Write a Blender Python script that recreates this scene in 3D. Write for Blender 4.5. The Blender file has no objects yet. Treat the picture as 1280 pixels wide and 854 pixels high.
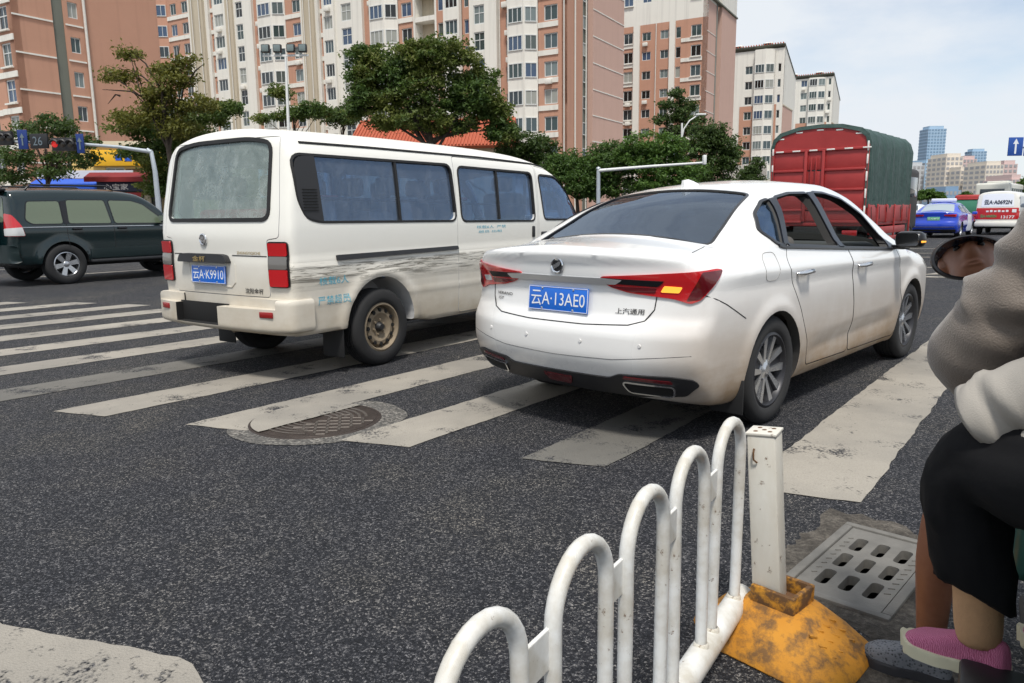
import bpy, bmesh, math, random
import numpy as np
from mathutils import Vector, Matrix
random.seed(7); np.random.seed(7)
R=math.radians
sc=bpy.context.scene
COL=sc.collection
# ------------------------------------------------------------------ camera
FPX,PITCH,ROLL,CAMH=935.0,.171,-.0122,1.268
cam=bpy.data.cameras.new('camera'); camo=bpy.data.objects.new('camera',cam); COL.objects.link(camo)
cam.sensor_width=36; cam.lens=36*FPX/1280; cam.clip_end=6000; cam.clip_start=.05
_f=Vector((0,math.cos(PITCH),-math.sin(PITCH))); _u=Vector((0,math.sin(PITCH),math.cos(PITCH))); _x=Vector((1,0,0))
_R=math.cos(ROLL)*_x+math.sin(ROLL)*_u; _U=-math.sin(ROLL)*_x+math.cos(ROLL)*_u
_m=Matrix((_R,_U,-_f)).transposed().to_4x4(); _m.translation=Vector((0,0,CAMH)); camo.matrix_world=_m
sc.camera=camo
# ------------------------------------------------------------------ sky, sun, exposure
SUN_EL,SUN_AZ=R(62),R(178)      # azimuth clockwise from +Y
w=bpy.data.worlds.new('World'); sc.world=w; w.use_nodes=True
nt=w.node_tree; nt.nodes.clear()
def WN(t,**k):
    n=nt.nodes.new(t)
    for a,b in k.items(): setattr(n,a,b)
    return n
sky=WN('ShaderNodeTexSky',sky_type='NISHITA',sun_disc=False,sun_elevation=SUN_EL,sun_rotation=SUN_AZ,air_density=1.0,dust_density=.4)
tc=WN('ShaderNodeTexCoord'); mp=WN('ShaderNodeMapping'); mp.inputs['Scale'].default_value=(1,1,2.6)
n1=WN('ShaderNodeTexNoise'); n1.inputs['Scale'].default_value=2.3; n1.inputs['Detail'].default_value=7; n1.inputs['Roughness'].default_value=.55
cr=WN('ShaderNodeValToRGB'); cr.color_ramp.elements[0].position=.38; cr.color_ramp.elements[0].color=(.45,.45,.45,1); cr.color_ramp.elements[1].position=.55; cr.color_ramp.elements[1].color=(1,1,1,1)
sm=WN('ShaderNodeVectorMath',operation='SCALE'); sm.inputs['Scale'].default_value=.09
mx=WN('ShaderNodeMix',data_type='RGBA'); mx.inputs['B'].default_value=(.52,.55,.585,1)
bg=WN('ShaderNodeBackground'); out=WN('ShaderNodeOutputWorld'); L=nt.links.new
L(tc.outputs['Generated'],mp.inputs['Vector']); L(mp.outputs[0],n1.inputs['Vector']); L(n1.outputs['Fac'],cr.inputs[0])
L(sky.outputs[0],sm.inputs[0]); L(sm.outputs[0],mx.inputs['A']); L(cr.outputs[0],mx.inputs['Factor']); L(mx.outputs['Result'],bg.inputs['Color']); L(bg.outputs[0],out.inputs[0])
bg.inputs['Strength'].default_value=1.0
sl=bpy.data.lights.new('sun','SUN'); sl.energy=2.3; sl.angle=R(10); sl.color=(1,.95,.87)
so=bpy.data.objects.new('sun',sl); COL.objects.link(so)
_d=Vector((math.sin(SUN_AZ)*math.cos(SUN_EL),math.cos(SUN_AZ)*math.cos(SUN_EL),math.sin(SUN_EL)))
so.rotation_euler=_d.to_track_quat('Z','Y').to_euler(); so.location=(0,0,60)
vs=sc.view_settings; vs.view_transform='Standard'; vs.look='None'; vs.exposure=.66; vs.gamma=1; vs.use_curve_mapping=False
sc.cycles.max_bounces=7; sc.cycles.diffuse_bounces=3; sc.cycles.glossy_bounces=4; sc.cycles.transmission_bounces=6; sc.cycles.transparent_max_bounces=12
sc.cycles.caustics_reflective=False; sc.cycles.caustics_refractive=False; sc.cycles.use_denoising=True; sc.cycles.use_adaptive_sampling=True; sc.cycles.adaptive_threshold=.02
# ------------------------------------------------------------------ pixel -> world helpers (used to lay things out at their real distance)
def ray(px,py):
    x=(px-640)/FPX; y=-(py-427)/FPX; c,s=math.cos(ROLL),math.sin(ROLL); x,y=c*x-s*y,s*x+c*y
    return Vector((x,math.cos(PITCH)+y*math.sin(PITCH),-math.sin(PITCH)+y*math.cos(PITCH)))
def G(px,py,z=0.):
    d=ray(px,py); t=(z-CAMH)/d.z; return Vector((d.x*t,d.y*t,z))
def at(px,py,Y):
    d=ray(px,py); t=Y/d.y; return Vector((d.x*t,Y,CAMH+d.z*t))
# ------------------------------------------------------------------ materials
MATS={}
class NT:
    def __init__(s,name):
        s.m=bpy.data.materials.new(name); s.m.use_nodes=True; s.t=s.m.node_tree; s.b=s.t.nodes['Principled BSDF']; s.o=s.t.nodes['Material Output']; MATS[name]=s.m
    def n(s,t,ins=None,**k):
        q=s.t.nodes.new(t)
        for a,b in k.items(): setattr(q,a,b)
        for a,b in (ins or {}).items():
            if hasattr(b,'bl_idname') or isinstance(b,bpy.types.NodeSocket): s.t.links.new(b,q.inputs[a])
            else: q.inputs[a].default_value=b
        return q
    def l(s,a,b): s.t.links.new(a,b)
    def coord(s,scale=(1,1,1),space='Object'):
        tc=s.n('ShaderNodeTexCoord'); m=s.n('ShaderNodeMapping',{'Vector':tc.outputs[space],'Scale':scale}); return m.outputs[0]
    def noise(s,sc_,det=4,rough=.55,vec=None,dist=0):
        q=s.n('ShaderNodeTexNoise',{'Scale':sc_,'Detail':det,'Roughness':rough,'Distortion':dist}); 
        s.l(vec if vec else s.coord(),q.inputs['Vector']); return q.outputs['Fac']
    def ramp(s,fac,stops):
        r=s.n('ShaderNodeValToRGB',{'Fac':fac}); e=r.color_ramp.elements
        while len(e)<len(stops): e.new(.5)
        for i,(p,c) in enumerate(stops):
            e[i].position=p; e[i].color=(c,c,c,1) if not hasattr(c,'__len__') else (*c,1)
        return r.outputs['Color']
    def mix(s,f,a,b,mode='MIX'):
        q=s.n('ShaderNodeMix',data_type='RGBA',blend_type=mode)
        for k,v in (('Factor',f),('A',a),('B',b)):
            if isinstance(v,bpy.types.NodeSocket): s.l(v,q.inputs[k])
            else: q.inputs[k].default_value=v if k=='Factor' else ((*v,1) if len(v)==3 else v)
        return q.outputs['Result']
    def math(s,op,a,b=0.,c=None):
        q=s.n('ShaderNodeMath',operation=op)
        for i,v in enumerate((a,b,c)):
            if v is None: continue
            if isinstance(v,bpy.types.NodeSocket): s.l(v,q.inputs[i])
            else: q.inputs[i].default_value=v
        return q.outputs[0]
    def sep(s,vec): return s.n('ShaderNodeSeparateXYZ',{0:vec}).outputs
    def bump(s,h,st=.3,dist=.01):
        q=s.n('ShaderNodeBump',{'Height':h,'Strength':st,'Distance':dist}); s.l(q.outputs[0],s.b.inputs['Normal']); return q
    def set(s,**k):
        mp={'col':'Base Color','rough':'Roughness','metal':'Metallic','coat':'Coat Weight','spec':'Specular IOR Level','alpha':'Alpha','trans':'Transmission Weight'}
        for a,v in k.items():
            i=s.b.inputs[mp.get(a,a)]
            if isinstance(v,bpy.types.NodeSocket): s.l(v,i)
            else: i.default_value=(*v,1) if (hasattr(v,'__len__') and len(v)==3) else v
        return s
def M(name,col=(.5,.5,.5),rough=.6,metal=0,coat=0,var=0.,vs_=6,bump=0,bs=60,spec=.5):
    if name in MATS: return MATS[name]
    t=NT(name); t.set(rough=rough,metal=metal,coat=coat,spec=spec)
    if var:
        f=t.noise(vs_,5,.6); t.set(col=t.mix(f,tuple(c*(1-var) for c in col),tuple(min(1,c*(1+var)) for c in col)))
        t.set(rough=t.n('ShaderNodeMapRange',{0:f,3:max(.02,rough-.08),4:min(1,rough+.08)}).outputs[0])
    else: t.set(col=col)
    if bump: t.bump(t.noise(bs,4),bump,.005)
    return t.m
def glass(name,tint=(.5,.6,.65),refl=.08,dirt=0.,dirtcol=(.5,.5,.48),dscale=8,rough=.02,fres=1.45,gcol=(.9,.95,1)):
    if name in MATS: return MATS[name]
    t=NT(name); t.t.nodes.remove(t.b)
    tr=t.n('ShaderNodeBsdfTransparent',{'Color':(*tint,1)}); gl=t.n('ShaderNodeBsdfGlossy',{'Color':(*gcol,1),'Roughness':rough})
    lw=t.n('ShaderNodeLayerWeight',{'Blend':.5}); f=t.math('MULTIPLY_ADD',t.math('POWER',lw.outputs['Facing'],3.5),.75,refl)
    m1=t.n('ShaderNodeMixShader',{0:f,1:tr.outputs[0],2:gl.outputs[0]})
    o=m1.outputs[0]
    if dirt:
        nz=t.noise(dscale,8,.72,t.coord((1,1,.55)),.9); nz2=t.noise(dscale*5,6,.7,None,1.5)
        k=t.ramp(t.math('MULTIPLY_ADD',nz2,.35,t.math('MULTIPLY',nz,.7)),[(.36,dirt*.35),(.52,dirt*.75),(.62,min(1,dirt*1.25))])
        df=t.n('ShaderNodeBsdfDiffuse',{'Color':(*dirtcol,1)})
        m2=t.n('ShaderNodeMixShader',{0:k,1:o,2:df.outputs[0]}); o=m2.outputs[0]
    t.l(o,t.o.inputs['Surface']); return t.m
# objects wait here and are linked together at the end (keeps the boolean and lettering steps quick)
PENDING=[]
def put(o): PENDING.append(o); return o
# ------------------------------------------------------------------ mesh helpers
class MB:
    def __init__(s): s.v=[]; s.f=[]; s.mi=[]
    def add(s,vf,mi=0,mat=None):
        v,f=vf; b=len(s.v)
        for p in v:
            p=Vector(p)
            if mat is not None: p=mat@p
            s.v.append(tuple(p))
        for q in f: s.f.append([b+i for i in q]); s.mi.append(mi)
        return s
def mesh_of(mb,name='m'):
    me=bpy.data.meshes.new(name); me.from_pydata(mb.v,[],mb.f); me.validate(); me.update()
    if len(me.polygons)==len(mb.mi): me.polygons.foreach_set('material_index',mb.mi)
    return me
def vf_mesh(v,f,name='m'):
    me=bpy.data.meshes.new(name); me.from_pydata([tuple(map(float,p)) for p in v],[],[list(map(int,q)) for q in f]); me.update(); return me
def smooth(me,ang=35):
    me.polygons.foreach_set('use_smooth',[True]*len(me.polygons))
    if ang and ang<180: me.set_sharp_from_angle(angle=R(ang))
def part(name,data,mats,parent=None,ang=35,loc=None,rot=None):
    me=data if isinstance(data,bpy.types.Mesh) else mesh_of(data,name)
    if mats is not None:
        idx=[0]*len(me.polygons); me.polygons.foreach_get('material_index',idx); me.materials.clear()
        for m in (mats if isinstance(mats,(list,tuple)) else [mats]): me.materials.append(MATS[m] if isinstance(m,str) else m)
        me.polygons.foreach_set('material_index',idx)
    if ang: smooth(me,ang)
    o=put(bpy.data.objects.new(name,me))
    if parent: o.parent=parent
    if loc is not None: o.location=loc
    if rot is not None: o.rotation_euler=rot
    return o
def inst(name,me,parent,loc=(0,0,0),rot=(0,0,0),scale=(1,1,1)):
    o=put(bpy.data.objects.new(name,me)); o.parent=parent; o.location=loc; o.rotation_euler=rot; o.scale=scale; return o
def thing(name,label,cat,loc=(0,0,0),heading=0.,group=None):
    o=put(bpy.data.objects.new(name,None)); o.empty_display_size=.2
    o.location=loc; o.rotation_euler=(0,0,-heading); o['label']=label; o['category']=cat
    if group: o['group']=group
    return o
def tag(o,label,cat,group=None):
    o['label']=label; o['category']=cat
    if group: o['group']=group
    return o
def structure(o): o['kind']='structure'; return o
def box(c,s):
    x,y,z=c; a,b,d=s[0]/2,s[1]/2,s[2]/2
    return [(x+i*a,y+j*b,z+k*d) for k in(-1,1) for j in(-1,1) for i in(-1,1)],[(0,2,3,1),(4,5,7,6),(0,1,5,4),(2,6,7,3),(0,4,6,2),(1,3,7,5)]
def bx(x0,x1,y0,y1,z0,z1): return box(((x0+x1)/2,(y0+y1)/2,(z0+z1)/2),(x1-x0,y1-y0,z1-z0))
def bm_out(bm):
    bm.verts.ensure_lookup_table(); v=[tuple(p.co) for p in bm.verts]; bm.verts.index_update(); f=[[p.index for p in q.verts] for q in bm.faces]; bm.free(); return v,f
def rbox(c,s,r=.02,seg=2):
    bm=bmesh.new(); v,f=box(c,s); vv=[bm.verts.new(p) for p in v]; [bm.faces.new([vv[i] for i in q]) for q in f]
    bmesh.ops.bevel(bm,geom=bm.edges[:],offset=min(r,.49*min(s)),segments=seg,affect='EDGES',profile=.5); return bm_out(bm)
def cyl(p0,p1,r0,r1=None,n=12,cap=True):
    r1=r0 if r1 is None else r1; p0,p1=Vector(p0),Vector(p1); d=(p1-p0).normalized(); a=d.orthogonal().normalized(); b=d.cross(a)
    v=[p0+(a*math.cos(t)+b*math.sin(t))*r0 for t in [2*math.pi*i/n for i in range(n)]]+[p1+(a*math.cos(t)+b*math.sin(t))*r1 for t in [2*math.pi*i/n for i in range(n)]]
    f=[(i,(i+1)%n,n+(i+1)%n,n+i) for i in range(n)]
    if cap: f+=[tuple(range(n-1,-1,-1)),tuple(range(n,2*n))]
    return v,f
def tube(path,r,n=8,closed=False,cap=True):
    P=[Vector(p) for p in path]; m=len(P); rr=r if hasattr(r,'__len__') else [r]*m; v=[];f=[]; prev=None
    for i,p in enumerate(P):
        a=P[(i-1)%m] if (i>0 or closed) else p; b=P[(i+1)%m] if (i<m-1 or closed) else p
        d=(b-a).normalized()
        u=(d.orthogonal() if prev is None else prev-d*prev.dot(d)).normalized(); prev=u; q=d.cross(u)
        for k in range(n): t=2*math.pi*k/n; v.append(p+(u*math.cos(t)+q*math.sin(t))*rr[i])
    for i in range(m if closed else m-1):
        for k in range(n):
            a=i*n+k; b=i*n+(k+1)%n; j=((i+1)%m)*n; f.append((a,b,j+(k+1)%n,j+k))
    if cap and not closed: f+=[tuple(range(n-1,-1,-1)),tuple(range((m-1)*n,m*n))]
    return v,f
def lathe(prof,n=32,axis='x',closed=False):
    # prof: (r, h) pairs ; revolve around axis, h along axis
    v=[];f=[];m=len(prof)
    for k in range(n):
        t=2*math.pi*k/n; c,s=math.cos(t),math.sin(t)
        for r,h in prof:
            v.append((h,r*c,r*s) if axis=='x' else ((r*c,h,r*s) if axis=='y' else (r*c,r*s,h)))
    for k in range(n):
        for i in range(m if closed else m-1):
            j=(i+1)%m; a=k*m; b=((k+1)%n)*m; f.append((a+i,a+j,b+j,b+i))
    return v,f
def prism(poly,t0,t1,fn):
    # poly 2-D, fn(u,v,t)->xyz ; oriented solid
    n=len(poly); v=[fn(u,w_,t0) for u,w_ in poly]+[fn(u,w_,t1) for u,w_ in poly]
    return v,[tuple(range(n-1,-1,-1)),tuple(range(n,2*n))]+[(i,(i+1)%n,n+(i+1)%n,n+i) for i in range(n)]
def rpoly(pts,r=.05,seg=4):
    out=[]; n=len(pts); rr=r if hasattr(r,'__len__') else [r]*n
    for i in range(n):
        p=Vector(pts[i]); a=Vector(pts[i-1]); b=Vector(pts[(i+1)%n]); da=(a-p); db=(b-p)
        k=min(rr[i],da.length*.48,db.length*.48)
        if k<1e-4: out.append(tuple(p)); continue
        p0=p+da.normalized()*k; p1=p+db.normalized()*k
        for j in range(seg+1):
            t=j/seg; out.append(tuple(p0*(1-t)**2+p*2*t*(1-t)+p1*t*t))
    return out
def rect(x0,x1,y0,y1): return [(x0,y0),(x1,y0),(x1,y1),(x0,y1)]
def fixn(me):
    bm=bmesh.new(); bm.from_mesh(me); bmesh.ops.recalc_face_normals(bm,faces=bm.faces[:]); bm.to_mesh(me); bm.free(); return me
def text_mesh(body,size,extrude=.0,align='CENTER',bold=0.):
    c=bpy.data.curves.new('tx','FONT'); c.body=body; c.size=size; c.align_x=align; c.align_y='CENTER'; c.extrude=extrude; c.resolution_u=3; c.offset=bold
    o=bpy.data.objects.new('tx',c); COL.objects.link(o); dg=bpy.context.evaluated_depsgraph_get(); dg.update()
    me=bpy.data.meshes.new_from_object(o.evaluated_get(dg)); bpy.data.objects.remove(o); return me
def text_fit(body,wd,ht,bold=0.,extrude=.001):
    # lettering in the XY plane centred at origin, scaled to wd x ht
    me=text_mesh(body,1,0,bold=bold); n=len(me.vertices); a=np.zeros(n*3); me.vertices.foreach_get('co',a); a=a.reshape(-1,3)
    mn,mx_=a.min(0),a.max(0); a=(a-(mn+mx_)/2); a[:,0]*=wd/max(1e-6,mx_[0]-mn[0]); a[:,1]*=ht/max(1e-6,mx_[1]-mn[1]); me.vertices.foreach_set('co',a.ravel()); me.update(); return me
def link_mesh(me,name='tmp'):
    o=bpy.data.objects.new(name,me); COL.objects.link(o); return o
def boolean(me,cut,op='DIFFERENCE',solver='MANIFOLD',tol=False):
    a=link_mesh(me); b=link_mesh(cut); md=a.modifiers.new('b','BOOLEAN'); md.object=b; md.operation=op; md.solver=solver
    dg=bpy.context.evaluated_depsgraph_get(); dg.update()
    r=bpy.data.meshes.new_from_object(a.evaluated_get(dg)); bpy.data.objects.remove(a); bpy.data.objects.remove(b); return r
def setmi(me,i): me.polygons.foreach_set('material_index',[i]*len(me.polygons)); return me
def dummy_slots(me,n=3):
    me.materials.clear()
    for i in range(n): me.materials.append(None)
    return me
def hcurve(xs,ys):
    xs=np.array(xs,float); ys=np.array(ys,float); d=np.diff(ys)/np.diff(xs); m=np.zeros(len(xs)); m[0]=d[0]; m[-1]=d[-1]
    for i in range(1,len(xs)-1):
        m[i]=0 if d[i-1]*d[i]<=0 else 2*d[i-1]*d[i]/(d[i-1]+d[i])
    def f(x):
        x=np.clip(x,xs[0],xs[-1]); i=np.clip(np.searchsorted(xs,x)-1,0,len(xs)-2); h=xs[i+1]-xs[i]; t=(x-xs[i])/h
        return (2*t**3-3*t**2+1)*ys[i]+(t**3-2*t**2+t)*h*m[i]+(-2*t**3+3*t**2)*ys[i+1]+(t**3-t**2)*h*m[i+1]
    return f
def smax(a,b,k):
    h=np.maximum(k-np.abs(a-b),0)/k; return np.maximum(a,b)+h*h*k*.25
def raymesh(F,outer,inner,n):
    nx,ny,nz=n; ids={}; V=[]; Fc=[]
    def vid(i,j,k):
        q=(i,j,k)
        if q not in ids: ids[q]=len(V); V.append((i/nx,j/ny,k/nz))
        return ids[q]
    for i in range(nx):
        for j in range(ny):
            Fc.append((vid(i,j,0),vid(i,j+1,0),vid(i+1,j+1,0),vid(i+1,j,0))); Fc.append((vid(i,j,nz),vid(i+1,j,nz),vid(i+1,j+1,nz),vid(i,j+1,nz)))
    for i in range(nx):
        for k in range(nz):
            Fc.append((vid(i,0,k),vid(i+1,0,k),vid(i+1,0,k+1),vid(i,0,k+1))); Fc.append((vid(i,ny,k),vid(i,ny,k+1),vid(i+1,ny,k+1),vid(i+1,ny,k)))
    for j in range(ny):
        for k in range(nz):
            Fc.append((vid(0,j,k),vid(0,j,k+1),vid(0,j+1,k+1),vid(0,j+1,k))); Fc.append((vid(nx,j,k),vid(nx,j+1,k),vid(nx,j+1,k+1),vid(nx,j,k+1)))
    U=np.array(V); o0,o1=np.array(outer[0]),np.array(outer[1]); i0,i1=np.array(inner[0]),np.array(inner[1])
    A=i0+U*(i1-i0); B=o0+U*(o1-o0); lo=np.zeros(len(U)); hi=np.ones(len(U))
    # first crossing
    found=np.zeros(len(U),bool)
    for t in np.linspace(0,1,41)[1:]:
        q=A+(B-A)*t; g=F(q[:,0],q[:,1],q[:,2])
        new=(~found)&(g>0); hi[new]=t; found|=new; lo[~found]=t
    for _ in range(22):
        mid=(lo+hi)/2; q=A+(B-A)*mid[:,None]; g=F(q[:,0],q[:,1],q[:,2])>0; hi=np.where(g,mid,hi); lo=np.where(g,lo,mid)
    q=A+(B-A)*((lo+hi)/2)[:,None]
    return vf_mesh(q,Fc)
def grad(F,q,e=.004):
    g=np.stack([F(q[:,0]+(e if i==0 else 0),q[:,1]+(e if i==1 else 0),q[:,2]+(e if i==2 else 0))-F(q[:,0]-(e if i==0 else 0),q[:,1]-(e if i==1 else 0),q[:,2]-(e if i==2 else 0)) for i in range(3)],1)
    return g/np.maximum(1e-9,np.linalg.norm(g,axis=1))[:,None]
VIEW={'rear':(Vector((1,0,0)),Vector((0,0,1)),Vector((0,1,0)),Vector((0,-1.5,0))),
      'front':(Vector((-1,0,0)),Vector((0,0,1)),Vector((0,-1,0)),Vector((0,7,0))),
      'right':(Vector((0,1,0)),Vector((0,0,1)),Vector((-1,0,0)),Vector((2,0,0))),
      'left':(Vector((0,1,0)),Vector((0,0,1)),Vector((1,0,0)),Vector((-2,0,0))),
      'top':(Vector((1,0,0)),Vector((0,1,0)),Vector((0,0,-1)),Vector((0,0,3)))}
def shoot(F,o,d,tmax=5.,n=64):
    lo=np.zeros(len(o)); hi=np.full(len(o),tmax); found=np.zeros(len(o),bool); best=np.full(len(o),1e9); bt=np.zeros(len(o))
    for t in np.linspace(0,tmax,n):
        q=o+d*t; gv=F(q[:,0],q[:,1],q[:,2]); imp=gv<best; best[imp]=gv[imp]; bt[imp]=t; g=gv<0; new=(~found)&g; hi[new]=t; found|=g; lo[~found]=t
    for _ in range(20):
        mid=(lo+hi)/2; q=o+d*mid[:,None]; g=F(q[:,0],q[:,1],q[:,2])<0; hi=np.where(g,mid,hi); lo=np.where(g,lo,mid)
    r=o+d*hi[:,None]
    if (~found).any():      # rays that pass by: settle on the nearest point of the surface
        q=(o+d*bt[:,None])[~found]
        for _ in range(12): q=q-grad(F,q)*F(q[:,0],q[:,1],q[:,2])[:,None]
        r[~found]=q
    return r
def patch(F,poly,view,off=.004,thick=.012,step=.05,vw=None):
    """a panel that follows the body surface: 2-D outline seen from a side, laid on the surface, with thickness"""
    u,v,d,o=VIEW[view] if vw is None else vw
    bm=bmesh.new(); f=bm.faces.new([bm.verts.new((a,b,0)) for a,b in poly])
    xs=[p[0] for p in poly]; ys=[p[1] for p in poly]
    for ax,arr in ((0,xs),(1,ys)):
        a=min(arr)+step*.5
        while a<max(arr):
            co=[0,0,0];no=[0,0,0];co[ax]=a;no[ax]=1
            bmesh.ops.bisect_plane(bm,geom=bm.verts[:]+bm.edges[:]+bm.faces[:],plane_co=co,plane_no=no,dist=1e-5); a+=step
    bmesh.ops.triangulate(bm,faces=[q for q in bm.faces if len(q.verts)>4])
    V,Fc=bm_out(bm)
    S=np.array([o+u*p[0]+v*p[1] for p in V],float); D=np.array(d,float)
    q=shoot(F,S,D); nrm=grad(F,q); top=q+nrm*off; bot=q+nrm*(off-thick); n=len(V)
    # boundary edges
    cnt={}
    for fc in Fc:
        for i in range(len(fc)): e=(fc[i],fc[(i+1)%len(fc)]); cnt[e]=1
    bd=[e for e in cnt if (e[1],e[0]) not in cnt]
    faces=[list(fc) for fc in Fc]+[[i+n for i in fc[::-1]] for fc in Fc]+[[b,a,a+n,b+n] for a,b in bd]
    me=vf_mesh(np.vstack([top,bot]),faces); fixn(me); return me
def onsurf(F,pts,view,off=.003):
    u,v,d,o=VIEW[view]; S=np.array([o+u*p[0]+v*p[1] for p in pts],float); q=shoot(F,S,np.array(d,float))
    if view in('left','right'):
        for _ in range(40):
            bad=np.abs(q[:,0])<.45
            if not bad.any(): break
            S[bad,2]-=.01; q[bad]=shoot(F,S[bad],np.array(d,float))
    n=grad(F,q); return q+n*off
def densify(pts,step=.04,closed=False):
    out=[]; n=len(pts)
    for i in range(n if closed else n-1):
        a=Vector(pts[i]); b=Vector(pts[(i+1)%n]); k=max(1,int((b-a).length/step))
        for j in range(k): out.append(tuple(a+(b-a)*j/k))
    if not closed: out.append(tuple(pts[-1]))
    return out
def line_on(F,pts,view,r=.003,off=.0005,closed=False,n=6,step=.04):
    return tube([tuple(p) for p in onsurf(F,densify(pts,step,closed),view,off)],r,n,closed)
def surf_text(F,me,view,cx,cy,off=.003,thick=.002):
    """lay flat lettering (XY mesh) on the surface"""
    u,v,d,o=VIEW[view]; n=len(me.vertices); a=np.zeros(n*3); me.vertices.foreach_get('co',a); a=a.reshape(-1,3)
    S=np.array([o+u*(cx+p[0])+v*(cy+p[1]) for p in a],float); q=shoot(F,S,np.array(d,float)); q=q+grad(F,q)*off; me.vertices.foreach_set('co',q.ravel()); me.update(); return me

def reclass(me,F,eps=.012):
    """faces off the outer skin are lining (slot 1), faces on it are paint (slot 0)"""
    n=len(me.polygons); c=np.zeros(n*3); me.polygons.foreach_get('center',c); c=c.reshape(-1,3); v=np.abs(F(c[:,0],c[:,1],c[:,2]))
    nn=np.zeros(n*3); me.polygons.foreach_get('normal',nn); nn=nn.reshape(-1,3); g=grad(F,c); al=(nn*g).sum(1)
    me.polygons.foreach_set('material_index',((v>eps)|(al<.55)).astype(int).tolist()); return me
# ================================================================== ROAD
def asphalt_nodes(t,vec):
    v1=t.n('ShaderNodeTexVoronoi',{'Scale':135.,'Vector':vec}); c=t.sep(v1.outputs['Color'])[0]
    v2=t.n('ShaderNodeTexVoronoi',{'Scale':280.,'Vector':vec}); c2=t.sep(v2.outputs['Color'])[1]
    g=t.math('MULTIPLY_ADD',c,.6,t.math('MULTIPLY',c2,.4))
    col=t.ramp(g,[(.1,(.004,.005,.007)),(.42,(.013,.014,.018)),(.66,(.034,.035,.039)),(.86,(.17,.162,.152)),(1.,(.36,.34,.31))])
    trk=t.noise(.9,3,.5,t.n('ShaderNodeMapping',{'Vector':t.n('ShaderNodeTexCoord').outputs['Object'],'Rotation':(0,0,R(39.7)),'Scale':(1.,.07,1.)}).outputs[0])
    big=t.math('MULTIPLY_ADD',trk,.45,t.math('MULTIPLY',t.noise(.55,5,.6,vec),.55)); big2=t.noise(2.3,4,.6,vec)
    k=t.ramp(t.math('MULTIPLY_ADD',big2,.4,t.math('MULTIPLY',big,.6)),[(.34,(.50,.54,.66)),(.47,(.85,.86,.92)),(.55,(1.05,1.03,1.0)),(.66,(1.85,1.72,1.5))])
    col=t.mix(1.,col,k,'MULTIPLY')
    h=t.math('MULTIPLY_ADD',v1.outputs['Distance'],-1.,t.math('MULTIPLY',v2.outputs['Distance'],-.5))
    return col,h
t=NT('asphalt'); vec=t.coord(); col,h=asphalt_nodes(t,vec); t.set(col=col,rough=.82,spec=.35); t.bump(h,.75,.008)
def paint_mat(name,base,wear,scale=3.):
    t=NT(name); vec=t.coord(); col,h=asphalt_nodes(t,vec)
    a=t.noise(scale,8,.68,vec); b=t.noise(70,4,.6,vec); big=t.noise(.9,4,.6,vec)
    msk=t.ramp(t.math('MULTIPLY_ADD',b,.35,t.math('MULTIPLY',a,.75)),[(wear,0),(wear+.07,1)])
    pc=t.mix(t.noise(1.6,5,.6,vec),tuple(c*.72 for c in base),base); pc=t.mix(t.ramp(t.noise(160,3,.7,vec),[(.3,.55),(.6,0.)]),pc,tuple(c*.55 for c in base))
    pc=t.mix(t.ramp(big,[(.38,.75),(.60,0.)]),pc,(base[0]*.52,base[1]*.53,base[2]*.55))
    t.set(col=t.mix(msk,col,pc),rough=.75,spec=.3); t.bump(t.math('MULTIPLY_ADD',msk,.15,t.math('MULTIPLY',h,.5)),.5,.008); return t.m
paint_mat('road_paint',(.42,.385,.33),.43)
paint_mat('road_paint_worn_shaded',(.20,.19,.17),.45)
t=NT('concrete_rough'); vec=t.coord(); a=t.noise(9,8,.7,vec); b=t.noise(60,5,.7,vec)
t.set(col=t.ramp(t.math('MULTIPLY_ADD',b,.5,t.math('MULTIPLY',a,.5)),[(.3,(.025,.022,.02)),(.48,(.075,.067,.058)),(.66,(.19,.17,.145))]),rough=.9,spec=.2); t.bump(t.math('ADD',a,b),.9,.012)
M('pavement',(.27,.25,.23),.85,var=.25,vs_=2,bump=.2,bs=30)
M('kerb',(.3,.29,.28),.8,var=.2,vs_=3)
M('pit_black',(.006,.006,.006),.9)
HD=R(39.7); RD=Vector((math.sin(HD),math.cos(HD),0)); RN=Vector((math.cos(HD),-math.sin(HD),0))
def road_pt(n,t_,z=0.): return RN*n+RD*t_+Vector((0,0,z))
# one sheet out to the horizon, with the drain's opening cut into it
GR=[G(990,740),G(1135,793),G(1153,680),G(1049,655)]       # drain corners on the ground
gc=sum(GR,Vector())/4; ge=((GR[1]-GR[0])+(GR[2]-GR[3])).normalized(); gf=Vector((-ge.y,ge.x,0)); GW,GL=.36,.68
bm=bmesh.new(); bm.faces.new([bm.verts.new(p) for p in ((-2500,-600,0),(2500,-600,0),(2500,3500,0),(-2500,3500,0))])
for a,wd in ((ge,GW-.05),(gf,GL-.06)):
    for s_ in (-1,1): bmesh.ops.bisect_plane(bm,geom=bm.verts[:]+bm.edges[:]+bm.faces[:],plane_co=gc+a*s_*wd/2,plane_no=a,dist=1e-6)
for f in [f for f in bm.faces if (f.calc_center_median()-gc).length<.2]: bm.faces.remove(f)
me=bpy.data.meshes.new('road'); bm.to_mesh(me); bm.free()
structure(part('road',me,'asphalt',ang=0))
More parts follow.
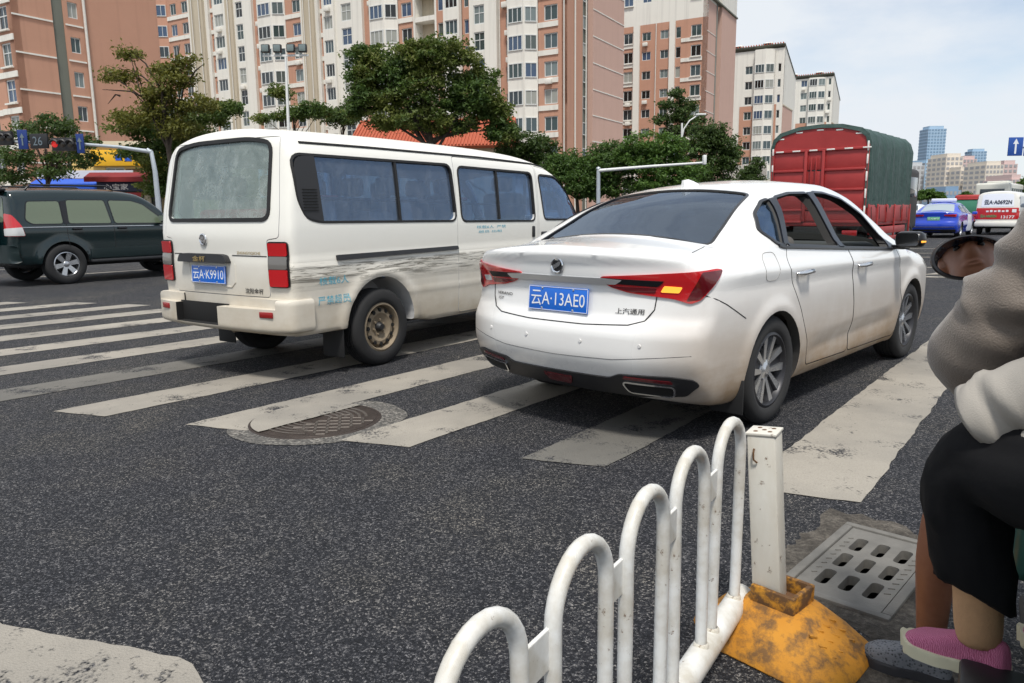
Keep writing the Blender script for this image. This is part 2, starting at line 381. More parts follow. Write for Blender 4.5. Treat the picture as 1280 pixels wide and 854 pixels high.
def sheet(name,pts,z,mat,parent=None,jit=0.,step=.06,th=None):
    P=[Vector((p[0],p[1],0)) for p in pts]
    if jit:
        Q=[]
        for i in range(len(P)):
            a,b=P[i],P[(i+1)%len(P)]; k=max(1,int((b-a).length/step)); nn=Vector((-(b-a).y,(b-a).x,0)).normalized(); w_=0
            for j in range(k):
                w_=.6*w_+random.uniform(-jit,jit); Q.append(a+(b-a)*j/k+nn*(w_ if 0<j<k-1 else 0))
        P=Q
    mb=MB()
    if th: 
        n=len(P); mb.add(([(p.x,p.y,z) for p in P]+[(p.x,p.y,z-th) for p in P],[tuple(range(n))]+[(i,i+n,(i+1)%n+n,(i+1)%n) for i in range(n)]))
    else: mb.add(([(p.x,p.y,z) for p in P],[tuple(range(len(P)))]))
    me=mesh_of(mb); bm=bmesh.new(); bm.from_mesh(me); bmesh.ops.triangulate(bm,faces=bm.faces[:]); bm.to_mesh(bm_me:=me); bm.free()
    if me.polygons and me.polygons[0].normal.z<0: me.flip_normals()
    return part(name,me,mat,parent,ang=0)
E_=Vector((1.03,-.36,0)); NL7=Vector((.04,3.74,0)); estep=E_.normalized()
STR={}
for k in range(-5,9):
    a=R(37.3+.48*(8-k)); d=Vector((math.sin(a),math.cos(a),0)); nl=NL7+E_*(k-7); nr=nl+estep*.445
    Ln=5.05+.03*(8-k)
    if k<-3: Ln-=.25
    p=[nl,nr,nr+d*Ln,nl+d*Ln]; STR[k]=p
    if k==8: p=[G(938,598),G(946,612),G(1076,629),G(1187,482),G(1222,434),G(1168,421),G(1138,443)]
    worn_shaded=k in (3,7)  # van-side stripe is worn; sedan-side stripe has the car's shade painted in
    structure(sheet('crosswalk_stripe',p,.004,'road_paint_worn_shaded' if worn_shaded else 'road_paint',jit=.006))
# stop line near the camera and its broken right end
dn=Vector((-.35,-.937,0)); q0=Vector((-.93,1.96,0)); ql=q0-estep*6
structure(sheet('stop_line',[q0+dn*.0,ql,ql+dn*.42,q0+dn*.42+estep*.16,q0+dn*.1+estep*.16],.004,'road_paint',jit=.012))
# transverse bars and an arrow further up the lanes, dashes by the far lanes
for (px,py,wd) in ((1160,311,.22),(1160,317,.2),(1160,322,.2),(1160,335,.24),(1160,347,.26)):
    c=G(px,py); structure(sheet('road_bar',[c-estep*3.2,c+estep*3.0,c+estep*3.0+RD*wd,c-estep*3.2+RD*wd],.004,'road_paint',jit=.008,step=.2))
c=G(1152,344); structure(sheet('lane_arrow',[c,c+RD*.9+RN*.2,c+RD*1.5+RN*.45,c+RD*1.6+RN*.75,c+RD*.8+RN*.8,c+RD*.4+RN*.4],.008,'road_paint',jit=.01))
for n_ in (-8.35,-11.9,-18.5,-22):
    for i in range(8):
        tt=11.5+i*7.5 if n_>-15 else 6+i*7.5
        structure(sheet('lane_dash',[road_pt(n_,tt),road_pt(n_+.15,tt),road_pt(n_+.15,tt+3),road_pt(n_,tt+3)],.004,'road_paint',jit=.006,step=.3))
#structure(sheet('lane_line',[road_pt(-1.9,9),road_pt(-1.75,9),road_pt(-1.75,140),road_pt(-1.9,140)],.004,'road_paint'))
structure(sheet('lane_line',[road_pt(-29,2),road_pt(-28.85,2),road_pt(-28.85,140),road_pt(-29,140)],.004,'road_paint'))
# worn resurfacing patch beside the white car
structure(sheet('road_patch',[G(1000,470),G(985,560),G(1110,470),G(1150,420),G(1120,405)],.002,'asphalt',jit=.02))
# far pavement with kerb, on both sides
def slab(name,n0,n1,t0,t1,h=.13):
    mb=MB(); c=[road_pt(n0,t0),road_pt(n1,t0),road_pt(n1,t1),road_pt(n0,t1)]
    mb.add(([(p.x,p.y,h) for p in c]+[(p.x,p.y,-.05) for p in c],[(0,1,2,3),(0,4,5,1),(1,5,6,2),(2,6,7,3),(3,7,4,0)])); me=mesh_of(mb); fixn(me); return structure(part(name,me,'pavement',ang=0))
slab('pavement',-160,-33.5,-40,420); slab('pavement',4.5,60,-30,420)
for n_ in (-33.5,4.5):
    s_=1 if n_<0 else -1; mb=MB()
    for i in range(60):
        t0=-20+i*3; p=[road_pt(n_,t0+.01),road_pt(n_+.16*s_,t0+.01),road_pt(n_+.16*s_,t0+2.98),road_pt(n_,t0+2.98)]
        mb.add(([(q.x,q.y,.15) for q in p]+[(q.x,q.y,-.05) for q in p],[(0,1,2,3),(0,4,5,1),(1,5,6,2),(2,6,7,3),(3,7,4,0)]))
    me=mesh_of(mb); fixn(me); structure(part('kerb',me,'kerb',ang=0))
# ------------------------------------------------------------------ manhole
mc=(G(317,528)+G(472,522)+G(395,506)+G(395,550))/4
t=NT('cast_iron'); vec=t.coord(); t.set(col=t.mix(t.noise(14,6,.7,vec),(.018,.013,.011),(.075,.055,.045)),rough=.55,metal=.35); t.bump(t.noise(120,4,.6,vec),.3,.003)
ring=[(mc.x+.54*math.cos(a)*(1+.06*math.sin(3*a)+.03*math.sin(7*a+1)),mc.y+.54*math.sin(a)*(1+.05*math.cos(2*a))) for a in [2*math.pi*i/48 for i in range(48)]]
t=NT('concrete_collar'); vec=t.coord(); v1=t.n('ShaderNodeTexVoronoi',{'Scale':80.,'Vector':vec})
t.set(col=t.mix(t.ramp(t.noise(7,6,.7,vec),[(.35,0),(.6,.6)]),t.ramp(t.sep(v1.outputs['Color'])[0],[(.1,(.04,.038,.035)),(.6,(.13,.12,.105)),(1,(.30,.28,.25))]),(.07,.068,.066)),rough=.9); t.bump(v1.outputs['Distance'],.5,.008)
structure(sheet('concrete_collar',ring,.003,'concrete_collar',jit=.012))
root=thing('manhole_cover','round dark cast iron manhole cover, its far half under crosswalk paint','manhole cover',(mc.x,mc.y,0),R(39.7-90)); root.scale=(1,1,.55)
MR=.40
mb=MB(); mb.add(lathe([(0,.012),(MR-.03,.012),(MR-.028,.007),(MR-.018,.007),(MR-.016,.014),(MR,.012),(MR+.01,.0)],64,'z'))
part('cover_plate',mb,'cast_iron',root,ang=30)
mb=MB()
for k in range(6):      # concentric ribs at both ends, bars in the middle
    r=.10+.042*k
    for s_ in (0,1):
        a0=(-.75 if s_==0 else math.pi-.75); pts=[(r*math.cos(a0+1.5*i/14),r*math.sin(a0+1.5*i/14),.0135) for i in range(15)]
        mb.add(tube(pts,.009,5))
for i in range(-4,5):
    for j in (-1,1):
        for q in range(5):
            x=i*.045; y=j*(.07+q*.055)
            if abs(x)<.2 and math.hypot(x,y)<MR-.05:
                dx=.018 if (q+i)%2 else -.018
                mb.add(tube([(x-dx,y-.02,.0135),(x+dx,y+.02,.0135)],.009,5))
M('cast_iron_worn',(.115,.098,.085),.5,metal=.4,var=.3,vs_=20); part('raised_tread',mb,'cast_iron_worn',root,ang=40)
# painted half: the stripe's edge runs across the cover
p5=STR[5]; Mi=root.matrix_basis.inverted() if False else (Matrix.Translation((mc.x,mc.y,0))@Matrix.Rotation(-R(39.7-90),4,'Z')).inverted()
la,lb=Mi@p5[1],Mi@p5[2]; nn=Vector((-(lb-la).y,(lb-la).x,0)).normalized(); dd=(lb-la).normalized(); h0=(Vector((0,0,0))-la).dot(nn)
cut=-h0; pts=[]
pts=[(dd*(MR-.012)*math.cos(a)+nn*(MR-.012)*math.sin(a)) for a in [math.pi*2*i/72 for i in range(72)]]
pts=[p for p in pts if p.dot(nn)>.03]; pts.sort(key=lambda p:math.atan2(p.dot(nn)-.03,p.dot(dd)))
o=sheet('paint_patch',[(p.x,p.y) for p in pts],.0245,'road_paint',root,jit=.006,step=.05)
# ------------------------------------------------------------------ storm drain
M('drain_cast',(.15,.143,.13),.75,metal=.05,var=.5,vs_=11,bump=.25,bs=120)
ang=math.atan2(ge.x,ge.y)
root=thing('storm_drain','square grey storm drain grate with nine slots beside the yellow railing foot','drain grate',(gc.x,gc.y,0),0); root.rotation_euler=(0,0,math.atan2(ge.y,ge.x))
mb=MB()
fw=.032
for a in (-1,1):
    mb.add(rbox((0,a*(GL/2-fw/2),.004),(GW,fw,.03),.005)); mb.add(rbox((a*(GW/2-fw/2),0,.004),(fw,GL-2*fw-.002,.03),.005))
part('frame',mb,'drain_cast',root)
# grate plate with 3 x 3 real slots
iw,il=GW-2*fw-.008,GL-2*fw-.008
gp=vf_mesh(*bx(-iw/2,iw/2,-il/2,il/2,-.023,.012)); fixn(gp)
for i in range(3):
    for j in range(3):
        cx,cy=(-iw/2)+iw*(.24+.27*i),-il/2+il*(.22+.27*j)
        c=vf_mesh(*prism(rpoly(rect(cx-.021,cx+.021,cy-.062,cy+.062),.019,4),-.1,.1,lambda u,w_,t_:(u,w_,t_))); fixn(c); gp=boolean(gp,c)
part('grate',gp,'drain_cast',root,ang=30)
mb=MB()
for q in range(9):
    y=-.17+q*.045; mb.add(tube([(iw/2-.03,y,.013),(iw/2-.012,y+.012,.013)],.003,4)); mb.add(tube([(-iw/2+.02,y,.013),(-iw/2+.035,y+.012,.013)],.003,4))
part('raised_marks',mb,'drain_cast',root)['kind']='stuff'
mb=MB(); mb.add(bx(-GW/2+.02,GW/2-.02,-GL/2+.02,GL/2-.02,-.6,-.05)); me=mesh_of(mb)
bm=bmesh.new(); bm.from_mesh(me); bm.faces.ensure_lookup_table(); bm.faces.remove(max(bm.faces,key=lambda f:f.calc_center_median().z)); bm.to_mesh(me); bm.free(); part('pit',me,'pit_black',root,ang=0)
# broken concrete round the drain
def ringsheet(name,cx,ax,ay,w0,l0,wo,lo,z,mat):
    mb=MB(); N=56; v=[];f=[]
    for i in range(N):
        a=2*math.pi*i/N; c,s=math.cos(a),math.sin(a); m=max(abs(c)/(w0/2),abs(s)/(l0/2)); m2=max(abs(c)/(wo/2),abs(s)/(lo/2))
        pi=cx+ax*(c/m)+ay*(s/m); k=1+random.uniform(-.10,.12); po=cx+(ax*(c/m2)+ay*(s/m2))*k; pm=pi*.5+po*.5
        v+=[(pi.x,pi.y,z+.004),(pm.x,pm.y,z+random.uniform(.001,.008)),(po.x,po.y,z-.006)]
    for i in range(N):
        a=3*i;b=3*((i+1)%N); f+=[(a,b,b+1,a+1),(a+1,b+1,b+2,a+2)]
    mb.add((v,f)); me=mesh_of(mb); fixn(me); return structure(part(name,me,mat,ang=180))
ringsheet('broken_concrete',gc,ge,gf,GW,GL,GW+.20,GL+.26,.004,'concrete_rough')
structure(sheet('dirt_patch',[G(975,800),G(1010,770),G(1090,800),G(1140,800),G(1210,850),G(1200,930),G(1040,930)],.0025,'concrete_rough',jit=.02))
# ================================================================== VEHICLES: shared
def paint(name,col,rough=.28,coat=.6,dirt=None,dz=(.2,.75),dcol=(.26,.18,.10),metal=0.):
    t=NT(name); c=col
    if dirt:
        vec=t.coord(); z=t.sep(vec)[2]; nz=t.noise(5,6,.65,vec); nz2=t.noise(2,5,.6,t.coord((1,.35,2.2)))
        g=t.n('ShaderNodeMapRange',{0:z,1:dz[0],2:dz[1],3:1.,4:0.}).outputs[0]
        k=t.math('MULTIPLY',t.math('POWER',g,.8),t.ramp(t.math('MULTIPLY_ADD',nz2,.6,t.math('MULTIPLY',nz,.4)),[(.3,.7*dirt),(.55,1.0*dirt)]))
        sm_=t.n('ShaderNodeMapRange',{0:t.math('ABSOLUTE',t.sep(vec)[0]),1:.5,2:.86,3:.15,4:1.}).outputs[0]; k=t.math('MULTIPLY',k,sm_)
        c=t.mix(k,col,dcol); t.set(rough=t.math('MULTIPLY_ADD',k,.5,rough))
        t.set(coat=t.math('MULTIPLY_ADD',k,-coat,coat))
    else: t.set(rough=rough,coat=coat)
    t.set(col=c,metal=metal); t.b.inputs['Coat Roughness'].default_value=.06; return t.m
M('tyre',(.018,.018,.019),.85,var=.3,vs_=20,bump=.15,bs=80)
M('black_plastic',(.018,.018,.02),.5,var=.2,vs_=12)
M('gloss_black',(.007,.007,.009),.28)
M('rubber',(.012,.012,.013),.7)
M('chrome',(.72,.73,.75),.12,metal=1)
M('alloy',(.55,.56,.58),.28,metal=.9,var=.1)
M('dark_alloy',(.035,.035,.04),.4,metal=.4)
M('interior',(.05,.048,.046),.8)
M('seat_cloth',(.09,.085,.08),.9)
M('lamp_red',(.50,.010,.014),.10,coat=.8,spec=.6)
M('lamp_dark_red',(.10,.004,.008),.12,coat=.8)
M('lamp_clear',(.55,.56,.56),.08,coat=.6); M('lamp_grey',(.16,.15,.14),.12,coat=.6); M('bar_chrome',(.80,.81,.82),.32,metal=.85)
M('reflector_red',(.28,.012,.012),.25)
M('plate_blue',(.010,.14,.62),.35,var=.08); M('plate_white',(.82,.84,.86),.4); M('plate_green',(.03,.38,.16),.4)
t=NT('amber_lit'); t.set(col=(.9,.4,.04)); t.b.inputs['Emission Color'].default_value=(1,.42,.05,1); t.b.inputs['Emission Strength'].default_value=.55
M('steel_rust',(.25,.20,.14),.75,metal=.2,var=.45,vs_=9,bump=.2,bs=50)
def ringpts(r,n,x=0,a0=0): return [(x,r*math.cos(a0+2*math.pi*i/n),r*math.sin(a0+2*math.pi*i/n)) for i in range(n)]
def tyre_mesh(r,rr,wd):
    h=wd/2; pr=[(rr,-h*.82),(rr+.012,-h*.96),(rr+.35*(r-rr),-h*1.02),(rr+.75*(r-rr),-h*.98),(r-.014,-h*.86),(r,-h*.68)]
    for k in (-.42,-.14,.14,.42):
        pr+=[(r,h*(k-.05)),(r-.008,h*(k-.035)),(r-.008,h*(k+.035)),(r,h*(k+.05))]
    pr+=[(r,h*.68),(r-.014,h*.86),(rr+.75*(r-rr),h*.98),(rr+.35*(r-rr),h*1.02),(rr+.012,h*.96),(rr,h*.82)]
    return lathe(pr,56,'x')
def wheel(parent,loc,side,r,rr,wd,style):
    """side=+1: outer face towards +x"""
    e=part('wheel',MB().add(tyre_mesh(r,rr,wd)),'tyre',parent,ang=50,loc=loc); 
    S=side; h=wd/2
    mb=MB(); mb.add(lathe([(rr+.004,S*h*.86),(rr-.012,S*h*.92),(rr-.022,S*h*.80),(rr-.03,S*.0),(rr-.03,-S*h*.8)],56,'x'))
    if style=='sedan':
        part('rim',mb,'dark_alloy',e,ang=40)
        mb=MB(); mb.add(lathe([(0,S*(h*.10)),(.22*rr,S*h*.10),(rr-.03,S*h*.02)],40,'x')); part('brake_disc',mb,'dark_alloy',e)
        for k in range(5):
            a=2*math.pi*k/5+.25
            sp=MB(); dk=MB()
            def P(rad,off,x): 
                return (x,rad*math.cos(a)-off*math.sin(a),rad*math.sin(a)+off*math.cos(a))
            for s2 in (-1,1):
                # twin bright blades spreading to the rim
                q=[P(.045,s2*.012,S*h*.62),P(.045,s2*.036,S*h*.62),P(rr-.012,s2*.088,S*h*.80),P(rr-.012,s2*.040,S*h*.80)]
                q2=[(p[0]-S*.03,p[1],p[2]) for p in q]; sp.add((q+q2,[(0,1,2,3),(7,6,5,4),(0,4,5,1),(1,5,6,2),(2,6,7,3),(3,7,4,0)]))
            q=[P(.05,-.012,S*h*.5),P(.05,.012,S*h*.5),P(rr-.02,.04,S*h*.6),P(rr-.02,-.04,S*h*.6)]
            q2=[(p[0]-S*.02,p[1],p[2]) for p in q]; dk.add((q+q2,[(0,1,2,3),(7,6,5,4),(0,4,5,1),(1,5,6,2),(2,6,7,3),(3,7,4,0)]))
            part('spoke',fixn(mesh_of(sp)),'alloy',e,ang=30); part('spoke_web',fixn(mesh_of(dk)),'dark_alloy',e,ang=30)
        part('hub_cap',MB().add(lathe([(0,S*h*.72),(.028,S*h*.72),(.034,S*h*.66),(.06,S*h*.6),(.065,S*h*.45)],24,'x')),'alloy',e)
    elif style=='steel':
        me=mesh_of(MB().add(lathe([(rr-.028,S*h*.30),(rr-.05,S*h*.48),(.15,S*h*.62),(.12,S*h*.66),(.085,S*h*.40),(.0,S*h*.40),(.0,S*h*.28),(.085,S*h*.28),(.12,S*h*.5),(.15,S*h*.48),(rr-.05,S*h*.34),(rr-.028,S*h*.2)],60,'x')))
        part('rim',mb,'steel_rust',e,ang=40)
        part('rim_disc',me,'steel_rust',e,ang=40)
        for k in range(12):
            a=2*math.pi*k/12; c=(S*h*.665,.146*math.cos(a),.146*math.sin(a))
            part('vent_hole',MB().add(lathe([(0,0),(.017,0),(.017,-.02*S)],12,'x'),0,Matrix.Translation(Vector(c)+Vector((S*.004,0,0)))),'pit_black',e)
        for k in range(6):
            a=2*math.pi*k/6+.3; part('wheel_nut',MB().add(cyl((S*h*.40,.062*math.cos(a),.062*math.sin(a)),(S*h*.56,.062*math.cos(a),.062*math.sin(a)),.011,n=6)),'steel_rust',e,ang=0)
        part('hub_cap',MB().add(lathe([(0,S*h*.85),(.025,S*h*.85),(.036,S*h*.7),(.042,S*h*.4)],20,'x')),'black_plastic',e)
    else:
        part('rim',mb,'alloy',e,ang=40)
        part('brake_disc',MB().add(lathe([(0,S*h*.10),(rr-.03,S*h*.02)],32,'x')),'black_plastic',e)
        for k in range(style):
            a=2*math.pi*k/style+.2; wv=.036 if style==6 else .03
            q=[(S*h*.72,.05*math.cos(a)-o_*math.sin(a),.05*math.sin(a)+o_*math.cos(a)) for o_ in (-wv,wv)]+[(S*h*.82,(rr-.015)*math.cos(a)-o_*math.sin(a),(rr-.015)*math.sin(a)+o_*math.cos(a)) for o_ in (wv*1.35,-wv*1.35)]
            q2=[(p[0]-S*.03,p[1],p[2]) for p in q]; part('spoke',fixn(mesh_of(MB().add((q+q2,[(0,1,2,3),(7,6,5,4),(0,4,5,1),(1,5,6,2),(2,6,7,3),(3,7,4,0)])))),'alloy',e,ang=30)
        part('hub_cap',MB().add(lathe([(0,S*h*.8),(.04,S*h*.8),(.06,S*h*.72),(.075,S*h*.5)],24,'x')),'alloy',e)
    return e
def copy_wheel(src,loc,rotz=0):
    e=put(src.copy()); e.location=loc; e.rotation_euler=(random.uniform(0,6),0,rotz) if rotz==0 else (0,0,rotz)
    for c in src.children:
        d=put(c.copy()); d.parent=e
    return e
def four_wheels(root,r,rr,wd,style,yr,yf,x):
    a=wheel(root,(x,yr,r),1,r,rr,wd,style); copy_wheel(a,(x,yf,r)); b=wheel(root,(-x,yr,r),-1,r,rr,wd,style); copy_wheel(b,(-x,yf,r)); return a
def arch_cut(me,yr,yf,zc,r,x0,x1):
    for y in (yr,yf):
        for s_ in (-1,1):
            c=vf_mesh(*cyl((s_*x0,y,zc),(s_*x1,y,zc),r,n=40)); fixn(c); setmi(dummy_slots(c),1); me=boolean(me,c)
    return me
def side_prism(poly,x0,x1):
    me=vf_mesh(*prism(poly,x0,x1,lambda u,w_,t_:(t_,u,w_))); fixn(me); return me
def end_prism(poly,y0,y1):
    me=vf_mesh(*prism(poly,y0,y1,lambda u,w_,t_:(u,t_,w_))); fixn(me); return me
def offset_poly(poly,d):
    c=[Vector(p) for p in poly]; n=len(c); A=sum(c[i].x*c[(i+1)%n].y-c[(i+1)%n].x*c[i].y for i in range(n)); s_=1 if A>0 else -1; out=[]
    for i in range(n):
        a=(c[i]-c[i-1]); b=(c[(i+1)%n]-c[i])
        if a.length<1e-7 or b.length<1e-7: continue
        a.normalize(); b.normalize(); na=Vector((a.y,-a.x))*s_; nb=Vector((b.y,-b.x))*s_; m=(na+nb)
        if m.length<1e-4: m=na
        m.normalize(); out.append(tuple(c[i]+m*d/max(.35,m.dot(na))))
    return out
def frame_patch(F,poly,view,wd,off=.006,thick=.02,n=8):
    """rubber seal round an opening: a closed strip following the surface"""
    P=densify(poly,.05,True); a=onsurf(F,P,view,0.); m=len(a); nrm=grad(F,a)
    u_,v_=np.array(VIEW[view][0]),np.array(VIEW[view][1]); pa=np.array(P); tg=np.roll(pa,-1,0)-np.roll(pa,1,0); A_=np.sum(pa[:,0]*np.roll(pa[:,1],-1)-np.roll(pa[:,0],-1)*pa[:,1]); n2=np.stack([tg[:,1],-tg[:,0]],1)*np.sign(A_); n2/=np.maximum(1e-9,np.linalg.norm(n2,axis=1))[:,None]
    d3=n2[:,:1]*u_+n2[:,1:]*v_; d3=d3-nrm*(d3*nrm).sum(1)[:,None]; d3/=np.maximum(1e-9,np.linalg.norm(d3,axis=1))[:,None]; b=a+d3*wd
    for _ in range(6): b=b-grad(F,b)*F(b[:,0],b[:,1],b[:,2])[:,None]
    nb=grad(F,b); a2=a+nrm*(off-thick); b2=b+nb*(off-thick); a=a+nrm*off; b=b+nb*off; v=np.vstack([a,b,b2,a2]); f=[]
    for i in range(m):
        j=(i+1)%m
        for k in range(4): l=(k+1)%4; f.append((k*m+i,k*m+j,l*m+j,l*m+i))
    me=vf_mesh(v,f); fixn(me); return me
def plate(root,F,cx,cz,text,bg,fg,wd=.44,ht=.14,tilt=0.):
    y=onsurf(F,[(cx,cz)],'rear',.012)[0][1]
    e=part('number_plate',MB().add(rbox((0,0,0),(wd,.008,ht),.003)),bg,root,loc=(cx,y-.004,cz),rot=(tilt,0,0))
    tm=text_fit(text,wd*.9,ht*.62); tm.transform(Matrix.Rotation(R(90),4,'X')); tm.transform(Matrix.Translation((0,-.0055,0))); part('plate_text',tm,fg,e,ang=0)
    fr=MB()
    for (c,s_) in (((0,-.0048,ht/2-.004),(wd-.008,.002,.003)),((0,-.0048,-ht/2+.004),(wd-.008,.002,.003)),((wd/2-.004,-.0048,0),(.003,.002,ht-.013)),((-wd/2+.004,-.0048,0),(.003,.002,ht-.013))): fr.add(box(c,s_))
    part('plate_border',fr,fg,e,ang=0)
    for sx in (-1,1):
        for sz in (-1,1): part('screw',MB().add(lathe([(0,-.003),(.006,-.002),(.007,0)],10,'y'),0,Matrix.Translation((sx*wd*.26,-.005,sz*(ht/2-.013)))),'chrome',e)
    return e
def car_root(name,label,cat,x,y,h,group=None): return thing(name,label,cat,(x,y,0),h,group)
def seat(parent,x,y,z,wd=.5,mat='seat_cloth',back=.6,tilt=.25):
    s_=part('seat',MB().add(rbox((0,.22,-.02),(wd,.5,.2),.06,3)),mat,parent,loc=(x,y,z))
    part('backrest',MB().add(rbox((0,0,back/2),(wd,.16,back),.06,3),0,Matrix.Translation((0,-.06,.02))@Matrix.Rotation(tilt,4,'X')),mat,s_)
    part('headrest',MB().add(rbox((0,0,0),(.26,.1,.17),.045,3),0,Matrix.Translation((0,-.06-math.sin(tilt)*(back+.1),.02+(back+.1)*math.cos(tilt)))),mat,s_)
    return s_
# ================================================================== WHITE SEDAN
paint('sedan_paint',(.84,.84,.83),.22,.8,dirt=1.,dz=(.22,.90),dcol=(.24,.145,.06))
glass('sedan_glass',(.34,.38,.42),.20,gcol=(.46,.53,.63)); glass('sedan_side_glass',(.60,.68,.76),.12,gcol=(.5,.65,.85)); glass('clear_glass',(.86,.9,.9),.03)
sT=hcurve([-.1,.04,.12,.3,.55,.8,1.1,1.4,1.7,2.15,2.55,2.85,3.15,3.6,3.95,4.3,4.5,4.62],[1.03,1.072,1.082,1.095,1.115,1.205,1.33,1.412,1.458,1.484,1.478,1.43,1.28,1.035,.985,.90,.80,.66])
sW=hcurve([-.1,.0,.15,.35,.7,1.1,2.2,3.3,3.8,4.2,4.5,4.65],[.74,.78,.835,.868,.888,.893,.897,.893,.886,.85,.77,.66])
sZ=hcurve([.1,.17,.24,.34,.46,.58,.72,.84,.92,1.0,1.06],[-.16,-.10,-.045,-.018,-.004,-.001,0,-.006,-.010,-.028,-.048])
sYr=hcurve([.1,.2,.28,.36,.5,.6,.66,.72,.84,.92,.98,1.04,1.12],[.30,.20,.11,.05,.0,.004,.03,.062,.075,.06,.055,.03,.05])
sYf=hcurve([.1,.25,.4,.55,.7,.85,1.0],[4.40,4.56,4.60,4.605,4.58,4.45,4.2])
def F_sedan(x,y,z):
    ax=np.abs(x)
    belt=1.06-.05*(y-1.04)*(1)
    belt=np.clip(belt,.9,1.1)
    S=sW(y)+sZ(np.minimum(z,1.06))-np.maximum(z-belt,0)*.62-.35*np.maximum(z-1.22,0)**2
    # shoulder crease and rocker groove
    S=S+.016*np.maximum(0,1-np.abs(z-(.925-.018*(y-.6)))/.075)*np.clip((y-.25)/.3,0,1)*np.clip((3.9-y)/.5,0,1)-.022*np.maximum(0,1-np.abs(z-(.385+.02*(y-2.3)))/.11)*np.clip((y-1.45)/.25,0,1)*np.clip((3.25-y)/.25,0,1)
    for yc in (.985,3.645):
        r=np.sqrt((y-yc)**2+(z-.33)**2); S=S+.014*np.exp(-((r-.37)/.05)**2)
    T=sT(y)-.055*(ax/.6)**2*np.where(y>.6,1,.8)
    fs=ax-S; ft=(z-T)*.85
    f=smax(fs,ft,.10)
    fr=(sYr(z)+.20*(ax/.85)**2.6-y)*.9; ff=(y-sYf(z)+.30*(ax/.85)**2.4)*.9
    f=smax(f,fr,.05); f=smax(f,ff,.10)
    zb=.185+.085*np.clip((.55-y)/.5,0,1)
    f=smax(f,zb-z,.03); return f
body=raymesh(F_sedan,((-1.2,-.3,.05),(1.2,4.9,1.75)),((-.45,.5,.38),(.45,4.1,.68)),(52,150,56))
fixn(body); dummy_slots(body); setmi(body,0)
body=arch_cut(body,.985,3.645,.325,.358,.55,1.1)
# cabin
def F_cab(x,y,z): return np.maximum.reduce([F_sedan(x,y,z)+.055,.62-y+0*z,y-3.75,.36-z])
cab=raymesh(F_cab,((-1,.2,.2),(1,4.2,1.6)),((-.3,1.2,.5),(.3,3.2,.8)),(20,44,20)); fixn(cab); setmi(dummy_slots(cab),1); body=boolean(body,cab)
# side windows
q_gl=rpoly([(.955,1.142),(1.04,1.085),(1.13,1.058),(1.358,1.322),(1.27,1.308),(1.08,1.238)],.025)
w_r=rpoly([(1.20,1.058),(1.965,1.015),(2.0,1.365),(1.70,1.360),(1.455,1.332)],.03)
w_f=rpoly([(2.055,1.010),(3.0,.965),(3.02,1.03),(2.86,1.212),(2.6,1.328),(2.34,1.368),(2.125,1.372)],.03)
for pl in (q_gl,w_r,w_f):
    c=side_prism(pl,-1.2,1.2); setmi(dummy_slots(c),1); body=boolean(body,c)
# rear window and windscreen
rw=[(-.63,.62),(.63,.62),(.50,1.36),(-.50,1.36)]; ws=[(-.66,3.52),(-.53,2.78),(.53,2.78),(.66,3.52)]
rwp=rpoly(rw,.06); wsp=rpoly(ws,.06)
for pl,z0,z1 in ((rwp,1.0,1.7),(wsp,.95,1.7)):
    c=vf_mesh(*prism(pl,z0,z1,lambda u,w_,t_:(u,w_,t_))); fixn(c); setmi(dummy_slots(c),1); body=boolean(body,c)
# doors
d_r=rpoly([(1.17,1.06),(1.12,.95),(1.2,.82),(1.33,.66),(1.46,.45),(1.52,.275),(2.25,.262),(2.245,.6),(2.12,1.02)],.035)
d_f=rpoly([(2.264,.262),(3.28,.245),(3.33,.5),(3.27,.8),(3.12,.985),(2.134,1.03),(2.259,.6)],.05)
SX,SY,SH=.228,4.228,R(43.22)
sedan=car_root('white_sedan','white four-door sedan with red tail lights stopped on the crosswalk','car',SX,SY,SH)
for nm,pl in (('rear_door',d_r),('front_door',d_f)):
    for sgn in (1,-1):
        c=side_prism(pl,sgn*.60,sgn*1.2); setmi(dummy_slots(c),1); dm=boolean(body.copy(),c,'INTERSECT')
        c2=side_prism(offset_poly(pl,.007),sgn*.60,sgn*1.2); setmi(dummy_slots(c2),1); body=boolean(body,c2)
        d=part(nm,reclass(dm,F_sedan),['sedan_paint','interior','interior'],sedan,ang=40)
        hy=1.32 if nm=='rear_door' else 2.36; hz=.885 if nm=='rear_door' else .872
        sd='right' if sgn>0 else 'left'
        c0=onsurf(F_sedan,[(hy-.085,hz),(hy-.06,hz+.004),(hy+.06,hz+.008),(hy+.095,hz+.004)],sd,.02)
        part('door_handle',MB().add(tube([tuple(c0[0]-np.array([sgn*.02,0,0])),tuple(c0[1]+np.array([sgn*.014,0,0])),tuple(c0[2]+np.array([sgn*.014,0,0])),tuple(c0[3]-np.array([sgn*.02,0,0]))],[.012,.017,.017,.012],10)),'chrome' if True else 'sedan_paint',d,ang=60)
part('body',reclass(body,F_sedan),['sedan_paint','interior','interior'],sedan,ang=40)
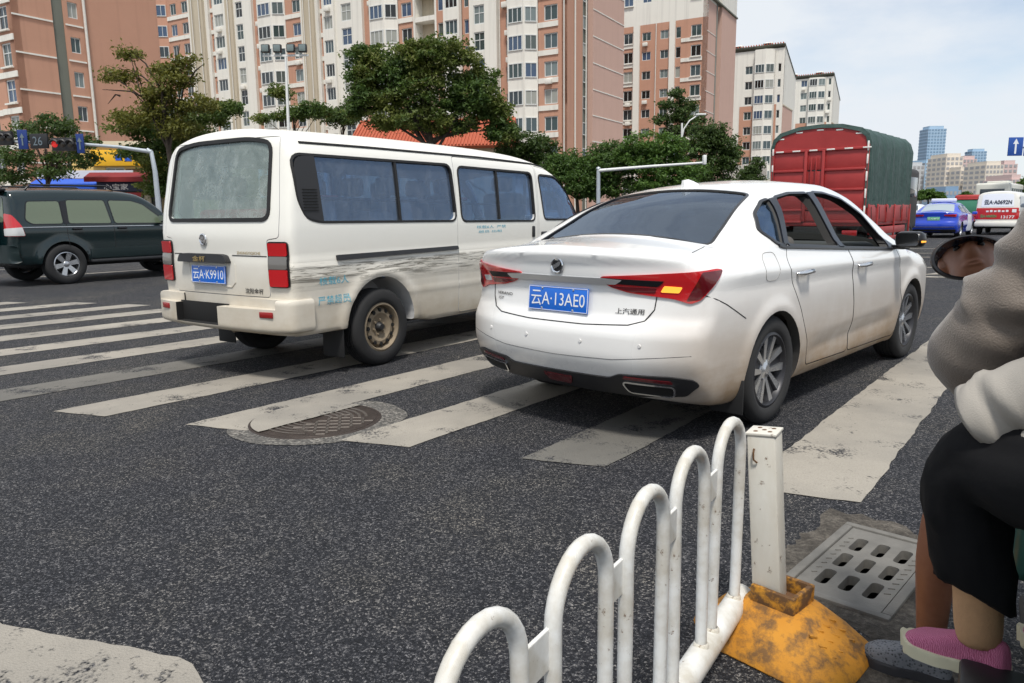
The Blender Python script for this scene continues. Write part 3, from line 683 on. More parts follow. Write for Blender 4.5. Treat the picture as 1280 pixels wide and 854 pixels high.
# glass
for nm,pl,view in (('quarter_glass',q_gl,'right'),('quarter_glass',q_gl,'left'),('window_glass',w_r,'left'),('window_glass',w_f,'left')):
    part(nm,patch(F_sedan,offset_poly(pl,.004),view,-.012,.004,.08),'sedan_side_glass',sedan,ang=60)
VTOP=VIEW['top']
part('rear_window',patch(F_sedan,offset_poly(rwp,.006),'top',-.006,.005,.08),'sedan_glass',sedan,ang=60)
part('windscreen',patch(F_sedan,offset_poly(wsp,.006),'top',-.006,.005,.08),'clear_glass',sedan,ang=60)
part('rear_window_seal',frame_patch(F_sedan,rwp,'top',.018,.003,.012),'gloss_black',sedan,ang=50)
for i in range(14):
    y=.68+i*.045; wv=.55-.14*(y-.6)
    part('defroster_line',MB().add(line_on(F_sedan,[(-wv,y),(wv,y)],'top',.0012,-.014,n=4,step=.1)),'chrome' if False else 'steel_rust',sedan,ang=60)
for sd,sx in (('right',1),('left',-1)):
    # black pillars and window surround, chrome-less dark trim
    part('pillar_trim',patch(F_sedan,rpoly([(1.97,1.012),(2.05,1.008),(2.118,1.378),(2.005,1.374)],.01),sd,.011,.014,.03),'gloss_black',sedan)
    part('pillar_trim',patch(F_sedan,rpoly([(1.13,1.058),(1.195,1.058),(1.45,1.336),(1.36,1.326)],.01),sd,.011,.014,.03),'gloss_black',sedan)
    part('window_trim',MB().add(line_on(F_sedan,[(1.06,1.056),(1.12,1.044),(2.05,.998),(3.05,.950)],sd,.010,.004)),'gloss_black',sedan)
    for pl in (q_gl,w_r,w_f): part('window_surround',frame_patch(F_sedan,pl,sd,.022,.009,.02),'gloss_black',sedan,ang=50)
    part('mirror_corner',patch(F_sedan,[(3.02,.965),(3.2,.955),(3.02,1.05)],sd,.004,.01,.05),'gloss_black',sedan)
    p=onsurf(F_sedan,[(3.08,.99)],sd,0)[0]
    mm=part('wing_mirror',MB().add(rbox((0,0,0),(.21,.13,.125),.05,4)),'gloss_black',sedan,loc=(p[0]+sx*.15,p[1]+.02,p[2]+.035),rot=(0,0,sx*-.12))
    part('mirror_glass',MB().add(prism(rpoly(rect(-.085,.085,-.045,.05),.03),0,.003,lambda u,w_,t_:(u,-.066-t_,w_))),'chrome',mm,ang=0)
    part('mirror_stalk',MB().add(rbox((-sx*.1,.01,-.06),(.13,.06,.035),.012)),'gloss_black',mm)
    part('turn_signal',MB().add(rbox((sx*.1,-.01,-.015),(.012,.07,.016),.004)),'amber_lit',mm)
    # lamps that wrap round the corner
    vw=(Vector((sx*.74,.67,0)).normalized(),Vector((0,0,1)),Vector((-sx*.67,.74,0)).normalized(),Vector((sx*.85,.12,0))+Vector((sx*.67,-.74,0))*1.2)
    def dg(pts):  # pts given as (s along the corner from the car centre outward)
        return pts
    lamp=rpoly([(-.44,.920),(-.45,.903),(-.39,.862),(-.30,.835),(-.08,.81),(.0,.785),(.05,.805),(.17,.955),(.13,.963),(-.10,.946)],.015)
    e=part('tail_light',patch(F_sedan,lamp,'x',.010,.02,.03,vw=vw),'lamp_red',sedan,ang=40)
    part('lamp_shade',patch(F_sedan,rpoly([(-.02,.80),(.045,.81),(.165,.953),(.05,.95)],.01),'x',.0125,.01,.03,vw=vw),'lamp_dark_red',e,ang=40)
    part('lamp_bar',patch(F_sedan,rpoly([(-.45,.913),(-.42,.885),(-.16,.875),(-.13,.905)],.008),'x',.0135,.01,.03,vw=vw),'gloss_black',e,ang=40)
    part('reverse_lens',patch(F_sedan,rpoly([(-.40,.87),(-.29,.842),(-.17,.838),(-.165,.868)],.008),'x',.0135,.01,.03,vw=vw),'lamp_dark_red',e,ang=40)
    part('turn_lens',patch(F_sedan,rpoly([(-.145,.845),(-.055,.842),(-.04,.875),(-.13,.880)],.008),'x',.0145,.01,.03,vw=vw),'amber_lit' if sx>0 else 'lamp_clear',e,ang=40)
    # lower bumper reflector, exhaust trim
    x0,x1=(.42,.72) if sx>0 else (-.72,-.42)
    part('bumper_reflector',patch(F_sedan,rpoly([(x0+.02,.372),(x1-.02,.362),(x1-.03,.378),(x0+.03,.388)],.01),'rear',.014,.01,.04),'lamp_dark_red',sedan)
    part('exhaust_trim',frame_patch(F_sedan,rpoly([(x0+.04,.300),(x1-.04,.292),(x1-.02,.345),(x0+.02,.354)],.02),'rear',.010,.02,.05),'chrome',sedan)
    part('exhaust_hole',patch(F_sedan,rpoly([(x0+.04,.300),(x1-.04,.292),(x1-.02,.345),(x0+.02,.354)],.02),'rear',.0135,.01,.05),'pit_black',sedan)
    part('mud_flap',MB().add(rbox((sx*.79,.60,.23),(.2,.012,.2),.005)),'rubber',sedan)
    part('headlight',patch(F_sedan,rpoly([(4.05,.80),(4.42,.62),(4.5,.68),(4.3,.80),(4.05,.87)],.02),sd,.006,.015,.04),'lamp_clear',sedan)
part('rear_diffuser',patch(F_sedan,rpoly([(-.80,.385),(-.74,.31),(-.5,.265),(.5,.265),(.74,.29),(.82,.36),(.80,.39),(.70,.402),(.42,.395),(.36,.368),(-.36,.368),(-.42,.395),(-.70,.402)],.02),'rear',.010,.03,.05),'black_plastic',sedan)
part('fog_light',patch(F_sedan,rpoly([(-.11,.345),(.11,.345),(.08,.295),(-.08,.295)],.015),'rear',.014,.01,.04),'lamp_dark_red',sedan)
part('chrome_bar',patch(F_sedan,rpoly([(-.42,.905),(-.38,.88),(.38,.88),(.42,.905),(.3,.912),(-.3,.912)],.008),'rear',.016,.03,.04),'bar_chrome',sedan)
part('boot_seam',MB().add(line_on(F_sedan,[(-.60,.86),(-.59,.75),(-.55,.69),(-.47,.665),(-.2,.652),(.2,.652),(.47,.665),(.55,.69),(.59,.75),(.60,.86)],'rear',.0035,0)),'rubber',sedan)
part('boot_seam',MB().add(line_on(F_sedan,[(.68,.36),(.655,.47),(.635,.60)],'top',.0025,0)),'rubber',sedan)
part('bumper_seam',MB().add(line_on(F_sedan,[(-.80,.52),(-.4,.475),(0,.465),(.4,.475),(.80,.52)],'rear',.0016,-.0005)),'rubber',sedan)
part('bumper_seam',MB().add(line_on(F_sedan,[(.22,.845),(.40,.775),(.60,.68)],'right',.003,0)),'rubber',sedan)
part('fuel_flap_seam',MB().add(line_on(F_sedan,rpoly(rect(.81,.99,.865,1.025),.06),'right',.0022,0,closed=True)),'kerb',sedan)
for x in (-.55,-.2,.2,.55): part('parking_sensor',MB().add(lathe([(0,-.004),(.009,-.004),(.011,.0)],16,'y'),0,Matrix.Translation(Vector(onsurf(F_sedan,[(x,.56)],'rear',.001)[0]))),'sedan_paint',sedan)
# shark fin
fin=MB(); 
for i,(y,hh,wd) in enumerate(((1.40,.058,.020),(1.46,.055,.028),(1.53,.03,.034),(1.60,.004,.026))):
    z=float(sT(np.array(y))); fin.v+= [(-.0-wd,y,z-.02),(-.3*wd,y,z+hh),(.3*wd,y,z+hh),(wd,y,z-.02)]
for i in range(3):
    for k in range(3): fin.f.append([4*i+k,4*i+k+1,4*i+5+k,4*i+4+k]); fin.mi.append(0)
fin.f.append([0,1,2,3]); fin.mi.append(0)
part('shark_fin',fixn(mesh_of(fin)),'sedan_paint',sedan,ang=60)
# badge: ring with three slanted shields
p=onsurf(F_sedan,[(0,.968)],'rear',.004)[0]; bd=part('badge',MB().add(lathe([(.034,-.006),(.040,-.010),(.046,-.006),(.046,.006)],32,'y')),'chrome',sedan,loc=p); part('badge_disc',MB().add(lathe([(0,-.004),(.036,-.004)],32,'y')),'gloss_black',bd)
for k in (-1,0,1):
    sh=[(-.011,.014),(.011,.014),(.011,-.002),(0,-.018),(-.011,-.002)]
    part('badge_shield',MB().add(prism([(u+k*.017+.3*w_,w_+k*.009) for u,w_ in sh],-.005-.001*(k+1),-.008-.001*(k+1),lambda u,w_,t_:(u,t_,w_))),'chrome',bd,ang=0)
for body_,x,z,wd,ht in (('VERANO',-.47,.775,.16,.018),('15T',-.505,.745,.055,.017),('上汽通用',.46,.735,.16,.032)):
    part('badge_lettering',surf_text(F_sedan,text_fit(body_,wd,ht,.01),'rear',x,z,.004),'black_plastic',sedan,ang=0)
plate(sedan,F_sedan,.0,.775,'云A·13AE0','plate_blue','plate_white',tilt=-.08)
four_wheels(sedan,.325,.225,.205,'sedan',.985,3.645,.775)
part('underbody',MB().add(rbox((0,2.3,.25),(1.3,3.9,.12),.03)),'rubber',sedan)
for x,y,z in ((-.37,2.0,.48),(.37,2.0,.48)): seat(sedan,x,y,z)
part('rear_bench',MB().add(rbox((0,1.2,.48),(1.25,.5,.2),.06,3)).add(rbox((0,0,0),(1.25,.16,.62),.05,3),0,Matrix.Translation((0,1.02,.74))@Matrix.Rotation(.4,4,'X')),'seat_cloth',sedan)
for x in (-.4,.4): part('rear_headrest',MB().add(rbox((x,1.02,1.10),(.26,.1,.14),.04,3)),'seat_cloth',sedan)
part('dashboard',MB().add(rbox((0,3.25,.86),(1.3,.5,.26),.08,3)),'interior',sedan)
part('steering_wheel',MB().add(tube([(-.37+.18*math.cos(a),2.86+.06*math.sin(a),.95+.17*math.sin(a)) for a in [2*math.pi*i/24 for i in range(24)]],.014,6,True)),'interior',sedan,ang=60)
# ================================================================== OLD WHITE VAN
t=NT('van_paint'); vec=t.coord(); xyz=t.sep(vec)
nz=t.noise(4,6,.65,vec); nz2=t.noise(1.7,5,.6,t.coord((1,.4,2.)))
g=t.n('ShaderNodeMapRange',{0:xyz[2],1:.25,2:1.12,3:1.,4:0.}).outputs[0]
dirt=t.math('MULTIPLY',t.math('POWER',g,1.1),t.ramp(t.math('MULTIPLY_ADD',nz2,.6,t.math('MULTIPLY',nz,.4)),[(.3,.5),(.6,1.)]))
c=t.mix(dirt,(.83,.815,.755),(.36,.275,.165))
# scraped band along the side: streaks stretched lengthways
band=t.math('MULTIPLY',t.n('ShaderNodeMapRange',{0:xyz[2],1:.70,2:.80,3:0.,4:1.}).outputs[0],t.n('ShaderNodeMapRange',{0:xyz[2],1:.88,2:.915,3:1.,4:0.}).outputs[0])
side=t.math('GREATER_THAN',t.math('ABSOLUTE',xyz[0]),.78)
st=t.noise(11,6,.7,t.coord((1,.22,3.2)),1.2)
scr=t.math('MULTIPLY',t.math('MULTIPLY',band,side),t.ramp(st,[(.50,0),(.58,.9)]))
c=t.mix(scr,c,(.16,.145,.115)); 
sp=t.ramp(t.noise(38,5,.7,vec),[(.70,0),(.74,.8)]); low=t.n('ShaderNodeMapRange',{0:xyz[2],1:.35,2:.7,3:1.,4:.08}).outputs[0]
c=t.mix(t.math('MULTIPLY',sp,low),c,(.12,.075,.04))
t.set(col=c,rough=t.math('MULTIPLY_ADD',dirt,.4,.35),coat=.25); t.b.inputs['Coat Roughness'].default_value=.15
t.bump(t.math('MULTIPLY_ADD',t.math('MULTIPLY',band,side),t.noise(5,3,.5,t.coord((1,.35,3.))),t.math('MULTIPLY',t.noise(1.5,3),.25)),.5,.03)
glass('van_glass',(.52,.64,.78),.10,dirt=.12,dirtcol=(.42,.46,.52),dscale=9,gcol=(.42,.58,.82))
glass('van_rear_glass',(.82,.90,.86),.09,dirt=.36,dirtcol=(.45,.50,.49),dscale=4,gcol=(.55,.66,.66))
M('van_cloth',(.62,.52,.43),.9,var=.2,vs_=4); M('van_lining',(.60,.60,.60),.9); M('van_cargo_red',(.45,.06,.07),.6)
M('gold_letter',(.5,.36,.14),.35,metal=.6); M('blue_stencil',(.10,.42,.55),.7)
VT=hcurve([-.1,.05,.14,.3,.8,1.6,2.6,3.2,3.6,3.95,4.2,4.45,4.7,4.85,4.95],[1.80,1.86,1.905,1.938,1.955,1.962,1.955,1.935,1.89,1.80,1.66,1.42,1.15,.98,.86])
VW=hcurve([-.1,0,.2,.6,3.6,4.2,4.6,4.9],[.79,.815,.835,.842,.842,.825,.78,.70])
VZ=hcurve([.2,.3,.4,.55,.75,.93,.96,1.15,1.3,1.5,1.7,1.8,2.0],[-.06,-.03,-.018,-.01,-.004,.0,-.008,-.006,-.014,-.028,-.048,-.065,-.10])
VYr=hcurve([.2,.35,.5,.9,.97,1.1,1.25,1.5,1.8,1.95],[.10,.075,.06,.045,.05,.045,.06,.105,.165,.20])
VYf=hcurve([.2,.4,.7,.95,1.2],[4.80,4.88,4.90,4.86,4.75])
def F_van(x,y,z):
    ax=np.abs(x); S=VW(y)+VZ(z)
    for yc in (1.02,3.62):
        r=np.sqrt((y-yc)**2+(z-.36)**2); S=S+.022*np.exp(-((r-.43)/.045)**2)*(z>.2)
    S=S+.006*np.exp(-((z-.60)/.02)**2)
    T=VT(y)-.10*(ax/.75)**2.2
    f=smax(ax-S,(z-T)*.9,.12)
    f=smax(f,(VYr(z)+.06*(ax/.8)**3-y)*.95,.04); f=smax(f,(y-VYf(z)+.22*(ax/.8)**2.3)*.9,.12)
    return smax(f,.36-.06*np.clip((y-1.3)/.4,0,1)-z,.03)
body=raymesh(F_van,((-1.2,-.3,.1),(1.2,5.2,2.3)),((-.45,.5,.6),(.45,4.3,.95)),(40,120,50)); fixn(body); dummy_slots(body); setmi(body,0)
body=arch_cut(body,1.02,3.62,.355,.40,.5,1.1)
def F_vc(x,y,z): return np.maximum.reduce([F_van(x,y,z)+.05,.16-y+0*z,y-4.55,.72-z])
cab=raymesh(F_vc,((-1,-.1,.5),(1,4.9,2.2)),((-.3,1.0,.9),(.3,3.6,1.3)),(20,40,20)); fixn(cab); setmi(dummy_slots(cab),1); body=boolean(body,cab)
vw1=rpoly([(.20,1.70),(.215,1.38),(.28,1.25),(.40,1.222),(2.05,1.205),(2.02,1.70)],[.07,.06,.05,.05,.07,.07]); vw2=rpoly([(2.14,1.69),(2.15,1.20),(3.43,1.185),(3.41,1.675)],.06)
vw3=rpoly([(3.56,1.66),(3.64,1.195),(4.50,1.185),(4.36,1.40),(4.12,1.60),(3.95,1.655)],.05)
rwn=rpoly([(-.64,1.25),(.61,1.25),(.575,1.79),(.35,1.825),(-.35,1.825),(-.60,1.79)],[.06,.06,.07,.2,.2,.07])
wsn=rpoly([(-.68,4.62),(-.58,4.02),(.58,4.02),(.68,4.62)],.06)
for pl in (vw1,vw2,vw3):
    c=side_prism(pl,-1.2,1.2); setmi(dummy_slots(c),1); body=boolean(body,c)
c=end_prism(rwn,-.4,.6); setmi(dummy_slots(c),1); body=boolean(body,c)
c=vf_mesh(*prism(wsn,1.1,2.2,lambda u,w_,t_:(u,w_,t_))); fixn(c); setmi(dummy_slots(c),1); body=boolean(body,c)
# step hole in the rear panel line is in the bumper below
van=car_root('white_van','old scraped white passenger van with grimy rear window beside the sedan','van',-2.353,5.884,R(34.16))
sd_poly=rpoly([(2.075,.33),(3.47,.33),(3.49,1.0),(3.49,1.775),(2.075,1.785)],.04)     # sliding door
fd_poly=rpoly([(3.52,1.76),(3.52,.62),(3.99,.74),(4.10,.42),(4.55,.42),(4.58,1.1),(4.36,1.47),(4.1,1.70)],.04)
tg_poly=rpoly([(-.60,.66),(.60,.66),(.60,1.09),(.72,1.105),(.72,1.30),(.66,1.84),(-.66,1.84),(-.72,1.3),(-.72,1.105),(-.60,1.09)],.03)
for nm,pl,sgns in (('sliding_door',sd_poly,(1,)),('front_door',fd_poly,(1,-1))):
    for sgn in sgns:
        c=side_prism(pl,sgn*.5,sgn*1.2); setmi(dummy_slots(c),1); dm=boolean(body.copy(),c,'INTERSECT')
        c2=side_prism(offset_poly(pl,.007),sgn*.5,sgn*1.2); setmi(dummy_slots(c2),1); body=boolean(body,c2)
        d=part(nm,reclass(dm,F_van),['van_paint','van_lining','van_lining'],van,ang=40)
        hy=2.2 if nm=='sliding_door' else 3.62
        c0=onsurf(F_van,[(hy,1.06)],'right' if sgn>0 else 'left',0)[0]
        part('door_handle',MB().add(rbox((c0[0],hy,1.03),(.03,.12,.05),.012)) if nm!='sliding_door' else MB().add(rbox((c0[0],3.40,1.06),(.03,.05,.12),.012)),'black_plastic',d)
c=end_prism(tg_poly,-.4,.22); setmi(dummy_slots(c),1); dm=boolean(body.copy(),c,'INTERSECT')
c2=end_prism(offset_poly(tg_poly,.006),-.4,.22); setmi(dummy_slots(c2),1); body=boolean(body,c2)
tail=part('tailgate',reclass(dm,F_van),['van_paint','van_lining','van_lining'],van,ang=40)
part('body',reclass(body,F_van),['van_paint','van_lining','van_lining'],van,ang=40)
# glazing with rubber seals
for sd in ('right','left'):
    for nm,pl,cuts in (('rear_side_window',vw1,(.40,1.29,2.06)),('door_window',vw2,(2.12,2.77,3.44)),('front_window',vw3,(3.5,4.6))):
        e=part(nm,frame_patch(F_van,pl,sd,.020,.004,.03),'rubber',van,ang=50)
        for i in range(len(cuts)-1):
            a,b=cuts[i],cuts[i+1]
            P=[p for p in densify(pl,.03,True)]
            q=[(min(max(u,a+.002),b-.002),w_) for u,w_ in P]; qq=[q[0]]
            for p in q[1:]:
                if (Vector(p)-Vector(qq[-1])).length>.004: qq.append(p)
            part('pane',patch(F_van,qq,sd,-.012-.010*(i%2),.004,.1),'van_glass',e,ang=60)
            if i: part('sash_bar',patch(F_van,[(a-.014,1.20),(a+.014,1.20),(a+.006,1.70),(a-.022,1.70)],sd,.001,.02,.08),'rubber',e)
    part('vent_panel',patch(F_van,rpoly([(.205,1.695),(.205,1.38),(.272,1.245),(.43,1.212),(.40,1.70)],[.09,.06,.05,.01,.01]),sd,.006,.02,.06),'black_plastic',van)
    for i in range(8):
        z=1.30+i*.022; part('vent_louvre',MB().add(line_on(F_van,[(.25,z),(.385,z)],sd,.004,.010,n=4)),'pit_black',van)
    part('rain_gutter',MB().add(line_on(F_van,[(.30,1.798),(1.0,1.803),(2.5,1.803),(3.5,1.785),(4.0,1.74),(4.36,1.50),(4.62,1.24)],sd,.010,.002,step=.08)),'black_plastic' if False else 'rubber',van)
    part('side_moulding',patch(F_van,rpoly([(.53,.915),(.53,.955),(2.06,.965),(2.06,.93)],.008),sd,.014,.02,.1),'black_plastic',van)
    part('mud_flap',MB().add(rbox((.70 if sd=='right' else -.70,.585,.30),(.24,.014,.34),.006)),'rubber',van)
    sx=1 if sd=='right' else -1
    # tail lamps
    vw_=(Vector((sx*.98,.2,0)).normalized(),Vector((0,0,1)),Vector((-sx*.2,.98,0)).normalized(),Vector((sx*.78,.1,0))+Vector((sx*.2,-.98,0))*1.2)
    lx0,lx1=sorted((sx*.612,sx*.80)); e=part('tail_light',patch(F_van,rpoly(rect(lx0,lx1,.735,1.075),.03),'rear',.012,.03,.03),'gloss_black',van,ang=40)
    for nm,z0,z1,mt in (('lens',.735,.868,'lamp_red'),('lens',.872,.965,'lamp_grey'),('lens',.969,1.065,'lamp_red')):
        part(nm,patch(F_van,rpoly(rect(lx0+.012,lx1-.010,z0+(.008 if z0<.74 else 0),z1),.012),'rear',.022,.012,.03),mt,e,ang=40)
rs=part('rear_window_seal',frame_patch(F_van,rwn,'rear',.030,.008,.04),'rubber',tail,ang=50)
part('rear_window',patch(F_van,rwn,'rear',-.008,.005,.08),'van_rear_glass',tail,ang=60)
part('windscreen',patch(F_van,wsn,'top',-.008,.005,.08),'van_glass',van,ang=60)
# tailgate trim, badge, plate
part('plate_lamp_bar',patch(F_van,rpoly([(-.46,.905),(.20,.905),(.16,.965),(.10,.975),(-.38,.975),(-.43,.965)],.02),'rear',.05,.07,.06),'black_plastic',tail)
tm=text_fit('金杯',.17,.045,.01); tm.transform(Matrix.Rotation(R(90),4,'X')); p=onsurf(F_van,[(-.14,.935)],'rear',.055)[0]; tm.transform(Matrix.Translation((-.14,p[1]-.003,.937))); part('badge_lettering',tm,'gold_letter',tail,ang=0)
tm=text_fit('ZHONGYIQICHE',.26,.026,.01); part('badge_lettering',surf_text(F_van,tm,'rear',.40,.985,.004),'gold_letter',tail,ang=0)
tm=text_fit('沈阳金杯',.20,.042,.012); part('badge_lettering',surf_text(F_van,tm,'rear',.44,.70,.004),'black_plastic',tail,ang=0)
p=onsurf(F_van,[(-.135,1.085)],'rear',.004)[0]; bd=part('badge',MB().add(lathe([(.034,-.004),(.040,-.010),(.048,-.006),(.048,.006)],32,'y')),'chrome',tail,loc=p); part('badge_disc',MB().add(lathe([(0,-.003),(.036,-.003)],24,'y')),'kerb',bd)
for a in (-.5,.5): part('badge_stroke',MB().add(prism([(u*math.cos(a)-w_*math.sin(a),u*math.sin(a)+w_*math.cos(a)) for u,w_ in rect(-.007,.007,-.03,.03)],-.004,-.009,lambda u,w_,t_:(u,t_,w_))),'chrome',bd,ang=0)
plate(tail,F_van,-.085,.812,'云A·K9910','plate_blue','plate_white',tilt=-.04)
part('plate_recess',MB().add(line_on(F_van,[(-.36,.93),(-.35,.755),(-.30,.725),(.18,.722),(.23,.76),(.24,.90)],'rear',.006,.001)),'van_paint',tail)
part('tailgate_crease',MB().add(line_on(F_van,[(-.59,.965),(-.47,.968)],'rear',.004,.0)),'rubber',tail); part('tailgate_crease',MB().add(line_on(F_van,[(.21,.966),(.59,.964)],'rear',.004,.0)),'rubber',tail)
# stencilled writing on the side
for tx,y,z,wd,ht in (('核载6人',.50,.765,.30,.065),('严禁超员',.49,.615,.32,.07),('核载6人  严禁',2.62,1.13,.5,.03),('超员 出租',2.60,1.085,.4,.025)):
    part('stencil_lettering',surf_text(F_van,text_fit(tx,wd,ht,.0),'right',y,z,.002),'blue_stencil',van,ang=0)
# bumper with step opening
def F_bump(x,y,z):
    ax=np.abs(x); f=np.maximum(ax-.845,0); r=smax(ax-.86,(-.045+.10*(ax/.85)**3-y),.06); r=smax(r,y-.62,.02); r=smax(r,z-.645+.05*np.clip(-(ax-.62)*0,0,1),.03); return smax(r,.395-z,.04)
bme=raymesh(F_bump,((-1.1,-.3,.25),(1.1,.8,.8)),((-.6,.15,.48),(.6,.45,.56)),(60,22,16)); fixn(bme); dummy_slots(bme); setmi(bme,0)
c=vf_mesh(*bx(-.9,.72,-.5,.055,.575,.9)); fixn(c); setmi(dummy_slots(c),0); bme=boolean(bme,c)
c=vf_mesh(*bx(-.72,.72,.10,.9,.2,.9)); fixn(c); setmi(dummy_slots(c),0); bme=boolean(bme,c)
c=vf_mesh(*bx(-.48,.10,-.5,.09,.425,.9)); fixn(c); setmi(dummy_slots(c),1); bme=boolean(bme,c)
c=vf_mesh(*bx(-1,1,.27,.9,.2,.9)); fixn(c); setmi(dummy_slots(c),0); bme=boolean(bme,c)
part('rear_bumper',bme,['van_paint','pit_black','pit_black'],van,ang=40)
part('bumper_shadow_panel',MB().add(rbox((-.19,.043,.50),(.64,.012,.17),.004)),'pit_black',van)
for x in (-.66,.64): part('bumper_reflector',MB().add(rbox((0,0,0),(.13,.012,.045),.006)),'reflector_red',van,loc=(x,float(-.045+.10*(abs(x)/.85)**3)-.004,.535),rot=(0,0,-.16 if x<0 else .16))
four_wheels(van,.325,.205,.185,'steel',1.02,3.62,.745)
part('underbody',MB().add(rbox((0,2.6,.36),(1.2,3.9,.16),.04)),'rubber',van); part('rear_axle',MB().add(cyl((-.7,1.02,.3),(.7,1.02,.3),.05)),'rubber',van); part('exhaust_pipe',MB().add(tube([(-.2,.3,.33),(-.2,2,.36)],.035,8)),'steel_rust',van)
for y in (.75,1.65,2.55):
    for x in (-.45,.05,.5): seat(van,x,y,.88,.42,'van_cloth',.52,.15)
for x in (-.42,.42): seat(van,x,3.55,.90,.5,'seat_cloth',.56,.12)
part('dashboard',MB().add(rbox((0,4.3,1.05),(1.4,.4,.3),.08,3)),'interior',van)
part('parcel',MB().add(rbox((.0,.38,1.22),(.95,.3,.2),.05,3)),'van_cargo_red',van); part('parcel',MB().add(rbox((.35,1.35,1.2),(.5,.4,.2),.04)),'van_cloth',van)
for y in (.52,2.2): part('grab_handle',MB().add(cyl((.72,y,1.40),(.72,y+.16,1.40),.018)),'van_cargo_red',van)
part('guard_rail',MB().add(cyl((.735,.45,1.395),(.735,2.05,1.37),.012)),'interior',van); part('guard_rail',MB().add(cyl((.735,2.15,1.36),(.735,3.4,1.34),.012)),'interior',van)
part('roof_aerial',MB().add(lathe([(0,.03),(.02,.026),(.03,0)],12,'z'),0,Matrix.Translation((-.2,2.0,1.955))),'van_paint',van)
# ================================================================== OTHER TRAFFIC
RDh=HD
# ---- dark green off-roader
paint('suv_paint',(.003,.013,.015),.2,.5); paint('suv_lower',(.006,.017,.018),.35,.3)
t=NT('suv_glass'); t.set(col=(.12,.15,.10),rough=.06,coat=.4); t.b.inputs['Coat Roughness'].default_value=.02
uT=hcurve([-.1,.02,.1,.35,1.2,2.1,2.55,2.85,3.3,3.5,4.1,4.45,4.6],[1.66,1.74,1.79,1.835,1.855,1.845,1.79,1.64,1.24,1.15,1.08,.98,.80])
uW=hcurve([-.1,0,.2,.6,3.6,4.2,4.6],[.84,.88,.915,.925,.925,.90,.80])
uZ=hcurve([.3,.42,.55,.8,1.0,1.12,1.2,1.5,1.75,1.9],[-.06,-.03,-.01,-.01,.0,-.015,-.04,-.115,-.19,-.25])
def F_suv(x,y,z):
    ax=np.abs(x); S=uW(y)+uZ(z)
    for yc in (.95,3.74):
        r=np.sqrt((y-yc)**2+(z-.40)**2); S=S+.045*np.exp(-((np.maximum(r-.43,0))/.07)**2)*(z<.95)
    f=smax(ax-S,(z-uT(y)+.05*(ax/.6)**2)*.9,.08); f=smax(f,.02+.10*np.clip((z-1.0)/.8,0,1)+.08*(ax/.85)**3-y,.05); f=smax(f,y-4.58+.22*(ax/.85)**2.4,.12)
    return smax(f,.40-z,.03)
body=raymesh(F_suv,((-1.3,-.3,.2),(1.3,4.9,2.2)),((-.45,.5,.6),(.45,4.1,.85)),(30,90,38)); fixn(body); dummy_slots(body); setmi(body,0); body=arch_cut(body,.95,3.74,.39,.435,.5,1.2)
suv=car_root('offroad_car','dark green off-road car with six-spoke wheels passing behind the van','car',-9.89,14.27,R(35))
part('body',reclass(body,F_suv),['suv_paint','rubber','rubber'],suv,ang=40)
for sd,sx in (('right',1),('left',-1)):
    for pl in ([(.34,1.24),(.44,1.16),(.98,1.16),(.98,1.58),(.42,1.57)],[(1.09,1.16),(1.90,1.15),(1.84,1.60),(1.12,1.60)],[(1.98,1.15),(3.08,1.14),(2.62,1.52),(2.4,1.59),(1.93,1.60)]):
        w_=part('side_window',patch(F_suv,rpoly(pl,.05),sd,.006,.012,.07),'suv_glass',suv,ang=60)
        part('window_seal',frame_patch(F_suv,rpoly(pl,.05),sd,.018,.005,.012),'gloss_black',w_,ang=50)
    part('pillar_trim',patch(F_suv,[(1.0,1.15),(1.075,1.15),(1.10,1.60),(1.0,1.58)],sd,.008,.012,.05),'gloss_black',suv)
    for y in (1.035,1.94): part('door_seam',MB().add(line_on(F_suv,[(y,1.15),(y,.62)],sd,.005,0)),'rubber',suv)
    for y in (1.22,2.10): 
        p=onsurf(F_suv,[(y,1.05)],sd,.02)[0]; part('door_handle',MB().add(rbox(tuple(p),(.04,.18,.04),.014)),'gloss_black',suv)
    part('belt_highlight',MB().add(line_on(F_suv,[(.25,1.10),(3.3,1.085)],sd,.008,.002,step=.15)),'chrome',suv)
    part('running_board',MB().add(rbox((sx*.92,2.35,.42),(.16,1.9,.06),.02)),'black_plastic',suv)
    part('lower_cladding',patch(F_suv,rpoly([(1.42,.48),(3.28,.48),(3.28,.68),(1.45,.66)],.03),sd,.012,.02,.12),'suv_lower',suv)
    part('roof_rail',MB().add(tube([(sx*.60,.5,1.80),(sx*.60,.6,1.89),(sx*.60,2.0,1.89),(sx*.60,2.15,1.81)],.018,8)),'gloss_black',suv,ang=60)
    vw_=(Vector((sx*.5,.87,0)).normalized(),Vector((0,0,1)),Vector((-sx*.87,.5,0)).normalized(),Vector((sx*.9,.12,0))+Vector((sx*.87,-.5,0))*1.2)
    e=part('tail_light',patch(F_suv,rpoly([(-.18,.94),(.16,.94),(.12,1.12),(-.02,1.33),(-.16,1.36)],.03),'x',.012,.02,.04,vw=vw_),'lamp_red',suv,ang=40)
    part('clear_lens',patch(F_suv,rpoly([(-.17,.95),(.15,.95),(.12,1.10),(-.17,1.08)],.02),'x',.02,.012,.04,vw=vw_),'lamp_clear',e,ang=40)
    p=onsurf(F_suv,[(2.95,1.18)],sd,.1)[0]; m=part('wing_mirror',MB().add(rbox((0,0,0),(.24,.14,.17),.05,3)),'suv_paint',suv,loc=(p[0]+sx*.08,p[1],p[2]+.02)); part('mirror_glass',MB().add(rbox((0,-.073,0),(.19,.006,.12),.003)),'chrome',m)
    part('bumper_reflector',patch(F_suv,rpoly(rect(sx*.62-.09,sx*.62+.09,.60,.68),.01),'rear',.05,.02,.05),'reflector_red',suv)
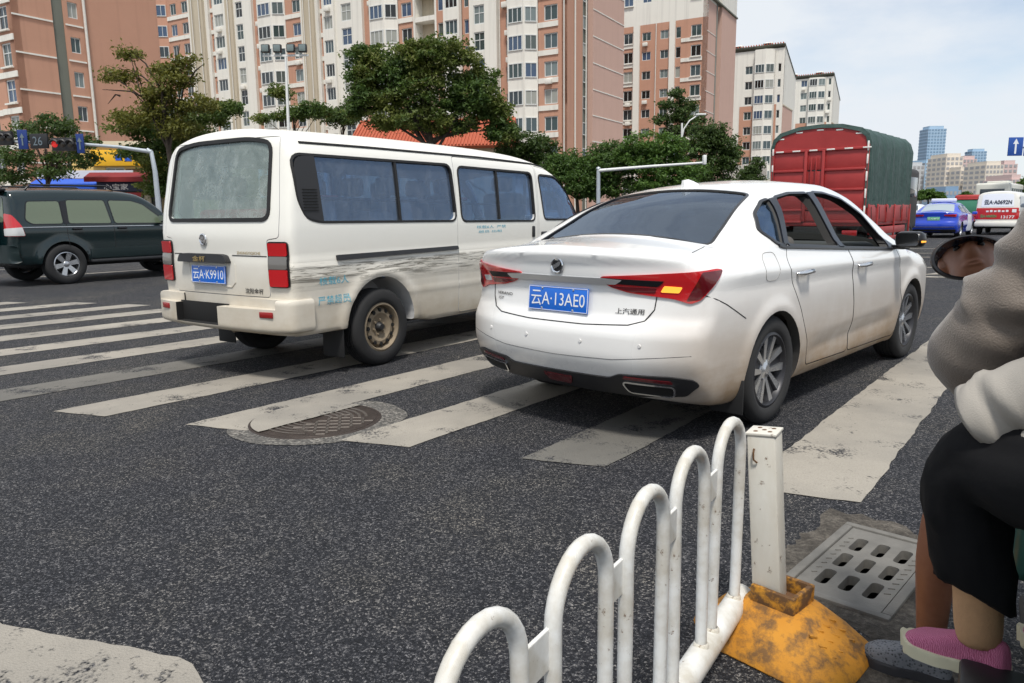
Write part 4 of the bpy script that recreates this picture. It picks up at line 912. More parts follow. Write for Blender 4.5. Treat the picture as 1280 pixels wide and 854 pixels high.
part('rear_bumper',patch(F_suv,rpoly(rect(-.9,.9,.45,.78),.06),'rear',.07,.12,.08),'suv_lower',suv)
part('rear_window',patch(F_suv,rpoly([(-.62,1.2),(.62,1.2),(.56,1.66),(-.56,1.66)],.06),'rear',.006,.012,.08),'suv_glass',suv,ang=60)
part('roof_spoiler',MB().add(rbox((0,.05,1.79),(1.25,.26,.05),.02)),'gloss_black',suv)
sw=part('spare_wheel',MB().add(tyre_mesh(.38,.22,.22),0,Matrix.Rotation(R(90),4,'Z')),'tyre',suv,ang=50,loc=(.1,-.10,.98)); part('wheel_cover',MB().add(lathe([(0,-.13),(.30,-.12),(.36,-.06),(.365,.05)],40,'y')),'suv_paint',sw)
four_wheels(suv,.385,.235,.265,6,.95,3.74,.83)
part('underbody',MB().add(rbox((0,2.3,.42),(1.3,3.9,.2),.04)),'rubber',suv)
# ---- blue taxi
paint('taxi_blue',(.012,.055,.50),.2,.8); M('taxi_sign',(.75,.78,.85),.4); M('dark_glass',(.03,.04,.05),.07,coat=.4); M('pale_glass',(.30,.36,.40),.08,coat=.5)
body=raymesh(F_sedan,((-1.2,-.3,.05),(1.2,4.9,1.75)),((-.45,.5,.38),(.45,4.1,.68)),(24,64,24)); fixn(body); dummy_slots(body); setmi(body,0); body=arch_cut(body,.985,3.645,.325,.358,.55,1.1)
tp=Vector((17.45,31.25,0)); taxi=car_root('blue_taxi','bright blue taxi with green plate and white side panel ahead of the red truck','car',tp.x,tp.y,RDh)
part('body',reclass(body,F_sedan,.03),['taxi_blue','rubber','rubber'],taxi,ang=40)
part('rear_window',patch(F_sedan,rwp,'top',.008,.014,.1),'pale_glass',taxi,ang=60)
part('windscreen',patch(F_sedan,wsp,'top',.008,.014,.1),'dark_glass',taxi,ang=60)
for sd,sx in (('right',1),('left',-1)):
    for pl in (q_gl,w_r,w_f): part('side_window',patch(F_sedan,pl,sd,.008,.014,.1),'dark_glass',taxi,ang=60)
    part('door_panel',patch(F_sedan,d_f,sd,.006,.012,.12),'taxi_sign',taxi)
    e=part('tail_light',patch(F_sedan,rpoly([(sx*.36,.955),(sx*.80,.975),(sx*.78,.87),(sx*.40,.90)],.02),'rear',.012,.02,.06),'lamp_red',taxi); part('lamp_bar',patch(F_sedan,[(sx*.42,.93),(sx*.74,.94),(sx*.74,.91),(sx*.44,.91)],'rear',.016,.01,.06),'lamp_dark_red',e)
    part('wing_mirror',MB().add(rbox((sx*1.02,3.05,1.0),(.2,.12,.13),.04)),'taxi_blue',taxi)
part('rear_diffuser',patch(F_sedan,rpoly([(-.78,.24),(.78,.24),(.80,.36),(-.80,.36)],.02),'rear',.01,.03,.1),'black_plastic',taxi)
part('trim_strip',patch(F_sedan,rpoly([(-.76,.45),(.76,.45),(.76,.475),(-.76,.475)],.005),'rear',.008,.012,.1),'chrome',taxi)
plate(taxi,F_sedan,0,.80,'云AD8P35','plate_green','plate_white',.46,.14)
part('roof_sign',MB().add(rbox((0,1.9,1.55),(.95,.2,.16),.04)),'taxi_sign',taxi)
four_wheels(taxi,.325,.225,.205,5,.985,3.645,.775)
# ---- pale sedan between the truck and the taxi
paint('white_car',(.75,.77,.8),.25,.6)
pc=at(1129,262,44); wc=car_root('far_white_car','white car half hidden between the red truck and the blue taxi','car',pc.x,pc.y,RDh)
part('body',body.copy(),['white_car','rubber','rubber'],wc,ang=40); part('rear_window',patch(F_sedan,rwp,'top',.008,.014,.1),'dark_glass',wc,ang=60)
for sx in(-1,1): part('tail_light',patch(F_sedan,rpoly([(sx*.36,.955),(sx*.80,.975),(sx*.78,.85),(sx*.40,.90)],.02),'rear',.012,.02,.06),'lamp_red',wc)
four_wheels(wc,.325,.225,.205,5,.985,3.645,.775)
pc=at(1290,268,36); dc=car_root('far_dark_car','dark grey car at the right edge beside the white and red van','car',pc.x,pc.y,RDh)
paint('grey_car',(.05,.055,.06),.25,.6); part('body',body.copy(),['grey_car','rubber','rubber'],dc,ang=40); part('rear_window',patch(F_sedan,rwp,'top',.008,.014,.1),'dark_glass',dc,ang=60)
for sx in(-1,1): part('tail_light',patch(F_sedan,rpoly([(sx*.36,.955),(sx*.80,.975),(sx*.78,.85),(sx*.40,.90)],.02),'rear',.012,.02,.06),'lamp_red',dc)
four_wheels(dc,.325,.225,.205,5,.985,3.645,.775)
# ---- white and red passenger van
paint('mini_white',(.74,.73,.68),.35,.3); M('mini_red',(.52,.02,.025),.45); M('ink',(.02,.03,.06),.6)
body=raymesh(F_van,((-1.2,-.3,.1),(1.2,5.2,2.3)),((-.45,.5,.6),(.45,4.3,.95)),(24,60,28)); fixn(body); dummy_slots(body); setmi(body,0); body=arch_cut(body,1.02,3.62,.355,.40,.5,1.1)
mv=car_root('rear_advert_van','white van with red tail panel and big plate lettering on its rear window','van',21.75,33.9,RDh)
part('body',reclass(body,F_van,.03),['mini_white','rubber','rubber'],mv,ang=40)
part('rear_window',patch(F_van,rwn,'rear',.008,.014,.1),'taxi_sign',mv,ang=60)
def mini_text(tx,x,z,wd,ht,mt,bold=.02):
    part('lettering',surf_text(F_van,text_fit(tx,wd,ht,bold),'rear',x,z,.022),mt,mv,ang=0)
mini_text('云A·A0692N',0,1.45,1.05,.22,'ink',.03)
part('red_panel',patch(F_van,rpoly(rect(-.80,.80,.70,1.20),.02),'rear',.012,.02,.1),'mini_red',mv)
mini_text('云A·A0692N',-.32,.84,.62,.14,'plate_green'); mini_text('13177',.42,.80,.5,.13,'plate_white')
for i in range(6): part('lettering',patch(F_van,rpoly(rect(-.42+i*.15,-.32+i*.15,1.02,1.09+.02*(i%2)),.01),'rear',.02,.01,.1),'plate_white',mv,ang=0)
part('lettering',patch(F_van,rpoly(rect(.56,.72,1.0,1.14),.01),'rear',.02,.01,.1),'plate_white',mv,ang=0)
for sx in (-1,1): 
    part('tail_light',patch(F_van,rpoly(rect(sx*.77-.05,sx*.77+.05,.72,1.05),.02),'rear',.02,.03,.05),'lamp_red',mv)
    for pl in (vw1,vw2,vw3): part('side_window',patch(F_van,pl,'right' if sx>0 else 'left',.006,.012,.12),'dark_glass',mv,ang=60)
part('rear_bumper',MB().add(rbox((0,.02,.48),(1.66,.16,.22),.05)),'mini_white',mv)
four_wheels(mv,.325,.205,.185,5,1.02,3.62,.745); part('underbody',MB().add(rbox((0,2.6,.36),(1.2,3.9,.16),.04)),'rubber',mv)
# ---- red stake truck with green tarpaulin
t=NT('truck_red'); vec=t.coord(); t.set(col=t.mix(t.noise(2.5,6,.65,vec),(.27,.020,.020),(.43,.042,.040)),rough=.5); t.bump(t.noise(6,3),.2,.02)
t=NT('tarpaulin'); vec=t.coord(); t.set(col=t.mix(t.noise(3,5,.6,vec),(.018,.045,.040),(.045,.09,.078)),rough=.62); wv=t.n('ShaderNodeTexWave',{'Scale':1.3,'Distortion':2.5,'Detail':3.,'Vector':t.coord((.6,1.,.08))},bands_direction='Y'); t.bump(t.math('MULTIPLY_ADD',wv.outputs['Fac'],.6,t.noise(5,4)),.6,.06)
M('reflect_white',(.80,.80,.76),.35); M('chassis',(.03,.028,.027),.7,var=.3)
TW=2.32; tc_=Vector((8.44,18.0,0))-RN*(TW/2)
truck=car_root('stake_truck','red stake truck with dark green tarpaulin cover in front of the sedan','truck',tc_.x,tc_.y,RDh)
hw=TW/2; arch=[(-hw,2.72),(-hw+.06,2.95),(-hw+.22,3.10),(-.5,3.22),(0,3.25),(.5,3.22),(hw-.22,3.10),(hw-.06,2.95),(hw,2.72)]
def arch_z(x): return float(np.interp(x,[a for a,b in arch],[b for a,b in arch]))
fr=MB()
def tb(nm,x0,x1,y0,y1,z0,z1,mt='truck_red',r=.008): return part(nm,MB().add(rbox(((x0+x1)/2,(y0+y1)/2,(z0+z1)/2),(x1-x0,y1-y0,z1-z0),r)),mt,truck,ang=30)
# rear: top arched board, two leaves of ribbed panels, posts
part('top_board',MB().add(prism([(-hw+.07,2.66)]+[(x*.99,z-.03) for x,z in arch]+[(hw-.07,2.66)],-.01,.03,lambda u,w_,t_:(u,t_,w_))),'truck_red',truck,ang=20)
for x in (-hw+.035,hw-.035): tb('corner_post',x-.035,x+.035,-.03,.06,.95,2.75)
for x in (-.30,.12): tb('door_post',x-.035,x+.035,-.055,.02,.95,2.66)
for k,(z0,z1) in enumerate(((2.20,2.64),(1.72,2.17),(1.24,1.69),(.95,1.21))):
    for x0,x1 in ((-hw+.075,-.34),(-.262,.082),(.158,hw-.075)):
        p=tb('board',x0,x1,-.01,.03,z0,z1)
    for x0,x1 in ((-hw+.08,-.34),(.158,hw-.08)): tb('rib',x0,x1,-.045,-.008,z0-.035,z0+.025)
tb('top_rail',-hw+.07,hw-.07,-.05,.03,2.64,2.70)
for i in range(6): 
    x=-hw+.12+i*.41; tb('reflective_strip',x,x+.19,-.058,-.052,2.655,2.688,'reflect_white',.002)
for z in (1.1,1.5,1.9,2.3,2.6): tb('reflective_strip',hw-.055,hw-.015,-.038,-.032,z,z+.22,'reflect_white',.002)
for z in (1.4,2.2,2.6): tb('reflective_strip',-hw+.015,-hw+.055,-.038,-.032,z,z+.16,'reflect_white',.002)
for i,x in enumerate((-.95,-.5,.0,.45,.9)): 
    tb('reflective_strip',x-.08,x+.08,-.016,-.011,arch_z(x)-.12,arch_z(x)-.09,'reflect_white',.002)
for s_ in (-1,1): tb('latch',s_*.06-.1,s_*.06-.08,-.09,-.05,1.3,2.5)
# tarp over hoops
N=15; tv=[];tf=[]; prof=[(-hw-.03,1.28)]+[(-hw-.03,2.0)]+[(x*1.035,z+.03) for x,z in arch]+[(hw+.03,2.0),(hw+.03,1.28)]
ny=36
for j in range(ny+1):
    y=4.2*j/ny
    sag=.035*abs(math.sin(math.pi*j/6)); 
    for i,(x,z) in enumerate(prof):
        k=.02*math.sin(j*1.7+i)+.014*math.sin(j*.6+i*2.1); edge=.05*math.sin(j*.9) if i in(0,len(prof)-1) else 0
        tv.append((x-(sag+k*.8)*(1 if x>0 else -1)*(abs(x)>hw-.1),y-.02,z-(sag if abs(x)<hw-.1 else sag*.5)-edge))
m_=len(prof)
for j in range(ny):
    for i in range(m_-1): tf.append((j*m_+i,(j+1)*m_+i,(j+1)*m_+i+1,j*m_+i+1))
b0=len(tv)
for i,(x,z) in enumerate(prof): tv.append((x*.93,-.035,2.0+(z-2.0)*.93 if z>2 else z))
for i in range(m_-1): tf.append((i,i+1,b0+i+1,b0+i))
me=vf_mesh(tv,tf); part('tarpaulin',me,'tarpaulin',truck,ang=60)
for j in range(6): 
    y=.25+j*.72; part('tie_rope',MB().add(tube([(hw+.045,y,1.30),(hw+.05,y+.05,1.0)],.008,5)),'chassis',truck)
for s_ in (-1,1):
    for k in range(5): tb('side_board',s_*hw-.025,s_*hw+.025,.05+k*.84,.85+k*.84,.92,1.34)
    for k in range(6): tb('side_post',s_*(hw+.03)-.02,s_*(hw+.03)+.02,.03+k*.838,.09+k*.838,.55 if k%2 else .9,1.36)
    tb('side_guard',s_*hw-.04,s_*hw+.04,.4,3.8,.62,.80); tb('side_guard',s_*hw-.04,s_*hw+.04,.4,3.8,.45,.55)
    tb('reflective_strip',s_*(hw+.052)-.002,s_*(hw+.052)+.002,.3,1.2,.68,.74,'reflect_white',.001)
tb('bed_floor',-hw,hw,0,4.2,.84,.93); tb('chassis_beam',-.5,.5,-.1,5.6,.55,.83,'chassis'); tb('rear_guard',-1.0,1.0,-.12,-.04,.42,.54)
for s_ in (-1,1): part('tail_light',MB().add(rbox((s_*.85,-.14,.68),(.34,.05,.13),.01)),'lamp_red',truck)
cabm=MB().add(rbox((0,5.15,1.5),(2.1,1.55,1.75),.14,3)); part('cab',cabm,'chassis',truck)
for s_ in (-1,1): part('cab_window',MB().add(rbox((s_*1.052,5.2,1.85),(.012,.9,.55),.005)),'dark_glass',truck)
part('cab_windscreen',MB().add(rbox((0,5.93,1.85),(1.8,.012,.7),.005)),'dark_glass',truck)
a=wheel(truck,(.88,1.15,.42),1,.42,.26,.30,5); copy_wheel(a,(.95,4.9,.42)); b=wheel(truck,(-.88,1.15,.42),-1,.42,.26,.30,5); copy_wheel(b,(-.95,4.9,.42))
# ---- green-covered truck further on, and a white bus beyond the red-panel van
M('tarp_green',(.05,.22,.14),.7,var=.2,vs_=2)
pc=at(1198,270,44); tk=car_root('covered_truck','small lorry under a bright green cover between the blue taxi and the white van','truck',pc.x,pc.y,RDh)
part('cargo_cover',MB().add(rbox((0,1.8,1.25),(1.95,3.6,.85),.06)),'tarp_green',tk); part('cover_edge',MB().add(rbox((0,1.8,1.70),(2.02,3.66,.07),.02)),'truck_red',tk)
for z in (.62,.78): part('tail_board',MB().add(rbox((0,-.03,z),(1.95,.06,.13),.01)),'truck_red',tk)
part('chassis_beam',MB().add(rbox((0,2.6,.55),(.9,5.2,.22),.02)),'chassis',tk); part('cab',MB().add(rbox((0,4.5,1.3),(1.8,1.4,1.4),.12,3)),'truck_red',tk)
for s_ in (-1,1): part('tail_light',MB().add(rbox((s_*.7,-.06,.5),(.3,.05,.1),.01)),'lamp_red',tk)
for s_ in (-1,1): part('mud_flap',MB().add(rbox((s_*.72,.55,.34),(.4,.02,.4),.005)),'rubber',tk)
a=wheel(tk,(.75,1.0,.36),1,.36,.2,.24,5); copy_wheel(a,(.75,4.4,.36)); b=wheel(tk,(-.75,1.0,.36),-1,.36,.2,.24,5); copy_wheel(b,(-.75,4.4,.36))
M('bus_white',(.62,.62,.56),.4,var=.1)
pc=at(1238,262,62); bs=car_root('white_bus','pale bus standing out above the white and red van','bus',pc.x,pc.y,RDh)
part('body',MB().add(rbox((0,4.5,1.85),(2.45,9,2.6),.18,4)),'bus_white',bs); part('rear_window',MB().add(rbox((0,-.005,2.35),(1.7,.03,.65),.01)),'dark_glass',bs); part('roof_unit',MB().add(rbox((0,4,3.25),(1.6,2.6,.25),.08)),'bus_white',bs)
for s_ in (-1,1):
    part('tail_light',MB().add(rbox((s_*1.0,-.01,1.1),(.25,.03,.4),.01)),'lamp_red',bs)
    for k in range(6): part('side_window',MB().add(rbox((s_*1.226,1.2+k*1.4,2.35),(.012,1.25,.75),.004)),'dark_glass',bs)
a=wheel(bs,(1.05,2.2,.48),1,.48,.28,.28,5); copy_wheel(a,(1.05,7,.48)); b=wheel(bs,(-1.05,2.2,.48),-1,.48,.28,.28,5); copy_wheel(b,(-1.05,7,.48))
# ================================================================== RAILING
t=NT('rail_white'); vec=t.coord(); a=t.noise(30,6,.7,vec); b=t.noise(7,5,.65,vec)
t.set(col=t.mix(t.ramp(a,[(.64,0),(.69,.85)]),t.mix(t.ramp(b,[(.38,0),(.62,.65)]),(.76,.77,.76),(.42,.37,.28)),(.16,.10,.06)),rough=.42,coat=.2); t.bump(a,.12,.003)
t=NT('post_white'); vec=t.coord(); a=t.noise(22,7,.72,vec); b=t.noise(5,5,.65,t.coord((1,1,.3)))
t.set(col=t.mix(t.ramp(a,[(.60,0),(.66,.9)]),t.mix(t.ramp(b,[(.35,.05),(.7,.6)]),(.70,.69,.64),(.42,.35,.24)),(.13,.075,.04)),rough=.6); t.bump(a,.2,.004)
t=NT('base_yellow'); vec=t.coord(); a=t.noise(16,7,.72,vec); b=t.noise(5,5,.6,vec)
t.set(col=t.mix(t.ramp(a,[(.46,0),(.62,.85)]),t.mix(b,(.44,.165,.012),(.58,.27,.022)),(.10,.055,.025)),rough=.75); t.bump(a,.5,.006)
t=NT('base_rusty'); vec=t.coord(); a=t.noise(18,7,.72,vec); t.set(col=t.mix(t.ramp(a,[(.38,0),(.52,.95)]),(.55,.25,.02),(.09,.045,.02)),rough=.8); t.bump(a,.5,.006)
M('rusty_iron',(.13,.065,.03),.85,var=.5,vs_=25,bump=.3,bs=80)
ru=Vector((.160,.250,0)); rl=ru.length; rh=math.atan2(ru.x,ru.y); H1=Vector((.597,1.985,0))
rail=thing('road_railing','white tubular hooped railing panel ending at the square post in front','railing',(H1.x,H1.y,0),rh)
zt=.705; zr=.125; hwid=.104; rt=.0155
hp=[(0,-hwid,zr)]+[(0,-hwid,z) for z in (.25,.4,.5,zt-rt-hwid)]+[(0,-hwid*math.cos(a),zt-rt-hwid+hwid*math.sin(a)) for a in [math.pi*i/14 for i in range(1,14)]]+[(0,hwid,z) for z in (zt-rt-hwid,.5,.4,.25,zr)]
hme=mesh_of(MB().add(tube(hp,rt,14))); hme.materials.append(MATS['rail_white']); smooth(hme,60)
cme=mesh_of(MB().add(rbox((0,0,0),(.008,rl-2*hwid,.075),.002))); cme.materials.append(MATS['rail_white'])
wme=mesh_of(MB().add(lathe([(.0158,.006),(.020,.002),(.022,-.008),(.016,-.012)],14,'z'))); wme.materials.append(MATS['post_white']); smooth(wme,60)
for i in range(8):
    inst('hoop',hme,rail,(0,-i*rl,0),(random.uniform(-.012,.012),random.uniform(-.012,.012),random.uniform(-.02,.02)))
    for s_ in (-1,1): inst('weld_bead',wme,rail,(0,-i*rl+s_*hwid,zr+.006))
    if i: inst('connector_plate',cme,rail,(0,-i*rl+rl/2,.555))
part('bottom_rail',MB().add(tube([(0,.19,zr-.03),(0,-7*rl-.2,zr-.03)],.036,18)),'rail_white',rail,ang=60)
pp=Vector((.772,2.075,0)); 
post=thing('railing_post','square rusty-topped white post standing in the yellow block','post',(pp.x,pp.y,0),rh)
mb=MB(); mb.add(rbox((0,0,.37),(.082,.082,.52),.006)); post.rotation_euler=(.0,-.075,-rh); part('shaft',mb,'post_white',post)
part('top_plate',MB().add(rbox((0,0,.633),(.088,.088,.008),.002)),'post_white',post)
for dx,dy in ((-.02,-.02),(.02,-.018),(-.018,.022),(.022,.02),(0,0)): part('bolt_hole',MB().add(lathe([(0,.0085),(.006,.008),(.009,.005)],10,'z'),0,Matrix.Translation((dx,dy,.63))),'rusty_iron',post)
part('hook',MB().add(tube([(-.02,-.043,.59),(-.02,-.052,.58),(-.02,-.052,.56),(-.012,-.046,.55)],.003,6)),'rusty_iron',post)
foot=thing('ballast_block','chipped yellow cast iron ballast block holding the white post','ballast block',(pp.x+.02,pp.y-.02,0),rh+.25)
# frustum: two sloping lobes around a socket
def frust(p0,z0,p1,z1): 
    n=len(p0); return [(x,y,z0) for x,y in p0]+[(x,y,z1) for x,y in p1],[tuple(range(n,2*n)),tuple(range(n-1,-1,-1))]+[(i,(i+1)%n,n+(i+1)%n,n+i) for i in range(n)]
outer=[(-.24,-.10),(-.15,-.19),(.13,-.20),(.25,-.13),(.25,-.03),(.24,.11),(.12,.19),(-.14,.18),(-.24,.09)]
mid=[(x*.96,y*.96) for x,y in outer]; inner=[(-.09,-.05),(-.075,-.075),(.07,-.075),(.09,-.05),(.09,0),(.09,.05),(.07,.075),(-.075,.075),(-.09,.05)]
me=bpy.data.meshes.new('ft'); mb=MB(); n=len(outer)
v=[(x,y,0) for x,y in outer]+[(x,y,.03) for x,y in mid]+[(x,y,.125) for x,y in inner]
f=[tuple(range(n-1,-1,-1)),tuple(range(2*n,3*n))]+[(i,(i+1)%n,n+(i+1)%n,n+i) for i in range(n)]+[(n+i,n+(i+1)%n,2*n+(i+1)%n,2*n+i) for i in range(n)]
mb.add((v,f)); me=mesh_of(mb); bm=bmesh.new(); bm.from_mesh(me); bmesh.ops.bevel(bm,geom=bm.edges[:],offset=.006,segments=2,affect='EDGES'); bm.to_mesh(me); bm.free(); part('cast_block',me,'base_yellow',foot,ang=40)
# socket collar: four walls round the post
for (c,s_) in (((0,.058,.145),(.135,.016,.06)),((0,-.058,.145),(.135,.016,.06)),((.0595,0,.145),(.016,.099,.06)),((-.0595,0,.145),(.016,.099,.06))): part('socket_wall',MB().add(rbox(c,s_,.004)),'base_rusty',foot)
part('socket_rust',MB().add(rbox((0,0,.128),(.102,.098,.006),.001)),'rusty_iron',foot)
for i in range(4):       # worn raised characters on the slope
    x=.12+.0*i; 
    for j in range(3): part('raised_mark',MB().add(tube([(.125+.028*j,-.085+.04*i,.118-.0305*(1+j)*.62),(.14+.028*j,-.07+.04*i,.114-.0305*(1+j)*.62)],.0045,5)),'base_yellow',foot)
# ================================================================== PEOPLE ON THE SCOOTER
def eval_mods(me,fn):
    o=link_mesh(me); fn(o); dg=bpy.context.evaluated_depsgraph_get(); dg.update(); r=bpy.data.meshes.new_from_object(o.evaluated_get(dg)); bpy.data.objects.remove(o); return r
def skin(J,E,root,sub=2):
    names=list(J); bm=bmesh.new(); sk=bm.verts.layers.skin.verify(); vs_={}
    for n_ in names:
        p,r=J[n_]; q=bm.verts.new(p); q[sk].radius=(r,r) if not hasattr(r,'__len__') else r; q[sk].use_root=(n_==root); vs_[n_]=q
    for a,b in E: bm.edges.new((vs_[a],vs_[b]))
    me=bpy.data.meshes.new('sk'); bm.to_mesh(me); bm.free()
    def fn(o):
        o.modifiers.new('s','SKIN').use_smooth_shade=True; m=o.modifiers.new('u','SUBSURF'); m.levels=sub; m.render_levels=sub
    return eval_mods(me,fn)
def chain(names): return [(names[i],names[i+1]) for i in range(len(names)-1)]
def rings(secs,n=20,cap=True):
    """secs: (center, normal, up, ra, rb): elliptical rings joined to one surface"""
    v=[];f=[]
    for c,nr,u,ra,rb in secs:
        c,nr,u=Vector(c),Vector(nr).normalized(),Vector(u); u=(u-nr*u.dot(nr)).normalized(); w_=nr.cross(u)
        for k in range(n): t=2*math.pi*k/n; v.append(c+u*math.cos(t)*ra+w_*math.sin(t)*rb)
    for i in range(len(secs)-1):
        for k in range(n): f.append((i*n+k,i*n+(k+1)%n,(i+1)*n+(k+1)%n,(i+1)*n+k))
    if cap: f+=[tuple(range(n-1,-1,-1)),tuple(range((len(secs)-1)*n,len(secs)*n))]
    return v,f
def sleeve_mesh(path,radii,seed=0,n=40,m=56,amp=.09,cuff=0.):
    """a sleeve swept along the arm, with creases gathered at bends and the cuff"""
    rnd=random.Random(seed); P=[Vector(p) for p in path]; L_=[0]
    for i in range(1,len(P)): L_.append(L_[-1]+(P[i]-P[i-1]).length)
    def pos(t):
        s_=t*L_[-1]; i=max(0,min(len(P)-2,sum(1 for q in L_ if q<=s_)-1)); u=(s_-L_[i])/(L_[i+1]-L_[i]); p0=P[max(0,i-1)];p1=P[i];p2=P[i+1];p3=P[min(len(P)-1,i+2)]
        return .5*((2*p1)+(p2-p0)*u+(2*p0-5*p1+4*p2-p3)*u*u+(3*p1-p0-3*p2+p3)*u**3), radii[i]*(1-u)+radii[i+1]*u
    fl=[(rnd.uniform(0,1),rnd.uniform(0,6.28),rnd.uniform(.02,.05),rnd.uniform(.8,1.8),rnd.choice((-1,1))*rnd.uniform(.02,.07),rnd.uniform(.5,1)) for _ in range(34)]
    v=[];prev=None
    for j in range(m+1):
        t=j/m; c,r=pos(t); d=(pos(min(1,t+.01))[0]-pos(max(0,t-.01))[0]).normalized(); u=(d.orthogonal() if prev is None else prev-d*prev.dot(d)).normalized(); prev=u; w_=d.cross(u)
        for k in range(n):
            th=2*math.pi*k/n; h=0
            for (tc_,ph,wd,aw,sl,am) in fl:
                da=(th-ph+math.pi)%(2*math.pi)-math.pi; x=(t-tc_-sl*da)/wd
                h+=am*amp*(math.exp(-x*x)-.7*math.exp(-((x-1.7)**2)))*math.exp(-(da/aw)**2)
            rr=r*(1+h*(.6+.4*math.sin(t*3.1)))*(1+cuff*max(0,(t-.9)/.1)); v.append(c+(u*math.cos(th)+w_*math.sin(th))*rr)
    f=[(j*n+k,j*n+(k+1)%n,(j+1)*n+(k+1)%n,(j+1)*n+k) for j in range(m) for k in range(n)]
    # turned-in cuff
    b=m*n; c=pos(1)[0]; 
    for k in range(n): v.append(v[b+k].lerp(c,.25)-(pos(1)[0]-pos(.95)[0])*.6)
    f+=[(b+k,b+(k+1)%n,b+n+(k+1)%n,b+n+k) for k in range(n)]; f.append(tuple(range(n-1,-1,-1)))
    me=vf_mesh(v,f); fixn(me); return me
def cloth(me,amp,scale,seed=0,sub=1):
    """creases: noise displacement along normals"""
    def fn(o):
        m=o.modifiers.new('u','SUBSURF'); m.levels=sub; m.render_levels=sub
        tx=bpy.data.textures.new('cl','CLOUDS'); tx.noise_scale=scale; tx.noise_depth=3
        d=o.modifiers.new('d','DISPLACE'); d.texture=tx; d.strength=amp; d.mid_level=.5; d.texture_coords='LOCAL'
    return eval_mods(me,fn)
def head_mesh(c,look,up=Vector((0,0,1)),s=1.):
    """head with brow, nose, lips, chin, ears; look = facing direction"""
    def F(x,y,z):
        y=y/s;x=x/s;z=z/s; ax=np.abs(x)
        sk=np.sqrt((x/.075)**2+((y+.012)/.093)**2+((z-.035)/.092)**2)-1
        jaw=np.sqrt((x/.058)**2+((y-.022)/.070)**2+((z+.045)/.070)**2)-1
        f=-smax(-sk,-jaw,.5)*.08
        nose=np.sqrt((x/(.014+.012*np.clip((.03-z)/.06,0,1)))**2+((y-.088)/.026)**2+((z+.005)/.032)**2)-1; f=-smax(-f,-nose*.02,.016)
        lip=np.sqrt((x/.026)**2+((y-.086)/.012)**2+((z+.052)/.011)**2)-1; f=-smax(-f,-lip*.010,.006)
        slit=np.sqrt((x/.026)**2+((y-.099)/.008)**2+((z+.052)/.0022)**2)-1; f=np.maximum(f,-slit*.004)
        eye=np.sqrt(((ax-.032)/.02)**2+((y-.088)/.016)**2+((z-.022)/.012)**2)-1; f=np.maximum(f,-eye*.008)
        ear=np.sqrt(((ax-.078)/.012)**2+((y+.01)/.022)**2+((z-.005)/.034)**2)-1; f=-smax(-f,-ear*.015,.008)
        return f
    me=raymesh(F,((-.14*s,-.15*s,-.16*s),(.14*s,.17*s,.16*s)),((-.02*s,-.03*s,-.03*s),(.02*s,.03*s,.04*s)),(44,44,44)); fixn(me)
    y=look.normalized(); x=y.cross(up).normalized(); z=x.cross(y); m=Matrix((x,y,z)).transposed().to_4x4(); m.translation=c; me.transform(m); return me,m
def hand_mesh(w,d,nrm,curl=1.0,side=1,s=1.):
    """palm and five separate fingers; w wrist, d along the hand, nrm back-of-hand normal, fingers curl towards -nrm"""
    d=d.normalized(); nrm=(nrm-d*nrm.dot(d)).normalized(); x=d.cross(nrm)*side
    def P(a,b,c_): return w+x*a*s+d*b*s+nrm*c_*s
    palm=rings([(P(0,-.02,0),d,x,.026*s,.018*s),(P(0,.02,0),d,x,.034*s,.017*s),(P(0,.06,0),d,x,.041*s,.015*s),(P(0,.088,-.002),d,x,.040*s,.012*s)],16); me=vf_mesh(*palm); fixn(me)
    for i,(a,L_,r0) in enumerate(((-.030,.068,.0082),(-.010,.078,.0088),(.011,.072,.0085),(.030,.056,.0076))):
        pts=[P(a*.9,.07,-.001)]; ang=.15*curl; p=[a,.088,-.003]; 
        for seg,(fr_,da) in enumerate(((.42,.55),(.32,.75),(.26,.6))):
            ang+=da*curl*(.35 if seg==0 else 1); p=[p[0]*1.01,p[1]+L_*fr_*math.cos(ang),p[2]-L_*fr_*math.sin(ang)]; pts.append(P(*p))
        m=vf_mesh(*tube(pts,[r0*1.1*s,r0*1.0*s,r0*.92*s,r0*.7*s],10)); fixn(m); me=boolean(me,m,'UNION')
    pts=[P(-.026,.02,-.004),P(-.050,.045,-.014),P(-.056,.072,-.026),P(-.048,.094,-.034)]
    m=vf_mesh(*tube(pts,[.014*s,.0115*s,.0100*s,.0075*s],10)); fixn(m); return boolean(me,m,'UNION')
